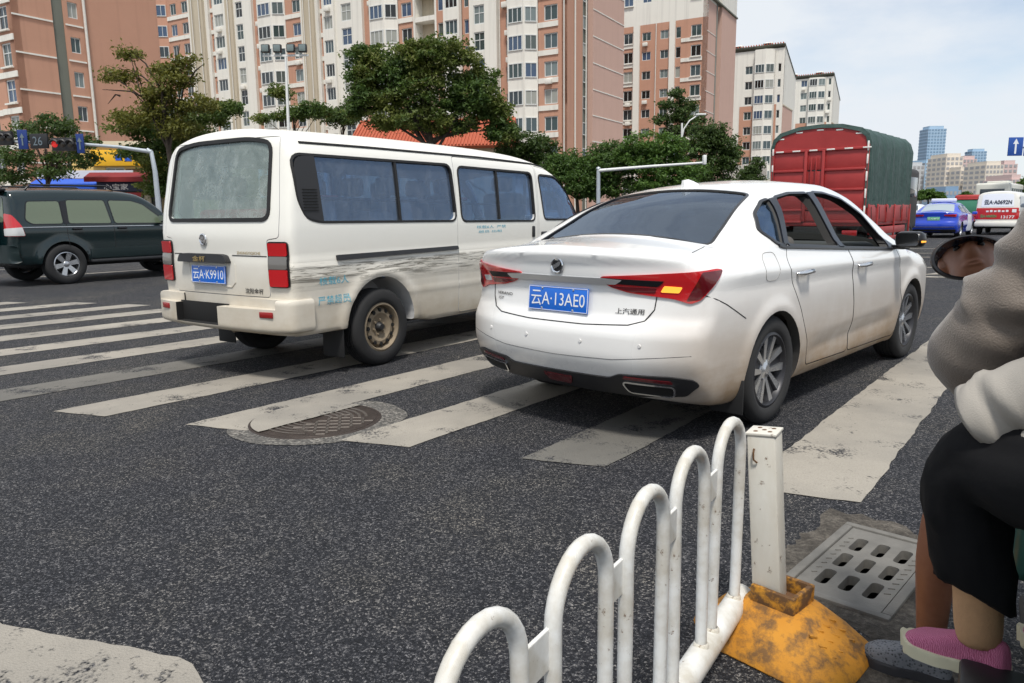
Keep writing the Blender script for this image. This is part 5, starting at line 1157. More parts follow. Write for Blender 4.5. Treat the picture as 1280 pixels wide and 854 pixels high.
def shoe(name,parent,heel,toe,up,L_=.235,upper='shoe_pink',sole='shoe_sole',wd=.043,ht=.075):
    wf=hcurve([0,.03,.1,.3,.62,.8,.93,1.0],[.02,.5,.68,.66,1.0,.98,.70,.1]); hf=hcurve([0,.06,.3,.45,.65,.85,1.0],[.78,.98,1.0,.86,.66,.5,.28])
    def F(x,y,z):
        u=np.clip(y/L_,0,1); w_=wf(u)*wd*(1-.35*np.clip(z/ht,0,1)**1.5); h_=hf(u)*ht
        return np.maximum(smax(np.abs(x)-w_,z-h_,.02),np.maximum(smax(-y,y-L_,.01),-z))
    me=raymesh(F,((-.07,-.03,-.02),(.07,L_+.03,.12)),((-.01,.03,.008),(.01,L_-.035,.02)),(20,40,20)); fixn(me)
    y=(toe-heel).normalized(); x=y.cross(up).normalized(); z=x.cross(y); m=Matrix((x,y,z)).transposed().to_4x4(); m.translation=heel; 
    sm_=raymesh(lambda x_,y_,z_:np.maximum(np.abs(x_)-wf(np.clip(y_/L_,0,1))*wd*1.10-.001,np.maximum(smax(-.006-y_,y_-L_-.006,.006),np.maximum(z_-.016-.012*np.clip((y_/L_-.75)*4,0,1)**2,-.012-z_))),((-.08,-.04,-.03),(.08,L_+.04,.05)),((-.01,.03,-.002),(.01,L_-.035,.004)),(20,40,8)); fixn(sm_)
    me.transform(m); sm_.transform(m)
    e=part(name,me,upper,parent,ang=60); part('sole',sm_,sole,e,ang=40); return e
t=NT('skin_brown'); vec=t.coord(); t.set(col=t.mix(t.noise(30,5,.6,vec),(.22,.085,.045),(.34,.15,.085)),rough=.5); t.b.inputs['Subsurface Weight'].default_value=.08; t.b.inputs['Subsurface Radius'].default_value=(.01,.004,.002)
t=NT('jacket_taupe'); vec=t.coord(); t.set(col=t.mix(t.noise(3,4,.6,vec),(.13,.105,.085),(.20,.165,.135)),rough=.55); t.b.inputs['Sheen Weight'].default_value=.3; t.bump(t.math('MULTIPLY_ADD',t.noise(260,2),.15,t.noise(5,1.5,.4,t.coord((1,.7,1)),1.2)),.4,.03)
t=NT('jacket_grey'); vec=t.coord(); t.set(col=t.mix(t.noise(3,4,.6,vec),(.31,.285,.25),(.41,.38,.34)),rough=.6); t.bump(t.math('MULTIPLY_ADD',t.noise(400,2),.05,t.noise(5,1.5,.4,t.coord((1,1,.6)),1.2)),.4,.03)
M('trouser_black',(.008,.008,.009),.9,spec=.2,bump=.5,bs=18); M('sock_beige',(.56,.33,.175),.9,var=.12,vs_=40,bump=.3,bs=150)
t=NT('shoe_pink'); vec=t.coord((1,1,1)); wv=t.n('ShaderNodeTexWave',{'Scale':120.,'Distortion':7.,'Detail':2.,'Vector':vec}); t.set(col=t.mix(wv.outputs['Fac'],(.36,.07,.16),(.60,.20,.33)),rough=.8); t.bump(wv.outputs['Fac'],.4,.004)
t=NT('shoe_dark'); wv=t.n('ShaderNodeTexVoronoi',{'Scale':140.,'Vector':t.coord()}); t.set(col=t.ramp(wv.outputs['Distance'],[(.1,(.01,.011,.014)),(.5,(.16,.17,.19))]),rough=.8); t.bump(wv.outputs['Distance'],.4,.004)
M('shoe_sole',(.62,.58,.42),.7,var=.1); M('shoe_sole_dark',(.03,.03,.035),.7); M('helmet_blue',(.012,.02,.045),.25,coat=.5); M('hair_dark',(.012,.010,.009),.6)
V=Vector
def sub_base(me,b): me.transform(Matrix.Translation(-Vector(b))); return me
# ---- driver
DB=V((1.18,1.31,0)); drv=thing('person','driver in taupe jacket whose left arm reaches the handlebar mirror','person',tuple(DB))
J={'pelvis':((1.18,1.31,.82),.12),'waist':((1.20,1.34,.95),.115),'chest':((1.22,1.38,1.12),.13),'neck0':((1.235,1.40,1.27),.06),'neck':((1.245,1.415,1.34),.05),
 'lsh':((1.075,1.475,1.225),.055),'lel':((1.005,1.60,.95),.042),'lwr':((1.10,1.80,.975),.030),'rsh':((1.375,1.285,1.225),.055),'rel':((1.56,1.42,1.0),.042),'rwr':((1.63,1.52,.985),.030),
 'lhip':((1.09,1.37,.78),.085),'lkn':((1.085,1.77,.53),.058),'lcalf':((1.085,1.80,.38),.052),'lan':((1.12,1.85,.11),.036),'rhip':((1.27,1.26,.78),.085),'rkn':((1.50,1.60,.60),.058),'rcalf':((1.50,1.63,.48),.05),'ran':((1.50,1.66,.27),.036)}
E_s=chain(['pelvis','waist','chest','neck0','neck'])+chain(['chest','lsh','lel','lwr'])+chain(['chest','rsh','rel','rwr'])+chain(['pelvis','lhip','lkn','lcalf','lan'])+chain(['pelvis','rhip','rkn','rcalf','ran'])
bod=skin(J,E_s,'pelvis'); fixn(bod)
hm,hM=head_mesh(V((1.255,1.455,1.45)),V((-.12,.85,-.10)))
bod=boolean(bod,hm,'UNION')
gripL,gripR=V((1.175,1.885,.965)),V((1.66,1.58,.965)); scf=V((.53,.848,0)); scr=V((.848,-.53,0))
bod=boolean(bod,hand_mesh(V((1.10,1.80,.978)),V((.075,.085,.0)),V((-.2,.0,1)),1.15,1),'UNION'); bod=boolean(bod,hand_mesh(V((1.63,1.52,.985)),V((.03,.07,-.01)),V((.0,.0,1)),1.15,-1),'UNION')
part('body',sub_base(bod,DB),'skin_brown',drv,ang=180)
# jacket: torso and both sleeves as one garment
Jj={k:(p,r*1.0) for k,(p,r) in J.items() if k in('pelvis','waist','chest','neck0','lsh','rsh')}
for k,r in (('pelvis',.145),('waist',.145),('chest',.158),('neck0',.078),('lsh',.088),('rsh',.088)): Jj[k]=(J[k][0],r)
Jj['rup']=((1.46,1.35,1.11),.085); Jj['rel']=((1.56,1.42,1.0),.08); Jj['rcu']=((1.62,1.505,.985),.048)
jk=skin(Jj,chain(['pelvis','waist','chest','neck0'])+chain(['chest','lsh'])+chain(['chest','rsh','rup','rel','rcu']),'chest',2)
jo=part('jacket',sub_base(cloth(jk,.040,.055,1),DB),'jacket_taupe',drv,ang=180)
part('sleeve',sub_base(sleeve_mesh([(1.17,1.40,1.24),(1.085,1.46,1.205),(1.045,1.51,1.10),(1.02,1.555,1.01),(1.012,1.605,.95),(1.05,1.66,.945),(1.08,1.73,.96),(1.10,1.79,.975)],[.07,.085,.092,.094,.092,.076,.062,.050],3,amp=.15),DB),'jacket_taupe',jo,ang=180)
Jt={'pelvis':((1.18,1.31,.80),.145),'lhip':((1.09,1.37,.775),.10),'lth':((1.09,1.6,.66),.085),'lkn':((1.095,1.765,.545),.07),'lhem':((1.095,1.79,.47),.064),'rhip':((1.27,1.26,.775),.10),'rth':((1.39,1.43,.69),.085),'rkn':((1.50,1.60,.60),.075),'rhem':((1.50,1.63,.48),.07)}
part('shorts',sub_base(cloth(skin(Jt,chain(['pelvis','lhip','lth','lkn','lhem'])+chain(['pelvis','rhip','rth','rkn','rhem']),'pelvis',2),.012,.08,2),DB),'trouser_black',drv,ang=180)
shoe('shoe',drv,V((1.165,1.815,.014))-DB,V((1.0,1.95,.014))-DB,V((0,0,1)),.225,'shoe_dark','shoe_sole_dark',.043,.085)
shoe('shoe',drv,V((1.47,1.62,.245))-DB,V((1.60,1.80,.245))-DB,V((0,0,1)),.225,'shoe_dark','shoe_sole_dark',.043,.085)
# helmet with dark visor
def F_h(x,y,z): 
    o_=np.sqrt((x/.105)**2+((y+.02)/.125)**2+((z-.045)/.112)**2)-1
    return np.maximum(o_*.1,np.maximum(.035-.25*np.clip(-y,0,.05)-z+.0*x,-1.0))
he=raymesh(F_h,((-.16,-.2,-.05),(.16,.16,.2)),((-.02,-.05,.07),(.02,.0,.09)),(24,24,16)); fixn(he); he.transform(hM); part('helmet',sub_base(he,DB),'helmet_blue',drv,ang=50)
vis=vf_mesh(*prism(rpoly([(-.08,.07),(.08,.07),(.065,.155),(-.065,.155)],.04),.030,.038,lambda u,w_,t_:(u,w_,t_+.15*(.07-w_)))); fixn(vis); vis.transform(hM); part('visor',sub_base(vis,DB),'helmet_blue',drv,ang=40)
for sx in (-1,1):
    ey=vf_mesh(*lathe([(0,.009),(.006,.008),(.010,.003),(.011,-.003),(0,-.009)],12,'y')); ey.transform(hM@Matrix.Translation((sx*.032,.0695,.022))); part('eye',sub_base(ey,DB),'gloss_black',drv,ang=60)
    br=vf_mesh(*tube([(sx*.016,.088,.040),(sx*.033,.086,.045),(sx*.050,.074,.040)],.0035,6)); br.transform(hM); part('eyebrow',sub_base(br,DB),'hair_dark',drv,ang=60)
hr=raymesh(lambda x,y,z:np.maximum((np.sqrt((x/.086)**2+((y+.03)/.095)**2+((z-.01)/.11)**2)-1)*.08,y+.015),((-.12,-.16,-.14),(.12,.05,.16)),((-.02,-.06,-.02),(.02,-.04,.02)),(16,16,16)); fixn(hr); hr.transform(hM); part('hair',sub_base(hr,DB),'hair_dark',drv,ang=60)
# ---- passenger sitting sideways
PB=V((1.0,1.0,0)); pas=thing('person','side-saddle passenger in black trousers with a pink slip-on shoe','person',tuple(PB))
J={'pelvis':((1.0,1.0,.86),.12),'waist':((1.01,1.0,.98),.11),'chest':((1.02,1.01,1.14),.125),'neck0':((1.02,1.02,1.29),.058),'neck':((1.015,1.03,1.36),.05),
 'rsh':((1.10,1.13,1.24),.052),'rel':((1.04,1.20,1.00),.04),'rwr':((.905,1.31,.925),.028),'lsh':((.93,.88,1.24),.052),'lel':((.98,.86,.99),.04),'lwr':((1.06,1.0,.96),.028),
 'lhip':((.95,1.03,.84),.085),'lkn':((.888,1.375,.785),.055),'lcalf':((.905,1.39,.64),.047),'lan':((.955,1.42,.40),.033),'rhip':((1.08,1.07,.84),.085),'rkn':((1.08,1.42,.79),.055),'rcalf':((1.13,1.42,.64),.047),'ran':((1.22,1.43,.40),.033)}
E_s=chain(['pelvis','waist','chest','neck0','neck'])+chain(['chest','lsh','lel','lwr'])+chain(['chest','rsh','rel','rwr'])+chain(['pelvis','lhip','lkn','lcalf','lan'])+chain(['pelvis','rhip','rkn','rcalf','ran'])
bod=skin(J,E_s,'pelvis'); fixn(bod); hm,hM=head_mesh(V((1.005,1.06,1.475)),V((-.8,.55,-.05))); bod=boolean(bod,hm,'UNION')
bod=boolean(bod,hand_mesh(V((.915,1.30,.915)),V((-.02,.05,-.05)),V((-.1,.3,.9)),.7,1,.8),'UNION'); bod=boolean(bod,hand_mesh(V((1.06,1.0,.96)),V((.05,.09,-.02)),V((-.3,.0,.9)),.6,-1,.95),'UNION')
part('body',sub_base(bod,PB),'skin_brown',pas,ang=180)
Jj={'pelvis':((1.0,1.0,.86),.15),'waist':((1.01,1.0,.98),.14),'chest':((1.02,1.01,1.14),.15),'neck0':((1.02,1.02,1.29),.075),'rsh':((1.10,1.13,1.23),.085),
 'lsh':((.93,.88,1.23),.085),'lel':((.98,.86,.98),.075),'lcu':((1.06,1.0,.96),.05),'hem':((.955,1.24,.845),.10),'hem2':((.925,1.285,.80),.075)}
jk=skin(Jj,chain(['pelvis','waist','chest','neck0'])+chain(['chest','rsh'])+chain(['chest','lsh','lel','lcu'])+[('pelvis','hem'),('hem','hem2')],'chest',2)
jo=part('jacket',sub_base(cloth(jk,.036,.055,3),PB),'jacket_grey',pas,ang=180)
part('sleeve',sub_base(sleeve_mesh([(1.12,1.10,1.25),(1.09,1.14,1.17),(1.05,1.17,1.07),(1.01,1.20,1.0),(.96,1.235,.965),(.915,1.285,.93),(.88,1.325,.90),(.862,1.345,.882)],[.07,.085,.082,.082,.078,.072,.064,.054],11,amp=.17,cuff=.2),PB),'jacket_grey',jo,ang=180)
def leg(hip,kn,hem,tilt,rk,rh_,nm):
    hip,kn,hem=V(hip),V(kn),V(hem); d1=(kn-hip).normalized(); d2=(hem-kn).normalized(); bis=(d1+d2).normalized(); up=V((.3,-.2,.9))
    return rings([(hip,d1,up,.115,.105),(hip.lerp(kn,.5),d1,up,.105,.092),(kn-d1*.07,d1,up,.098,.088),(kn-d1*.02+V((0,0,.004)),(d1*.75+d2*.25),up,.088,.080),(kn+d1*.03+d2*.03,(d1+d2*1.4),d1,.083,.080),(kn+d1*.024+d2*.10,(d1*.1+d2),d1,.080,.078),(kn.lerp(hem,.62)+d1*.008,d2,d1,rk,rk*.96),(hem,(d2+tilt*.5),d1,rh_,rh_*.95),(hem+d2*.012,(d2+tilt),d1,rh_*1.18,rh_*.95)],28,True)
til=V((-.85,-.25,0))
mb=MB(); mb.add(leg((1.0,1.02,.835),(.882,1.365,.785),(.922,1.395,.505),til,.078,.078,'l')); me=mesh_of(mb); fixn(me); lg=cloth(me,.03,.06,5)
mb=MB(); mb.add(leg((1.09,1.07,.84),(1.09,1.42,.79),(1.165,1.42,.53),til,.082,.082,'r')); me=mesh_of(mb); fixn(me)
tr=part('trousers',sub_base(lg,PB),'trouser_black',pas,ang=180); part('trouser_leg',sub_base(cloth(me,.016,.06,6),PB),'trouser_black',tr,ang=180)
for an,hl,to in (((.955,1.42,.40),(1.0,1.372,.328),(.885,1.535,.308)),((1.22,1.43,.40),(1.27,1.385,.328),(1.16,1.545,.308))):
    a=V(an); part('sock',sub_base(cloth(vf_mesh(*rings([(a+V((-.024,-.018,.17)),(0,0,1),(1,0,0),.052,.050),(a+V((-.012,-.010,.08)),(0,0,1),(1,0,0),.046,.044),(a+V((.002,.0,.01)),(0,0,1),(1,0,0),.045,.042),(a+V((.006,.005,-.035)),(0,0,1),(1,0,0),.043,.040)],20)),.006,.03,7),PB),'sock_beige',pas,ang=180)
    shoe('shoe',pas,V(hl)-PB,V(to)-PB,V((0,0,1)),.215,'shoe_pink','shoe_sole',.041,.072)
hr=raymesh(lambda x,y,z:np.maximum((np.sqrt((x/.09)**2+((y+.02)/.108)**2+((z-.03)/.11)**2)-1)*.08,y-.045-.5*np.maximum(z-.03,0)),((-.12,-.16,-.14),(.12,.12,.18)),((-.02,-.06,-.02),(.02,-.0,.04)),(18,18,18)); fixn(hr); hr.transform(hM); part('hair',sub_base(hr,PB),'hair_dark',pas,ang=60)
for sx in (-1,1): ey=vf_mesh(*lathe([(0,.009),(.006,.008),(.010,.003),(.011,-.003),(0,-.009)],12,'y')); ey.transform(hM@Matrix.Translation((sx*.032,.074,.022))); part('eye',sub_base(ey,PB),'gloss_black',pas,ang=60)
# ================================================================== SCOOTER (mostly beyond the frame)
paint('scooter_paint',(.03,.10,.085),.3,.5)
SB=V((1.16,1.27,0)); sct=thing('electric_scooter','electric scooter under the two riders, oval mirror on its left grip','scooter',tuple(SB),R(32))
# local frame: y forward, x right ; handlebar at y=.62
def sp(nm,d_,mt,ang=40,par=None): return part(nm,d_,mt,par or sct,ang=ang)
for y,nm in ((.80,'front'),(-.50,'rear')):
    w_=sp('wheel',MB().add(tyre_mesh(.21,.13,.09)),'tyre',50); w_.location=(0,y,.21); part('rim',MB().add(lathe([(.13,.03),(.05,.02),(.0,.03),(.0,-.03),(.05,-.02),(.13,-.03)],28,'x')),'dark_alloy',w_)
sp('front_fender',MB().add(tube([(0,.80+.25*math.cos(a),.21+.25*math.sin(a)) for a in [R(20+i*12) for i in range(11)]],.05,8)),'scooter_paint')
sp('fork',MB().add(tube([(0,.80,.21),(0,.70,.55),(0,.60,.95)],.03,10)),'black_plastic')
sp('leg_shield',MB().add(rbox((0,.62,.55),(.36,.07,.55),.06,3)),'scooter_paint'); sp('footboard',MB().add(rbox((0,.28,.235),(.30,.62,.06),.02)),'black_plastic')
sp('rear_body',MB().add(rbox((0,-.35,.52),(.28,.85,.34),.10,3)),'scooter_paint'); sp('seat',MB().add(rbox((0,-.20,.715),(.27,.80,.09),.045,3)),'rubber')
sp('handlebar',MB().add(tube([(-.35,.555,.965),(-.2,.58,.975),(0,.60,.98),(.2,.58,.975),(.35,.555,.965)],.014,10)),'gloss_black',60)
for sx in (-1,1): sp('grip',MB().add(cyl((sx*.22,.577,.973),(sx*.355,.554,.965),.018,n=14)),'rubber')
sp('head_cowl',MB().add(rbox((0,.62,.94),(.26,.16,.16),.06,3)),'scooter_paint'); sp('headlight',MB().add(rbox((0,.705,.93),(.16,.02,.1),.01)),'lamp_clear'); sp('tail_light',MB().add(rbox((0,-.79,.56),(.14,.03,.06),.01)),'lamp_red')
for sx in (-1,1): sp('footrest',MB().add(rbox((sx*.21,-.06,.335),(.14,.12,.03),.01)),'black_plastic')
sp('footrest_bar',MB().add(tube([(-.14,-.06,.34),(-.14,-.12,.45)],.012,8)),'black_plastic')
sp('stand',MB().add(tube([(-.06,-.25,.25),(-.16,-.30,.01)],.012,8)),'black_plastic')
# mirrors: oval, the left one shows the driver's face
MW=at(1210,321,1.90); face=V((1.245,1.50,1.445)); mn=((V((0,0,CAMH))-MW).normalized()+(face-MW).normalized()).normalized()
Ms=Matrix.Translation(SB)@Matrix.Rotation(-R(32),4,'Z'); Mi=Ms.inverted(); mc_=Mi@MW; mnl=(Mi.to_3x3()@mn).normalized()
zax=(V((0,0,1))-mnl*mnl.z).normalized(); xax=zax.cross(mnl)*-1; 
def mirror(c,nrm,mirrorx):
    y=-nrm; x=y.cross(V((0,0,1))).normalized(); z=x.cross(y); m=Matrix((x,y,z)).transposed().to_4x4(); m.translation=c
    ol=[(.083*math.cos(a)*(1+.05*math.cos(a)*mirrorx),.054*math.sin(a)+.008*math.cos(a)*mirrorx) for a in [2*math.pi*i/48 for i in range(48)]]
    sh=MB(); secs=[]
    v=[];f=[]; n=48
    for k,(sc_,d_) in enumerate(((1.0,-.002),(1.07,.000),(1.09,.008),(1.0,.022),(.7,.034),(.2,.038))): v+=[(u*sc_,d_,w_*sc_) for u,w_ in ol]
    for k in range(5):
        for i in range(n): f.append((k*n+i,k*n+(i+1)%n,(k+1)*n+(i+1)%n,(k+1)*n+i))
    f.append(tuple(range(5*n,6*n))); me=vf_mesh(v,f); me.transform(m); fixn(me); e=sp('mirror_shell',me,'gloss_black',50)
    g=vf_mesh([(u*.985,-.0035,w_*.985) for u,w_ in ol],[tuple(range(47,-1,-1))]); g.transform(m); sp('mirror_glass',g,'mirror_silver',0,e); return e
t=NT('mirror_silver'); t.set(col=(.85,.87,.88),metal=1,rough=.015)
e=mirror(mc_,mnl,1); part('mirror_stem',MB().add(tube([tuple(mc_+V((.06,.03,-.03))),tuple(mc_+V((.06,.02,-.12))),(-.24,.575,.975)],.007,8)),'gloss_black',e)
m2=V((-mc_.x,mc_.y,mc_.z)); e=mirror(m2,V((-.2,-.95,.15)).normalized(),-1); part('mirror_stem',MB().add(tube([tuple(m2+V((-.04,.03,-.03))),tuple(m2+V((-.05,.02,-.12))),(.24,.575,.975)],.007,8)),'gloss_black',e)
# ================================================================== BUILDINGS
BH=R(30)
def wall_mat(name,col,var=.12,streak=.0,joint=None):
    t=NT(name); vec=t.coord(); a=t.noise(.7,5,.6,vec); b=t.noise(14,4,.6,vec); s_=t.noise(1.2,5,.65,t.coord((1.6,1.6,.05)))
    c=t.mix(t.math('MULTIPLY_ADD',a,.6,t.math('MULTIPLY',b,.4)),tuple(k*(1-var) for k in col),tuple(min(1,k*(1+var)) for k in col))
    if streak: c=t.mix(t.ramp(s_,[(.5,0),(.72,streak)]),c,tuple(k*.5 for k in col))
    t.set(col=c,rough=.85,spec=.2); t.bump(b,.1,.01); return t.m
wall_mat('terracotta',(.49,.275,.195),.10,.18); wall_mat('pink_tile',(.56,.375,.31),.07,.12); wall_mat('wall_white',(.74,.72,.66),.06,.3); wall_mat('wall_beige',(.50,.44,.34),.12,.5); wall_mat('recess_grey',(.16,.17,.145),.2,.4)
wall_mat('wall_yellow',(.68,.50,.20),.08,.3); wall_mat('wall_cream',(.70,.62,.46),.06,.2)
M('window_frame',(.62,.64,.63),.5); M('pipe_white',(.62,.60,.55),.6,var=.2); M('pipe_grey',(.22,.24,.22),.6)
PANES=[]
for i,(c,r) in enumerate((((.03,.04,.045),.08),((.06,.09,.10),.1),((.035,.06,.06),.08),((.16,.20,.20),.2),((.30,.31,.28),.4),((.05,.085,.15),.12),((.012,.014,.015),.1),((.08,.10,.095),.12))):
    M('pane_%d'%i,c,r,coat=.25); PANES.append('pane_%d'%i)
M('tile_red',(.42,.10,.05),.8,var=.25,vs_=3)
def win_mesh(nm,cols=2,rows=1):
    mb=MB(); f=.06
    for (c,s_) in (((-.5+f/2,0,0),(f,.08,1)),((.5-f/2,0,0),(f,.08,1)),((0,0,.5-f/2),(1-2*f,.08,f)),((0,0,-.5+f/2),(1-2*f,.08,f))): mb.add(box(c,s_))
    for k in range(1,cols): mb.add(box((-.5+k/cols,.005,0),(f*.7,.06,1-2*f)))
    for k in range(1,rows): mb.add(box((0,.006,-.5+k/rows+.08),(1-2*f,.055,f*.7)))
    me=mesh_of(mb,nm); me.materials.append(MATS['window_frame']); return me
WIN={k:win_mesh('window_frame_%d%d'%k,*k) for k in ((2,1),(3,1),(2,2),(1,1),(3,2),(4,1))}
PANE=[]
for i,m in enumerate(PANES):
    me=mesh_of(MB().add(box((0,0,0),(.9,.02,.9))),'pane'); me.materials.append(MATS[m]); PANE.append(me)
def window(parent,x,y,z,wd,ht,kind=(2,1),rot=0.,pane=None):
    o=inst('window',WIN[kind],parent,(x,y,z),(0,0,rot),(wd,1,ht)); inst('pane',random.choice(PANE) if pane is None else PANE[pane],o,(0,.025,0)); return o
def wall_col(root,x0,x1,z0,z1,mat,wins=(),y=0.,th=.25,name='wall',side=False):
    """a strip of wall with real window openings; wins: (wx0,wx1,wz0,wz1)"""
    mb=MB()
    def q(a0,a1,b0,b1):
        if a1-a0>1e-3 and b1-b0>1e-3:
            mb.add(([(a0,0,b0),(a1,0,b0),(a1,0,b1),(a0,0,b1)],[(0,1,2,3)]))
    wins=sorted(wins,key=lambda w_:w_[2]); zc=z0
    for (a,b,c,d) in wins:
        q(x0,x1,zc,c); q(x0,a,c,d); q(b,x1,c,d); zc=d
        mb.add(([(a,0,c),(b,0,c),(b,th,c),(a,th,c),(a,0,d),(b,0,d),(b,th,d),(a,th,d)],[(0,3,2,1),(4,5,6,7),(0,4,7,3),(1,2,6,5)]))
    q(x0,x1,zc,z1)
    mb.add(([(x0,0,z0),(x0,th+.3,z0),(x0,th+.3,z1),(x0,0,z1)],[(0,1,2,3)])); mb.add(([(x1,0,z0),(x1,0,z1),(x1,th+.3,z1),(x1,th+.3,z0)],[(0,1,2,3)]))
    M4=Matrix.Translation((0,y,0)) if not side else Matrix.Translation((y,0,0))@Matrix.Rotation(R(90),4,'Z')
    m2=MB(); 
    for i,f in enumerate(mb.f): pass
    mb.v=[tuple(M4@Vector(v)) for v in mb.v]
    return part(name,mb,mat,root,ang=0)
SH_=2.645
def levels(zc,z0,z1):
    k=math.ceil((z0+1.0-zc)/SH_); out=[]
    while zc+k*SH_<z1-.9: out.append(zc+k*SH_); k+=1
    return out
def facade(root,cols,zc,z0,z1):
    for c in cols:
        x0,x1,ty=c[0],c[1],c[2]; o=c[3] if len(c)>3 else {}
        y=o.get('y',0.); mat=o.get('m','terracotta'); wn=o.get('w',[]); wh=o.get('h',1.45); kind=o.get('k',(2,1)); dz=o.get('dz',0.)
        L_=levels(zc+dz,z0,z1)
        if ty=='plain': wall_col(root,x0,x1,z0,z1,mat,y=y)
        elif ty=='win':
            W=[(a,b,z-wh/2,z+wh/2) for z in L_ for a,b in wn]
            # openings side by side share a row: build one strip per opening
            xs=sorted(wn); edges=[x0]+[(xs[i][1]+xs[i+1][0])/2 for i in range(len(xs)-1)]+[x1]
            for i,(a,b) in enumerate(xs): wall_col(root,edges[i],edges[i+1],z0,z1,mat,[(a,b,z-wh/2,z+wh/2) for z in L_],y)
            for z in L_:
                for a,b in wn:
                    window(root,(a+b)/2,y+.12,z,b-a,wh,kind)
                    if random.random()<.16: part('air_conditioner',MB().add(rbox(((a+b)/2+random.uniform(-.2,.2),y-.24,z-wh/2-.5),(.72,.36,.5),.04)),'wall_white',root)
            if o.get('band'):
                for z in L_: part('band',MB().add(bx(x0+.02,x1-.02,y-.10,y+.02,z-wh/2-.62,z-wh/2-.12)) if o['band']==1 else MB().add(bx(x0+.02,x1-.02,y-.10,y+.02,z+wh/2+.12,z+wh/2+.55)),'wall_white',root,ang=0)
            if o.get('sill'):
                for z in L_:
                    for a,b in wn: part('sill',MB().add(bx(a-.08,b+.08,y-.22,y+.02,z-wh/2-.14,z-wh/2-.02)),'wall_white',root,ang=0)
        elif ty=='bay':
            d=o.get('d',.9); a=x1-(x1-x0)*o.get('ch',.37); pl=[(x0,0),(x0,-d),(a,-d),(x1,-.05),(x1,0)]
            mb=MB(); n=len(pl); mb.add(([(p[0],p[1],z0) for p in pl]+[(p[0],p[1],z1) for p in pl],[(i,i+1,n+i+1,n+i) for i in range(n-1)]+[tuple(range(n,2*n))])); me=mesh_of(mb); fixn(me); part('bay',me,mat,root,ang=0)
            ang=math.atan2(d-.05,x1-a); ln=math.hypot(x1-a,d-.05)
            for z in L_:
                window(root,(x0+a)/2,-d-.05,z,(a-x0)*.88,wh,(3,1)); window(root,(a+x1)/2+.05*math.sin(ang),(-d-.05)/2-.05*math.cos(ang),z,ln*.86,wh,(2,1),ang)
        elif ty=='loggia':
            W=[(x0+.25,x1-.25,z-1.0,z+1.15) for z in L_]; wall_col(root,x0,x1,z0,z1,'wall_white',W,y,1.4)
            part('loggia_back',MB().add(bx(x0,x1,1.38,1.5,z0,z1)),'wall_beige',root,ang=0)
            for z in L_: part('loggia_floor',MB().add(bx(x0+.26,x1-.26,.02,1.38,z-1.12,z-1.02)),'wall_white',root,ang=0)
        if o.get('pipe'): 
            for px_ in o['pipe']: part('drain_pipe',MB().add(cyl((px_,y-.12,z0),(px_,y-.12,z1),.07,n=8)),o.get('pm','pipe_white'),root)
        if o.get('ac'):
            for z in L_:
                if random.random()<.6: part('air_conditioner',MB().add(rbox(((x0+x1)/2,y-.25,z-1.15),(.75,.4,.55),.04)),'wall_white',root)
def end_wall(root,y0,y1,z0,z1,mat,x=0.,name='end_wall'):
    mb=MB(); mb.add(([(x,y0,z0),(x,y1,z0),(x,y1,z1),(x,y0,z1)],[(0,1,2,3)])); mb.add(([(x,y0,z0),(x,y0,z1),(x-.6,y0,z1),(x-.6,y0,z0)],[(0,1,2,3)])); mb.add(([(x,y1,z0),(x-.6,y1,z0),(x-.6,y1,z1),(x,y1,z1)],[(0,1,2,3)])); return part(name,mb,mat,root,ang=0)
def corner(px,Y): p=at(px,258,Y); return Vector((p.x,p.y,0))
bN=Vector((math.cos(BH),-math.sin(BH),0)); bD=Vector((math.sin(BH),math.cos(BH),0))
TC='terracotta'
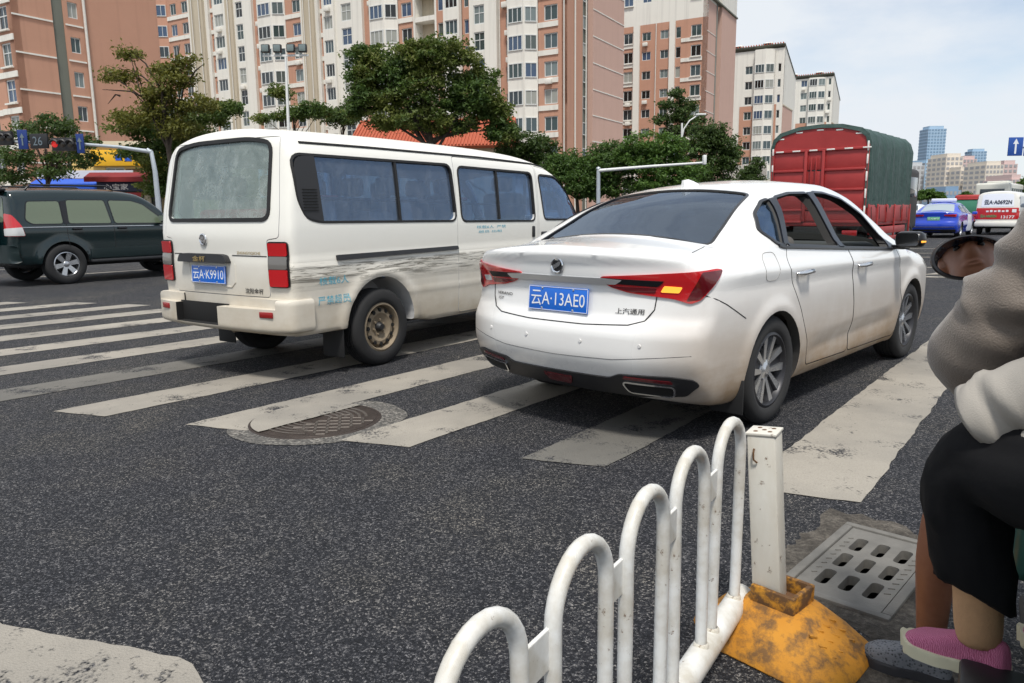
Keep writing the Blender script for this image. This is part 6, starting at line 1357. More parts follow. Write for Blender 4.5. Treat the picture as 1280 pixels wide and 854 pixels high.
# ---- middle apartment block (long facade, blank pink end)
C=corner(709,77); B=thing('apartment_block','long terracotta and white apartment block with blank pink end wall, behind the big tree','building',tuple(C),BH)
Z0,Z1=0.,31.
facade(B,[(-.95,0,'plain',{'pipe':[-.3]}),
 (-3.2,-.95,'win',{'w':[(-2.55,-1.05)],'band':1}),(-6.25,-3.25,'bay',{'m':'wall_white'}),
 (-8.05,-6.25,'win',{'w':[(-7.2,-6.55)],'y':.5,'k':(1,1),'ac':1,'pipe':[-7.9],'h':1.5}),(-11.35,-8.05,'win',{'m':'wall_white','w':[(-10.8,-9.5)],'h':1.9,'k':(2,2),'dz':.9}),
 (-12.4,-11.35,'win',{'w':[(-12.15,-11.6)],'y':.3,'k':(1,1)}),(-14.4,-12.4,'win',{'m':'wall_white','y':-.35,'w':[(-14.2,-12.6)],'k':(3,1)}),(-15.5,-14.4,'win',{'w':[(-15.3,-14.6)],'k':(1,1)}),
 (-18.6,-15.5,'loggia'),(-20.6,-18.6,'win',{'w':[(-20.2,-18.8)],'band':1}),(-24.0,-20.65,'bay',{'m':'wall_white'}),(-25.8,-24.0,'win',{'w':[(-25.1,-24.5)],'y':.4,'k':(1,1),'h':1.5}),
 (-29.75,-25.8,'win',{'m':'wall_white','w':[(-28.9,-27.4)],'h':1.9,'k':(2,2),'dz':.9}),(-31.5,-29.75,'win',{'m':'wall_white','y':-.35,'w':[(-31.3,-29.95)],'k':(3,1)}),
 (-32.25,-31.5,'win',{'w':[(-32.1,-31.65)],'y':.2,'k':(1,1),'band':1}),(-32.76,-32.25,'plain',{'m':'wall_white','y':-.2}),(-34.56,-32.76,'plain',{'m':'wall_beige','y':-.5,'pipe':[-33.2,-34.2],'pm':'pipe_white'}),(-35.1,-34.56,'plain',{'m':'wall_white','y':-.2}),
 (-37.73,-35.1,'win',{'w':[(-36.6,-35.3)],'band':1}),(-41.6,-37.75,'bay',{'m':'wall_white'}),(-43.55,-41.6,'win',{'w':[(-42.5,-41.8)],'y':.4,'k':(1,1),'h':1.5,'ac':1}),
 (-46.75,-43.55,'win',{'m':'wall_white','w':[(-46.4,-45.2)],'h':1.9,'k':(2,2),'dz':.9}),(-47.95,-46.75,'plain',{'m':'wall_beige','y':-.3,'pipe':[-47.3]}),(-50.2,-47.95,'win',{'m':'wall_white','y':-.35,'w':[(-50.0,-48.3)],'k':(3,1)}),
 (-51.3,-50.2,'win',{'w':[(-51.1,-50.4)],'y':.2,'k':(1,1),'band':1}),(-51.9,-51.3,'plain',{'m':'wall_white','y':-.2}),(-54.4,-51.9,'plain',{'m':'wall_beige','y':-.6,'pipe':[-52.4,-53.8]}),(-55.2,-54.4,'plain',{'m':'wall_white','y':-.2}),
 (-59.6,-55.2,'win',{'w':[(-56.7,-55.5),(-59.0,-57.8)],'band':1}),(-64.5,-59.6,'bay',{'m':TC,'ch':.25}),(-70,-64.5,'win',{'w':[(-66,-65)]})],10.01,Z0,Z1)
end_wall(B,0,3.6,Z0,Z1,TC,-.001); end_wall(B,3.6,5.6,Z0,Z1,'recess_grey',-.5,'recess'); end_wall(B,5.6,14.2,Z0,Z1,'pink_tile',.25)
for k in range(10):
    z=5.9+SH_*k; part('band',MB().add(bx(.20,.29,5.62,14.18,z,z+.10)),'wall_white',B,ang=0); window(B,-.42,4.9,z+1.3,.7,1.3,(1,1),R(90))
for y,m_ in ((1.6,'pipe_white'),(3.9,'pipe_grey'),(4.25,'pipe_grey'),(5.25,'pipe_white')): part('drain_pipe',MB().add(cyl((.10 if y<3.6 else -.35,y,Z0),(.10 if y<3.6 else -.35,y,Z1),.09,n=8)),m_,B)
part('roof',MB().add(bx(-70,.2,.3,14,Z1-.1,Z1+.3)),'wall_white',B,ang=0); part('rear_wall',MB().add(bx(-70,.2,13.6,13.9,0,Z1-.2)),TC,B,ang=0)
# ---- left wing with blank terracotta end
C=corner(22,58)+bD*1.2; A=thing('apartment_wing','terracotta apartment wing at the left edge with grey strip and white drain pipe','building',tuple(C),BH)
facade(A,[(-2.6,0,'win',{'w':[(-1.9,-.55)],'sill':1,'band':2,'h':1.7,'k':(2,2)}),(-6,-2.6,'win',{'w':[(-4.8,-3.4)],'band':2,'h':1.6}),(-12,-6,'plain')],8.2,0,31)
end_wall(A,0,3.05,0,31,TC,0.); end_wall(A,3.05,3.95,0,31,'recess_grey',-.12,'recess')
W=[(4.3,5.1,z-.6,z+.6) for z in levels(12.2,0,31)]
wall_col(A,3.95,5.75,0,31,TC,W,y=0.,side=True,name='end_wall'); 
for z in levels(12.2,0,31): window(A,-.12,4.7,z,.8,1.2,(2,1),R(90))
end_wall(A,5.75,12.2,0,31,TC,.05)
part('drain_pipe',MB().add(cyl((.16,5.55,0),(.16,5.55,31),.11,n=10)),'pipe_white',A)
for k in range(11): z=2.75+2.7*k; part('band',MB().add(bx(.02,.09,0.0,3.0,z,z+.12)),'wall_white',A,ang=0); part('band',MB().add(bx(.02,.09,4.0,5.4,z,z+.12)),'wall_white',A,ang=0)
part('rear_wall',MB().add(bx(-12,0,11.9,12.15,0,30.9)),TC,A,ang=0); part('roof',MB().add(bx(-12,.1,.3,12.1,30.9,31.2)),'wall_white',A,ang=0)
# ---- right tower
C=corner(877,108); T=thing('apartment_tower','ten-storey terracotta tower with white strips and a lamp in front','building',tuple(C),BH)
ZT=27.3
facade(T,[(-.55,0,'plain'),(-3.6,-.55,'win',{'w':[(-2.2,-.75)],'band':1,'sill':1,'h':1.5}),(-4.4,-3.6,'win',{'w':[(-4.35,-3.65)],'h':1.5,'k':(1,1)}),(-5.2,-4.4,'plain',{'m':'wall_white','y':-.35}),(-7.3,-5.2,'win',{'w':[(-6.6,-5.4)],'h':1.15,'pipe':[-7.2]}),(-9.6,-7.3,'win',{'w':[(-9.3,-8.0)],'h':1.15}),(-10.5,-9.6,'plain',{'m':'wall_white','y':-.35}),(-13.5,-10.5,'win',{'w':[(-12.1,-10.7)],'band':1,'sill':1,'h':1.5})],17.75,0,ZT)
facade(T,[(-3.6,0,'win',{'m':'wall_white','w':[(-2.2,-.75)],'sill':1,'h':1.5}),(-10.5,-3.6,'win',{'m':'wall_white','w':[(-6.6,-5.4),(-9.3,-8.0)],'h':1.15}),(-13.5,-10.5,'win',{'m':'wall_white','w':[(-12.1,-10.7)],'h':1.5,'sill':1})],17.75+SH_*4-.15,ZT,33)
end_wall(T,0,4.8,0,29.6,'pink_tile',0.); end_wall(T,4.8,6.6,0,31,'recess_grey',-.5,'recess'); end_wall(T,6.6,15,0,29.9,'pink_tile',.25); end_wall(T,6.6,15,30.1,33,'wall_white',.25)
part('cornice',MB().add(bx(-.1,.45,-.1,15.1,29.9,30.1)),'recess_grey',T,ang=0); end_wall(T,0,4.8,29.61,33,'wall_white',-.002)
for k in range(9):
    z=4.3+SH_*k; part('band',MB().add(bx(-.05,.04,.02,4.7,z,z+.09)),'wall_white',T,ang=0); window(T,-.42,5.9,z+1.2,.7,1.2,(1,1),R(90))
for y in (4.6,5.1): part('drain_pipe',MB().add(cyl((.08 if y<4.8 else -.36,y,0),(.08 if y<4.8 else -.36,y,31),.09,n=8)),'pipe_grey',T)
part('rear_wall',MB().add(bx(-13.5,0,14.6,14.9,0,32.9)),TC,T,ang=0); part('roof',MB().add(bx(-13.5,.2,.3,14.9,32.9,33.2)),'wall_white',T,ang=0)
# ---- two gabled white blocks further along the road
def gable_block(px,Y,nm,label,zt,hp):
    C=corner(px,Y); g=thing(nm,label,'building',tuple(C),BH); zp=zt-9.5
    facade(g,[(-1.6,0,'win',{'m':'wall_white','w':[(-1.0,-.5)],'k':(1,1),'h':1.4,'pipe':[-1.5]}),(-4.9,-1.6,'bay',{'m':'wall_white','ch':.45,'d':.8}),(-7.6,-4.9,'win',{'m':'wall_white','w':[(-6.7,-5.4)],'h':1.4,'pipe':[-5.05]}),(-10.5,-7.6,'win',{'m':'wall_white','w':[(-9.6,-8.7)],'h':1.9,'k':(2,2)})],18.0,0,zt)
    for (a,b) in ((-7.5,-5.0),): 
        W=[(-6.72,-5.38,z-.72,z+.72) for z in levels(18.0,0,zp)]; wall_col(g,a,b,0,zp,TC,W,y=-.06,th=.05,name='terracotta_panel')
    part('terracotta_panel',MB().add(bx(-1.45,-1.05,-.06,-.01,0,zp)),TC,g,ang=0)
    # gable end slopes down away from the street front
    v=[(0,0,0),(0,12,0),(0,12,zt-3.6),(0,0,zt+.6)]; me=vf_mesh(v,[(0,1,2,3)]); part('end_wall',me,'wall_white',g,ang=0)
    part('terracotta_panel',MB().add(bx(.0,.05,.2,9.5,0,zp-.3)),'pink_tile',g,ang=0); part('band',MB().add(bx(.0,.12,.1,9.6,zp-.3,zp-.1)),'wall_beige',g,ang=0)
    me=vf_mesh(*prism([(-.4,zt+.55),(12.2,zt-3.7),(12.2,zt-3.58),(-.4,zt+.7)],-11,.12,lambda u,w_,t_:(t_,u,w_))); fixn(me); part('roof',me,'recess_grey',g,ang=0)
    for i in range(24): part('roof_tile',MB().add(cyl((-10.8+i*.46,-.55,zt+.80),(-10.8+i*.46,-.1,zt+.70),.11,n=8)),'tile_red',g)
    for x in (-8.5,-3.2): 
        e=part('water_heater',MB().add(cyl((x-.7,2.0,zt+1.3),(x+.7,2.0,zt+1.3),.28,n=12)),'wall_white',g); part('heater_panel',MB().add(prism([(1.9,zt+.5),(2.1,zt+.5),(1.2,zt+1.25),(1.05,zt+1.2)],x-.7,x+.7,lambda u,w_,t_:(t_,u-.6,w_-.05))),'pane_5',e,ang=0)
    part('rear_wall',MB().add(bx(-10.5,-.1,11.7,11.95,0,zt-3.8)),'wall_white',g,ang=0); return g
gable_block(972,138,'gabled_block','white gabled apartment block with terracotta panels left of the red truck',29.2,0)
gable_block(1033,170,'gabled_block','smaller white gabled block just above the red truck',29.6,0)
# ---- far towers
def far_tower(nm,label,px0,px1,ptop,Y,mat,wm,nx,nz,depth=16):
    a=at(px0,258,Y); b=at(px1,258,Y); top=at((px0+px1)/2,ptop,Y).z; wd=(b-a).x
    r=thing(nm,label,'building',(a.x,a.y,0)); part('wall',MB().add(bx(0,wd,0,depth,0,top)),mat,r,ang=0)
    mb=MB()
    for i in range(nx):
        for k in range(nz):
            x=wd*(i+.5)/nx; z=top*(k+.6)/nz; mb.add(bx(x-wd/nx*.3,x+wd/nx*.3,-.12,.1,z-top/nz*.28,z+top/nz*.25))
    for j in range(4):
        for k in range(nz): z=top*(k+.6)/nz; y=depth*(j+.5)/4; mb.add(bx(-.12,.1,y-1.2,y+1.2,z-top/nz*.28,z+top/nz*.25)); mb.add(bx(wd-.1,wd+.12,y-1.2,y+1.2,z-top/nz*.28,z+top/nz*.25))
    o=part('window_rows',mb,wm,r,ang=0); o['kind']='stuff'
    part('parapet',MB().add(bx(wd*.1,wd*.9,1,depth-1,top,top+1.6)),mat,r,ang=0); return r
M('far_blue',(.36,.50,.64),.5,var=.06,vs_=.1); M('far_blue_light',(.42,.58,.72),.5); M('far_cream',(.66,.60,.52),.8); M('far_pink',(.60,.46,.44),.8); M('far_grey',(.50,.52,.54),.8); M('far_win',(.33,.33,.34),.4); M('far_glass',(.20,.31,.44),.3)
far_tower('far_tower','tall blue glass tower on the skyline beyond the taxi',1153,1175,161,430,'far_blue','far_glass',6,26,9)
far_tower('far_block','light blue lower block at the foot of the tall blue tower',1153,1172,203,400,'far_blue_light','far_win',5,14)
far_tower('far_block','pale grey block left of the blue tower',1132,1152,207,380,'far_grey','far_win',4,9)
far_tower('far_block','cream block right of the blue tower',1178,1199,196,360,'far_cream','far_win',4,11)
far_tower('far_block','pink stepped block beside the cream one',1199,1216,199,370,'far_pink','far_win',4,11)
far_tower('far_block','cream balcony block in front of the pink one',1197,1212,213,350,'far_cream','far_win',3,8)
far_tower('far_tower','grey-blue tower behind the pink blocks',1209,1227,189,520,'far_blue','far_glass',5,20,8)
far_tower('far_block','second cream block nearer the right edge',1228,1250,206,330,'far_cream','far_win',5,9)
far_tower('far_block','pink block at the right behind the bus',1250,1267,205,340,'far_pink','far_win',3,9)
far_tower('far_block','small ochre block by the right-hand tree',1262,1276,224,260,'far_pink','far_win',3,6)
far_tower('far_block','low dark glass showroom beyond the green-covered lorry',1180,1200,238,300,'far_glass','far_win',4,3)
# ---- shops on the left
SHh=HD
def shop_root(px,Y,nm,label,hd=R(33)): p=at(px,262,Y); return thing(nm,label,'shop',(p.x,p.y,0),hd)
# facade of these shops looks towards the road: local x along the street, y away from it
sh=shop_root(96,47,'yellow_shop','two-storey yellow shop with long yellow sign board at the left',R(-8))
wall_col(sh,0,9.5,0,5.6,'wall_yellow',[(1.9,3.0,2.9,4.3)],0); 
for (x,zz) in ((2.45,3.6),): window(sh,x,.12,zz,1.1,1.4,(2,2),0,4)
for x in (4.6,6.3): window(sh,x,-.02,3.45,.9,1.3,(2,2),0,4)
part('brown_panel',MB().add(bx(3.1,4.05,-.03,.0,2.4,4.2)),'rusty_iron',sh,ang=0); part('brown_panel',MB().add(bx(6.9,9.4,-.03,.0,2.3,4.3)),'chassis',sh,ang=0)
M('sign_yellow',(.80,.44,.02),.5); M('sign_blue',(.02,.10,.55),.5); M('awning_red',(.22,.012,.015),.6); M('sign_navy',(.02,.03,.07),.5); M('sign_red',(.45,.03,.03),.5); M('shop_dark',(.02,.025,.022),.4); M('wall_white2',(.7,.7,.68),.7)
e=part('sign_board',MB().add(rbox((4.0,-.12,4.85),(5.6,.14,.95),.02)),'sign_yellow',sh)
for i in range(5): part('sign_lettering',MB().add(bx(2.6+i*.55,3.0+i*.55,-.21,-.19,4.7-.05*(i%2),5.05+.08*(i%3))),'sign_blue',e,ang=0)
e=part('sign_board',MB().add(rbox((8.2,-.10,4.75),(2.6,.1,.55),.02)),'wall_cream',sh)
for i in range(8): part('sign_lettering',MB().add(bx(7.2+i*.25,7.36+i*.25,-.17,-.15,4.65,4.87)),'ink',e,ang=0)
part('roof',MB().add(bx(-.2,9.7,-.2,8,5.6,5.85)),'wall_cream',sh,ang=0); part('side_wall',MB().add(bx(-.02,.2,.3,8,0,5.58)),'wall_yellow',sh,ang=0); part('side_wall',MB().add(bx(9.3,9.52,.3,8,0,5.58)),'wall_yellow',sh,ang=0)
aw=shop_root(52,44,'blue_awning_shop','low shop front with bright blue awning left of the red canopy',R(-8))
wall_col(aw,0,5.2,0,3.3,'wall_white2',[],0); me=vf_mesh(*prism([(0,3.5),(-1.2,3.15),(-1.2,2.5),(-1.15,2.5),(-1.15,3.1),(0,3.4)],0,5.2,lambda u,w_,t_:(t_,u,w_))); fixn(me); part('awning',me,'sign_blue',aw,ang=0); part('fascia',MB().add(bx(0,5.2,-.08,.02,3.52,3.95)),'wall_white2',aw,ang=0); part('shop_window',MB().add(bx(.3,4.9,-.06,-.01,.3,1.9)),'shop_dark',aw,ang=0)
rc=shop_root(124,43,'red_canopy_shop','narrow shop with dark red canopy and navy sign above its entrance',R(-8))
wall_col(rc,0,3.4,0,3.6,'shop_dark',[],0); me=vf_mesh(*prism([(0,3.75),(-.9,3.45),(-.9,3.2),(0,3.3)],-.3,3.2,lambda u,w_,t_:(t_,u,w_))); fixn(me); part('canopy',me,'awning_red',rc,ang=0)
e=part('sign_board',MB().add(rbox((1.35,-.16,2.95),(2.4,.12,.5),.01)),'sign_navy',rc); tm=text_fit('心宝家',1.3,.34,.02); tm.transform(Matrix.Rotation(R(90),4,'X')); tm.transform(Matrix.Translation((1.1,-.235,2.95))); part('sign_lettering',tm,'plate_white',e,ang=0)
part('red_sign',MB().add(rbox((1.5,-.14,2.5),(1.9,.08,.26),.01)),'sign_red',rc); part('shop_window',MB().add(bx(.3,2.5,-.05,-.01,.4,2.2)),'pane_2',rc,ang=0); part('column',MB().add(bx(2.55,2.85,-.3,-.02,0,3.2)),'wall_beige',rc,ang=0)
# ---- house with red tiled roof behind the big tree
p=at(445,262,60); rh_=thing('tiled_house','low house with orange-red tiled roof under the big tree','house',(p.x,p.y,0),R(6))
wall_col(rh_,0,12,0,6.4,'wall_cream',[(2,3.2,3.5,5),(5,6.2,3.5,5),(8.5,9.7,3.5,5)][:1],0); part('side_wall',MB().add(bx(11.7,11.98,.3,7,0,6.4)),'wall_cream',rh_,ang=0); window(rh_,2.6,.12,4.25,1.2,1.5)
me=vf_mesh(*prism([(-.6,6.3),(3.6,8.8),(7.8,6.3),(7.6,6.1),(3.6,8.5),(-.4,6.1)],-.4,12.4,lambda u,w_,t_:(t_,u,w_))); fixn(me); rf=part('roof',me,'tile_red',rh_,ang=0)
ln=math.hypot(4.2,2.5); tme=mesh_of(MB().add(tube([(0,0,0),(0,4.15,2.47)],.075,6))); tme.materials.append(MATS['tile_red'])
for i in range(48): inst('tile_row',tme,rf,(-.3+i*.265,-.58,6.36))
# ---- white hoarding beside the red truck
a,b=at(903,240,92),at(958,240,80); hd=math.atan2(b.x-a.x,b.y-a.y); hb=thing('white_hoarding','white panel hoarding on a low wall left of the red truck','hoarding',(a.x,a.y,0),hd-R(90))
LN=(Vector((b.x,b.y))-Vector((a.x,a.y))).length
for i in range(9): part('panel',MB().add(rbox((LN*(i+.5)/9,0,5.1),(LN/9-.06,.06,2.2),.01)),'wall_white',hb); part('fence_post',MB().add(bx(LN*i/9-.04,LN*i/9+.04,.05,.15,3.4,6.3)),'pipe_grey',hb,ang=0)
part('base_wall',MB().add(bx(0,LN,-.2,.4,0,4.0)),'wall_beige',hb,ang=0); part('coping',MB().add(bx(0,LN,-.25,.45,4.0,4.15)),'wall_white',hb,ang=0)
# ================================================================== TREES
def leaf_mat(name,dark,light,olive=None):
    t=NT(name); g=t.n('ShaderNodeNewGeometry'); rnd=g.outputs['Random Per Island']; nz=t.noise(.8,3,.5)
    c=t.mix(t.math('MULTIPLY_ADD',rnd,.65,t.math('MULTIPLY',nz,.35)),dark,light)
    if olive: c=t.mix(t.ramp(t.noise(.5,3,.5),[(.45,0),(.6,.8)]),c,olive)
    t.set(col=c,rough=.55,spec=.35); 
    tr=t.n('ShaderNodeBsdfTranslucent',{'Color':(light[0]*1.3,light[1]*1.3,light[2],1)}); mx_=t.n('ShaderNodeMixShader',{0:.25,1:t.b.outputs[0],2:tr.outputs[0]}); t.l(mx_.outputs[0],t.o.inputs['Surface']); return t.m
leaf_mat('leaf_green',(.014,.040,.009),(.092,.165,.030)); leaf_mat('leaf_dark',(.012,.031,.009),(.080,.130,.028)); leaf_mat('leaf_olive',(.035,.050,.010),(.19,.185,.032)); leaf_mat('leaf_mid',(.014,.038,.010),(.095,.160,.032),(.14,.15,.03)); leaf_mat('leaf_bright',(.020,.056,.010),(.11,.20,.034))
M('bark',(.055,.042,.032),.95,var=.35,vs_=6,bump=.4,bs=20)
def tree(nm,label,Y,blobs,basepx,mat,leaf=.20,dens=1.,depth=.85,trunk_r=.18,top=None,limbs=10,group=None,bare=()):
    base=at(basepx,262,Y); base=Vector((base.x,Y,0)); r=thing(nm,label,'tree' if 'shrub' not in nm else 'shrub',tuple(base),0,group)
    V_=[];F_=[]; ends=[]; k=Y/FPX
    for (bx_,by,rx,ry) in blobs:
        c=at(bx_,by,Y)-base; c.y+=random.uniform(-.3,.3)*rx*k; RX,RZ=rx*k,ry*k; RY=max(RZ,RX*depth)
        ncl=max(8,int(dens*32*(RX*RZ)**.75/.55)); ends.append(c)
        for i in range(ncl):
            while True:
                d=Vector((random.gauss(0,1),random.gauss(0,1),random.gauss(0,1))).normalized(); q=random.random()**.4
                p=Vector((d.x*RX*q,d.y*RY*q,d.z*RZ*q*(1 if d.z>0 else .8)))
                break
            cc=c+p; 
            if i%3==0: ends.append(cc)
            cs=random.uniform(.32,.62)*max(.8,min(1.5,RX*.35)); m=int(random.uniform(26,44))
            for j in range(m):
                o_=Vector((random.gauss(0,.5),random.gauss(0,.5),random.gauss(0,.28)))*cs; q=cc+o_
                n_=Vector((random.gauss(0,.6),random.gauss(0,.6)-.15,abs(random.gauss(.55,.45)))).normalized(); u=n_.orthogonal().normalized(); a=random.uniform(0,6.28); w_=n_.cross(u); u,w_=u*math.cos(a)+w_*math.sin(a),-u*math.sin(a)+w_*math.cos(a)
                s_=leaf*random.uniform(.6,1.4); b0=len(V_)
                V_+= [q-u*s_*.5,q+w_*s_*.26+n_*s_*.05,q+u*s_*.55-n_*s_*.08,q-w_*s_*.26+n_*s_*.05]; F_.append((b0,b0+1,b0+2,b0+3))
    me=bpy.data.meshes.new('crown'); me.from_pydata([tuple(v) for v in V_],[],F_); me.update(); cr_=part('crown',me,mat,r,ang=0)
    # trunk and limbs
    cz=sorted(blobs,key=lambda b:-b[1]); low=at(cz[0][0],cz[0][1],Y)-base; mean=sum((at(b[0],b[1],Y)-base for b in blobs),Vector())/len(blobs)
    fork=Vector((mean.x*.45,0,max(1.2,low.z*.75))); topp=Vector((mean.x,mean.y,mean.z))
    pts=[Vector((0,0,-.1)),Vector((mean.x*.08+.05,0,fork.z*.5)),fork,fork.lerp(topp,.6),topp]
    part('trunk',MB().add(tube(pts,[trunk_r*1.25,trunk_r,trunk_r*.85,trunk_r*.55,trunk_r*.25],9)),'bark',r,ang=60)
    random.shuffle(ends); 
    for e in ends[:limbs]:
        s0=fork.lerp(topp,random.uniform(0,.5)); mid=s0.lerp(e,.5)+Vector((random.uniform(-.3,.3),random.uniform(-.3,.3),random.uniform(-.1,.5)))
        part('limb',MB().add(tube([s0,mid,e],[trunk_r*.42,trunk_r*.26,trunk_r*.08],6)),'bark',r,ang=60)
    for (x0,y0,x1,y1) in bare:
        a,b=at(x0,y0,Y)-base,at(x1,y1,Y)-base; m=a.lerp(b,.5)+Vector((.1,0,.25)); part('limb',MB().add(tube([a,m,b],[.06,.04,.012],5)),'bark',r,ang=60)
    return r
tree('broadleaf_tree','large dense dark green tree in the middle before the long block',50,[(500,80,48,26),(556,72,42,22),(458,95,26,18),(598,100,26,18),(470,120,36,22),(530,112,60,30),(590,125,38,22),(500,150,42,18),(560,150,46,20),(618,140,20,18),(625,165,18,16),(445,140,18,10),(455,70,20,10),(530,60,30,10)],548,'leaf_mid',.22,1.15,trunk_r=.26,limbs=16)
tree('sparse_tree','tall sparse olive tree with bare twigs left of the van',38,[(162,66,16,6),(150,96,22,8),(205,88,18,10),(225,100,24,12),(232,78,14,8),(200,116,26,12),(200,138,30,14),(165,150,26,10),(245,130,24,12),(215,160,30,16)],222,'leaf_olive',.16,1.15,trunk_r=.15,limbs=22,bare=((205,120,148,85),(200,110,160,62),(195,130,128,112),(215,105,225,55),(230,110,255,80),(150,120,135,130)))
tree('broadleaf_tree','dense dark tree behind the signal mast, under the sparse olive one',41,[(170,160,30,14),(210,168,40,20),(258,145,32,18),(240,178,42,22),(215,200,40,24),(245,220,36,28),(205,232,30,18),(175,190,28,12),(285,135,16,10)],228,'leaf_mid',.18,1.25,trunk_r=.16,limbs=10)
tree('broadleaf_tree','dark low tree at the left edge in front of the shops',40,[(38,165,32,12),(82,162,16,14),(60,150,14,8),(24,198,30,14),(82,198,34,14),(62,216,28,8),(14,222,22,10),(104,180,20,12)],58,'leaf_dark',.17,.9,trunk_r=.12,limbs=12)
tree('young_tree','small green tree showing above the van roof by the light pole',56,[(352,116,16,9),(385,138,24,10),(400,142,20,8),(365,143,26,8),(330,148,18,5)],372,'leaf_mid',.2,.9,trunk_r=.1,limbs=8)
tree('young_tree','small dark tree just left of the big tree above the van',58,[(432,142,16,12),(425,152,22,8)],432,'leaf_dark',.2,.9,trunk_r=.1,limbs=6)
for lb,px,bl,mt,Y in (('dark bushy tree right of the big tree above the van bonnet',655,[(640,168,18,14),(665,182,26,14),(682,195,22,16),(655,205,30,18),(640,190,22,14)],'leaf_dark',52),
   ('rounded green tree between van and the blank pink wall',722,[(712,202,26,13),(740,212,26,18),(715,230,34,18),(690,218,24,18),(745,238,30,14)],'leaf_green',50),
   ('bright green tree behind the horizontal pole',775,[(765,190,30,12),(790,200,36,18),(750,208,28,16),(780,230,48,20),(735,225,24,18)],'leaf_green',50),
   ('tall bright tree in front of the tower below the street lamp',822,[(812,180,34,13),(838,186,26,14),(815,205,42,20),(850,215,34,18),(830,235,44,16)],'leaf_bright',49),
   ('dark spreading tree at the foot of the tower',885,[(885,165,22,14),(902,182,26,14),(878,185,30,18),(900,205,26,16),(880,222,34,18),(915,192,14,10)],'leaf_dark',54)):
    tree('roadside_tree',lb,Y,bl,px,mt,.19,1.05,trunk_r=.13,limbs=6,group='trees along the far pavement')
tree('pine_tree','wispy upright tree against the ten-storey tower',62,[(845,118,10,6),(858,132,14,9),(832,132,12,6),(845,145,16,10),(868,150,14,9),(828,150,12,6),(848,162,22,10)],848,'leaf_dark',.2,.8,trunk_r=.12,limbs=8)
tree('roadside_shrub','small shrub tree beside the hoarding left of the red truck',72,[(938,216,12,10),(930,226,16,10),(948,205,6,8),(945,226,12,10)],938,'leaf_dark',.22,1.,trunk_r=.1,limbs=4)
tree('roadside_tree','narrow dark tree right behind the red truck',120,[(1133,226,7,10),(1136,240,8,12),(1131,250,8,8)],1134,'leaf_dark',.35,1.,trunk_r=.15,limbs=4)
tree('roadside_tree','far rounded tree below the blue tower',160,[(1160,243,12,6),(1172,246,8,5),(1148,247,9,4)],1160,'leaf_bright',.45,.9,trunk_r=.2,limbs=4)
tree('roadside_tree','far small tree beyond the green-covered lorry',150,[(1208,246,7,6)],1208,'leaf_green',.45,.9,trunk_r=.2,limbs=3)
tree('roadside_tree','green tree at the right edge above the traffic',70,[(1283,232,12,12),(1290,250,16,12),(1278,245,9,10)],1286,'leaf_bright',.25,1.,trunk_r=.15,limbs=5)
# ================================================================== STREET FURNITURE
M('pole_grey',(.42,.46,.50),.45,metal=.3,var=.1); M('pole_white',(.74,.75,.74),.5); M('signal_black',(.012,.012,.014),.5)
t=NT('signal_red'); t.set(col=(.5,.02,.02)); t.b.inputs['Emission Color'].default_value=(1,.03,.02,1); t.b.inputs['Emission Strength'].default_value=.2
M('signal_grey',(.13,.17,.20),.5); M('sign_night',(.006,.03,.17),.45); M('lens_off',(.03,.025,.02),.2); M('arrow_white',(.75,.78,.82),.5); M('sign_cyan',(.012,.07,.33),.45)
YL=33
def P_(px,py,Y=YL): return at(px,py,Y)
b=P_(199,262); gz=thing('signal_gantry','traffic signal mast with red light and blue arrow signs at the left','traffic light',(b.x,YL,0))
def rel(px,py,dy=0.): q=P_(px,py); return (q.x-b.x,dy,q.z)
part('mast',MB().add(tube([(0,0,0),rel(194,215),rel(189,190),rel(184,187)],[.13,.10,.085,.08],12)),'pole_grey',gz,ang=60)
part('arm',MB().add(tube([rel(190,190),rel(150,184),rel(100,180),rel(-25,176)],[.09,.07,.06,.05],10)),'pole_grey',gz,ang=60)
def face_plate(nm,px0,px1,py0,py1,mt,par=gz,dy=-.12,th=.12):
    a,c=rel(px0,py0),rel(px1,py1); return part(nm,MB().add(rbox(((a[0]+c[0])/2,dy,(a[2]+c[2])/2),(abs(c[0]-a[0]),th,abs(a[2]-c[2])),.02)),mt,par)
def signal(px0,px1,py0,py1,red):
    e=face_plate('signal_head',px0,px1,py0,py1,'signal_black',dy=-.16,th=.2); w_=(px1-px0)/3
    for i in range(3):
        q=rel(px0+w_*(i+.5),(py0+py1)/2); part('signal_lens',MB().add(lathe([(0,-.03),(.09,-.025),(.14,0)],18,'y'),0,Matrix.Translation((q[0],-.265,q[2]))),'signal_red' if (i==0 and red) else 'lens_off',e)
        part('signal_hood',MB().add(tube([(q[0]+.17*math.cos(a),-.33,q[2]+.17*math.sin(a)) for a in [math.pi*j/8 for j in range(9)]],.05,5)),'signal_black',e)
signal(68,97,173,189,True); signal(-6,20,165,182,False)
for (x0,x1,y0,y1) in ((24,39,163,187),(97,109,168,192)):
    e=face_plate('arrow_sign',x0,x1,y0,y1,'sign_night',dy=-.16,th=.06); q=rel((x0+x1)/2,(y0+y1)/2); ht=.25
    part('arrow_mark',MB().add(prism([(-.03,-ht),(.03,-ht),(.03,.07),(.1,.07),(0,ht),(-.1,.07),(-.03,.07)],-.2,-.21,lambda u,w_,t_:(q[0]+u,t_,q[2]+w_))),'signal_grey',e,ang=0)
e=face_plate('countdown_panel',40,64,168,186,'signal_black',dy=-.16,th=.12); q=rel(51,177); tm=text_fit('26',.40,.36,.0); tm.transform(Matrix.Rotation(R(90),4,'X')); tm.transform(Matrix.Translation((q[0],-.235,q[2]))); part('countdown_digits',tm,'signal_grey',e,ang=0)
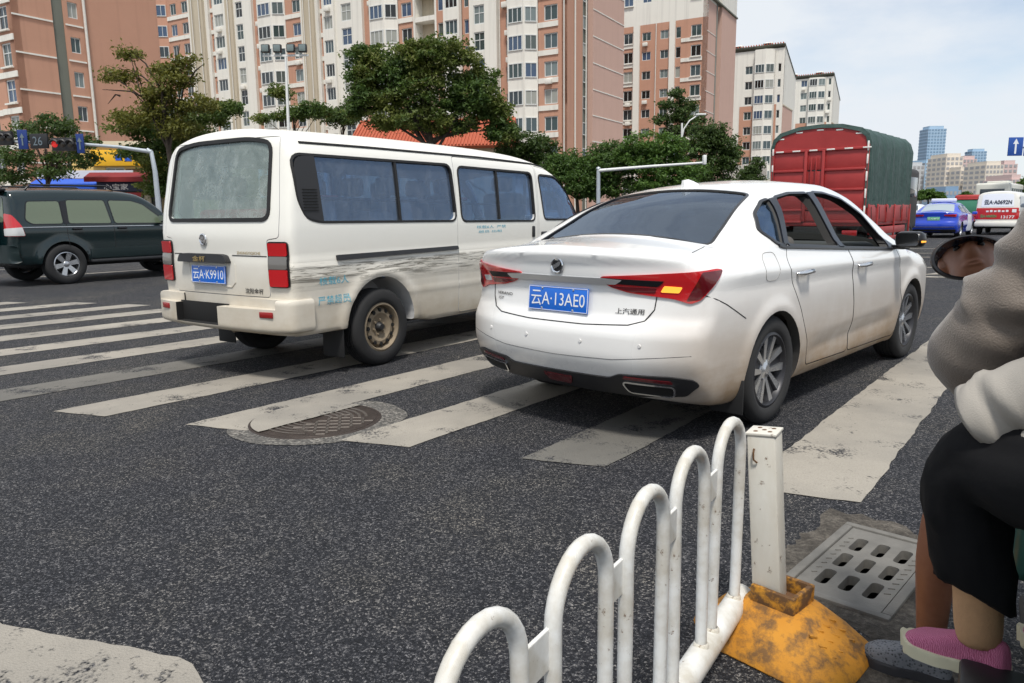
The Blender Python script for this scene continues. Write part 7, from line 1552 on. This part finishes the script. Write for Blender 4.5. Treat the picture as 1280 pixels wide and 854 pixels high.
for x,y0 in ((31,178),(52,178),(83,181),(7,174)): a=rel(x,y0); part('bracket',MB().add(cyl((a[0],-.02,a[2]),(a[0],-.12,a[2]-.05),.03,n=6)),'pole_grey',gz)
# floodlight pole above the van
Yp=50; b2=at(364,262,Yp); fp=thing('floodlight_pole','white floodlight pole with four dark lamps rising behind the van roof','light pole',(b2.x,Yp,0)); tp_=at(357,70,Yp)
part('pole',MB().add(tube([(0,0,0),(tp_.x-b2.x,0,tp_.z)],[.13,.075],10)),'pole_white',fp,ang=60); zc=tp_.z
part('cross_bar',MB().add(box((0,0,zc+.02),(2.9,.1,.12)),0,Matrix.Translation((tp_.x-b2.x,0,0))),'pole_white',fp)
for dx in (-1.2,-.45,.4,1.15): e=part('floodlight',MB().add(rbox((tp_.x-b2.x+dx,-.15,zc+.42),(.52,.3,.5),.05)),'signal_black',fp); part('lamp_glass',MB().add(rbox((tp_.x-b2.x+dx,-.31,zc+.42),(.42,.02,.4),.01)),'pane_3',e)
# arm pole with camera behind the sedan
Y2=44; b3=at(748,262,Y2); ap=thing('camera_pole','grey pole with long horizontal arm and small camera above the sedan roof','camera pole',(b3.x,Y2,0))
def rel3(px,py,Y): q=at(px,py,Y); return (q.x-b3.x,q.y-Y2,q.z)
part('pole',MB().add(tube([(0,0,0),rel3(748,211,Y2)],[.14,.11],10)),'pole_grey',ap,ang=60); part('cap',MB().add(lathe([(0,.12),(.10,.08),(.14,0)],12,'z'),0,Matrix.Translation(rel3(748,211,Y2))),'pole_grey',ap)
part('arm',MB().add(tube([rel3(748,213.5,Y2),rel3(815,208,42.5),rel3(881,203.5,41)],[.10,.08,.06],10)),'pole_white',ap,ang=60); part('camera_box',MB().add(rbox(rel3(880.5,200,41),(.18,.3,.5),.04)),'pole_white',ap)
# curved street lamp
Y3=56; b4=at(852,262,Y3); sl_=thing('street_lamp','white street lamp with curved arm in front of the tower','street lamp',(b4.x,Y3,0))
def rel4(px,py): q=at(px,py,Y3); return (q.x-b4.x,0,q.z)
part('pole',MB().add(tube([(0,0,0),rel4(852.5,154)],[.12,.07],10)),'pole_white',sl_,ang=60); part('arm',MB().add(tube([rel4(852.5,172),rel4(855,161),rel4(862,151),rel4(871,145),rel4(878,142.5)],.05,8)),'pole_white',sl_,ang=60); part('lamp_head',MB().add(rbox(rel4(876,143.2),(.75,.25,.12),.05)),'pole_white',sl_)
# direction sign hanging over the road at the right edge
Y4=60; b5=at(1330,262,Y4); ds=thing('lane_sign','blue lane sign with white arrow hanging at the right edge','road sign',(b5.x,Y4,0))
def rel5(px,py,dy=0.): q=at(px,py,Y4); return (q.x-b5.x,dy,q.z)
part('pole',MB().add(tube([(0,0,0),rel5(1329,183)],[.16,.12],12)),'pole_grey',ds,ang=60); part('arm',MB().add(tube([rel5(1329,186),rel5(1262,184)],[.09,.06],10)),'pole_grey',ds,ang=60)
for x0,x1 in ((1260,1276),(1280,1296),(1300,1316)):
    a,c=rel5(x0,172),rel5(x1,195); e=part('sign_panel',MB().add(rbox(((a[0]+c[0])/2,-.12,(a[2]+c[2])/2),(c[0]-a[0],.06,a[2]-c[2]),.02)),'sign_cyan',ds); cx,cz=(a[0]+c[0])/2,(a[2]+c[2])/2
    part('arrow_mark',MB().add(prism([(-.07,-.55),(.07,-.55),(.07,.2),(.22,.2),(0,.6),(-.22,.2),(-.07,.2)],-.152,-.158,lambda u,w_,t_:(cx+u,t_,cz+w_))),'arrow_white',e,ang=0)

# ================================================================== link everything
for o in PENDING: COL.objects.link(o)
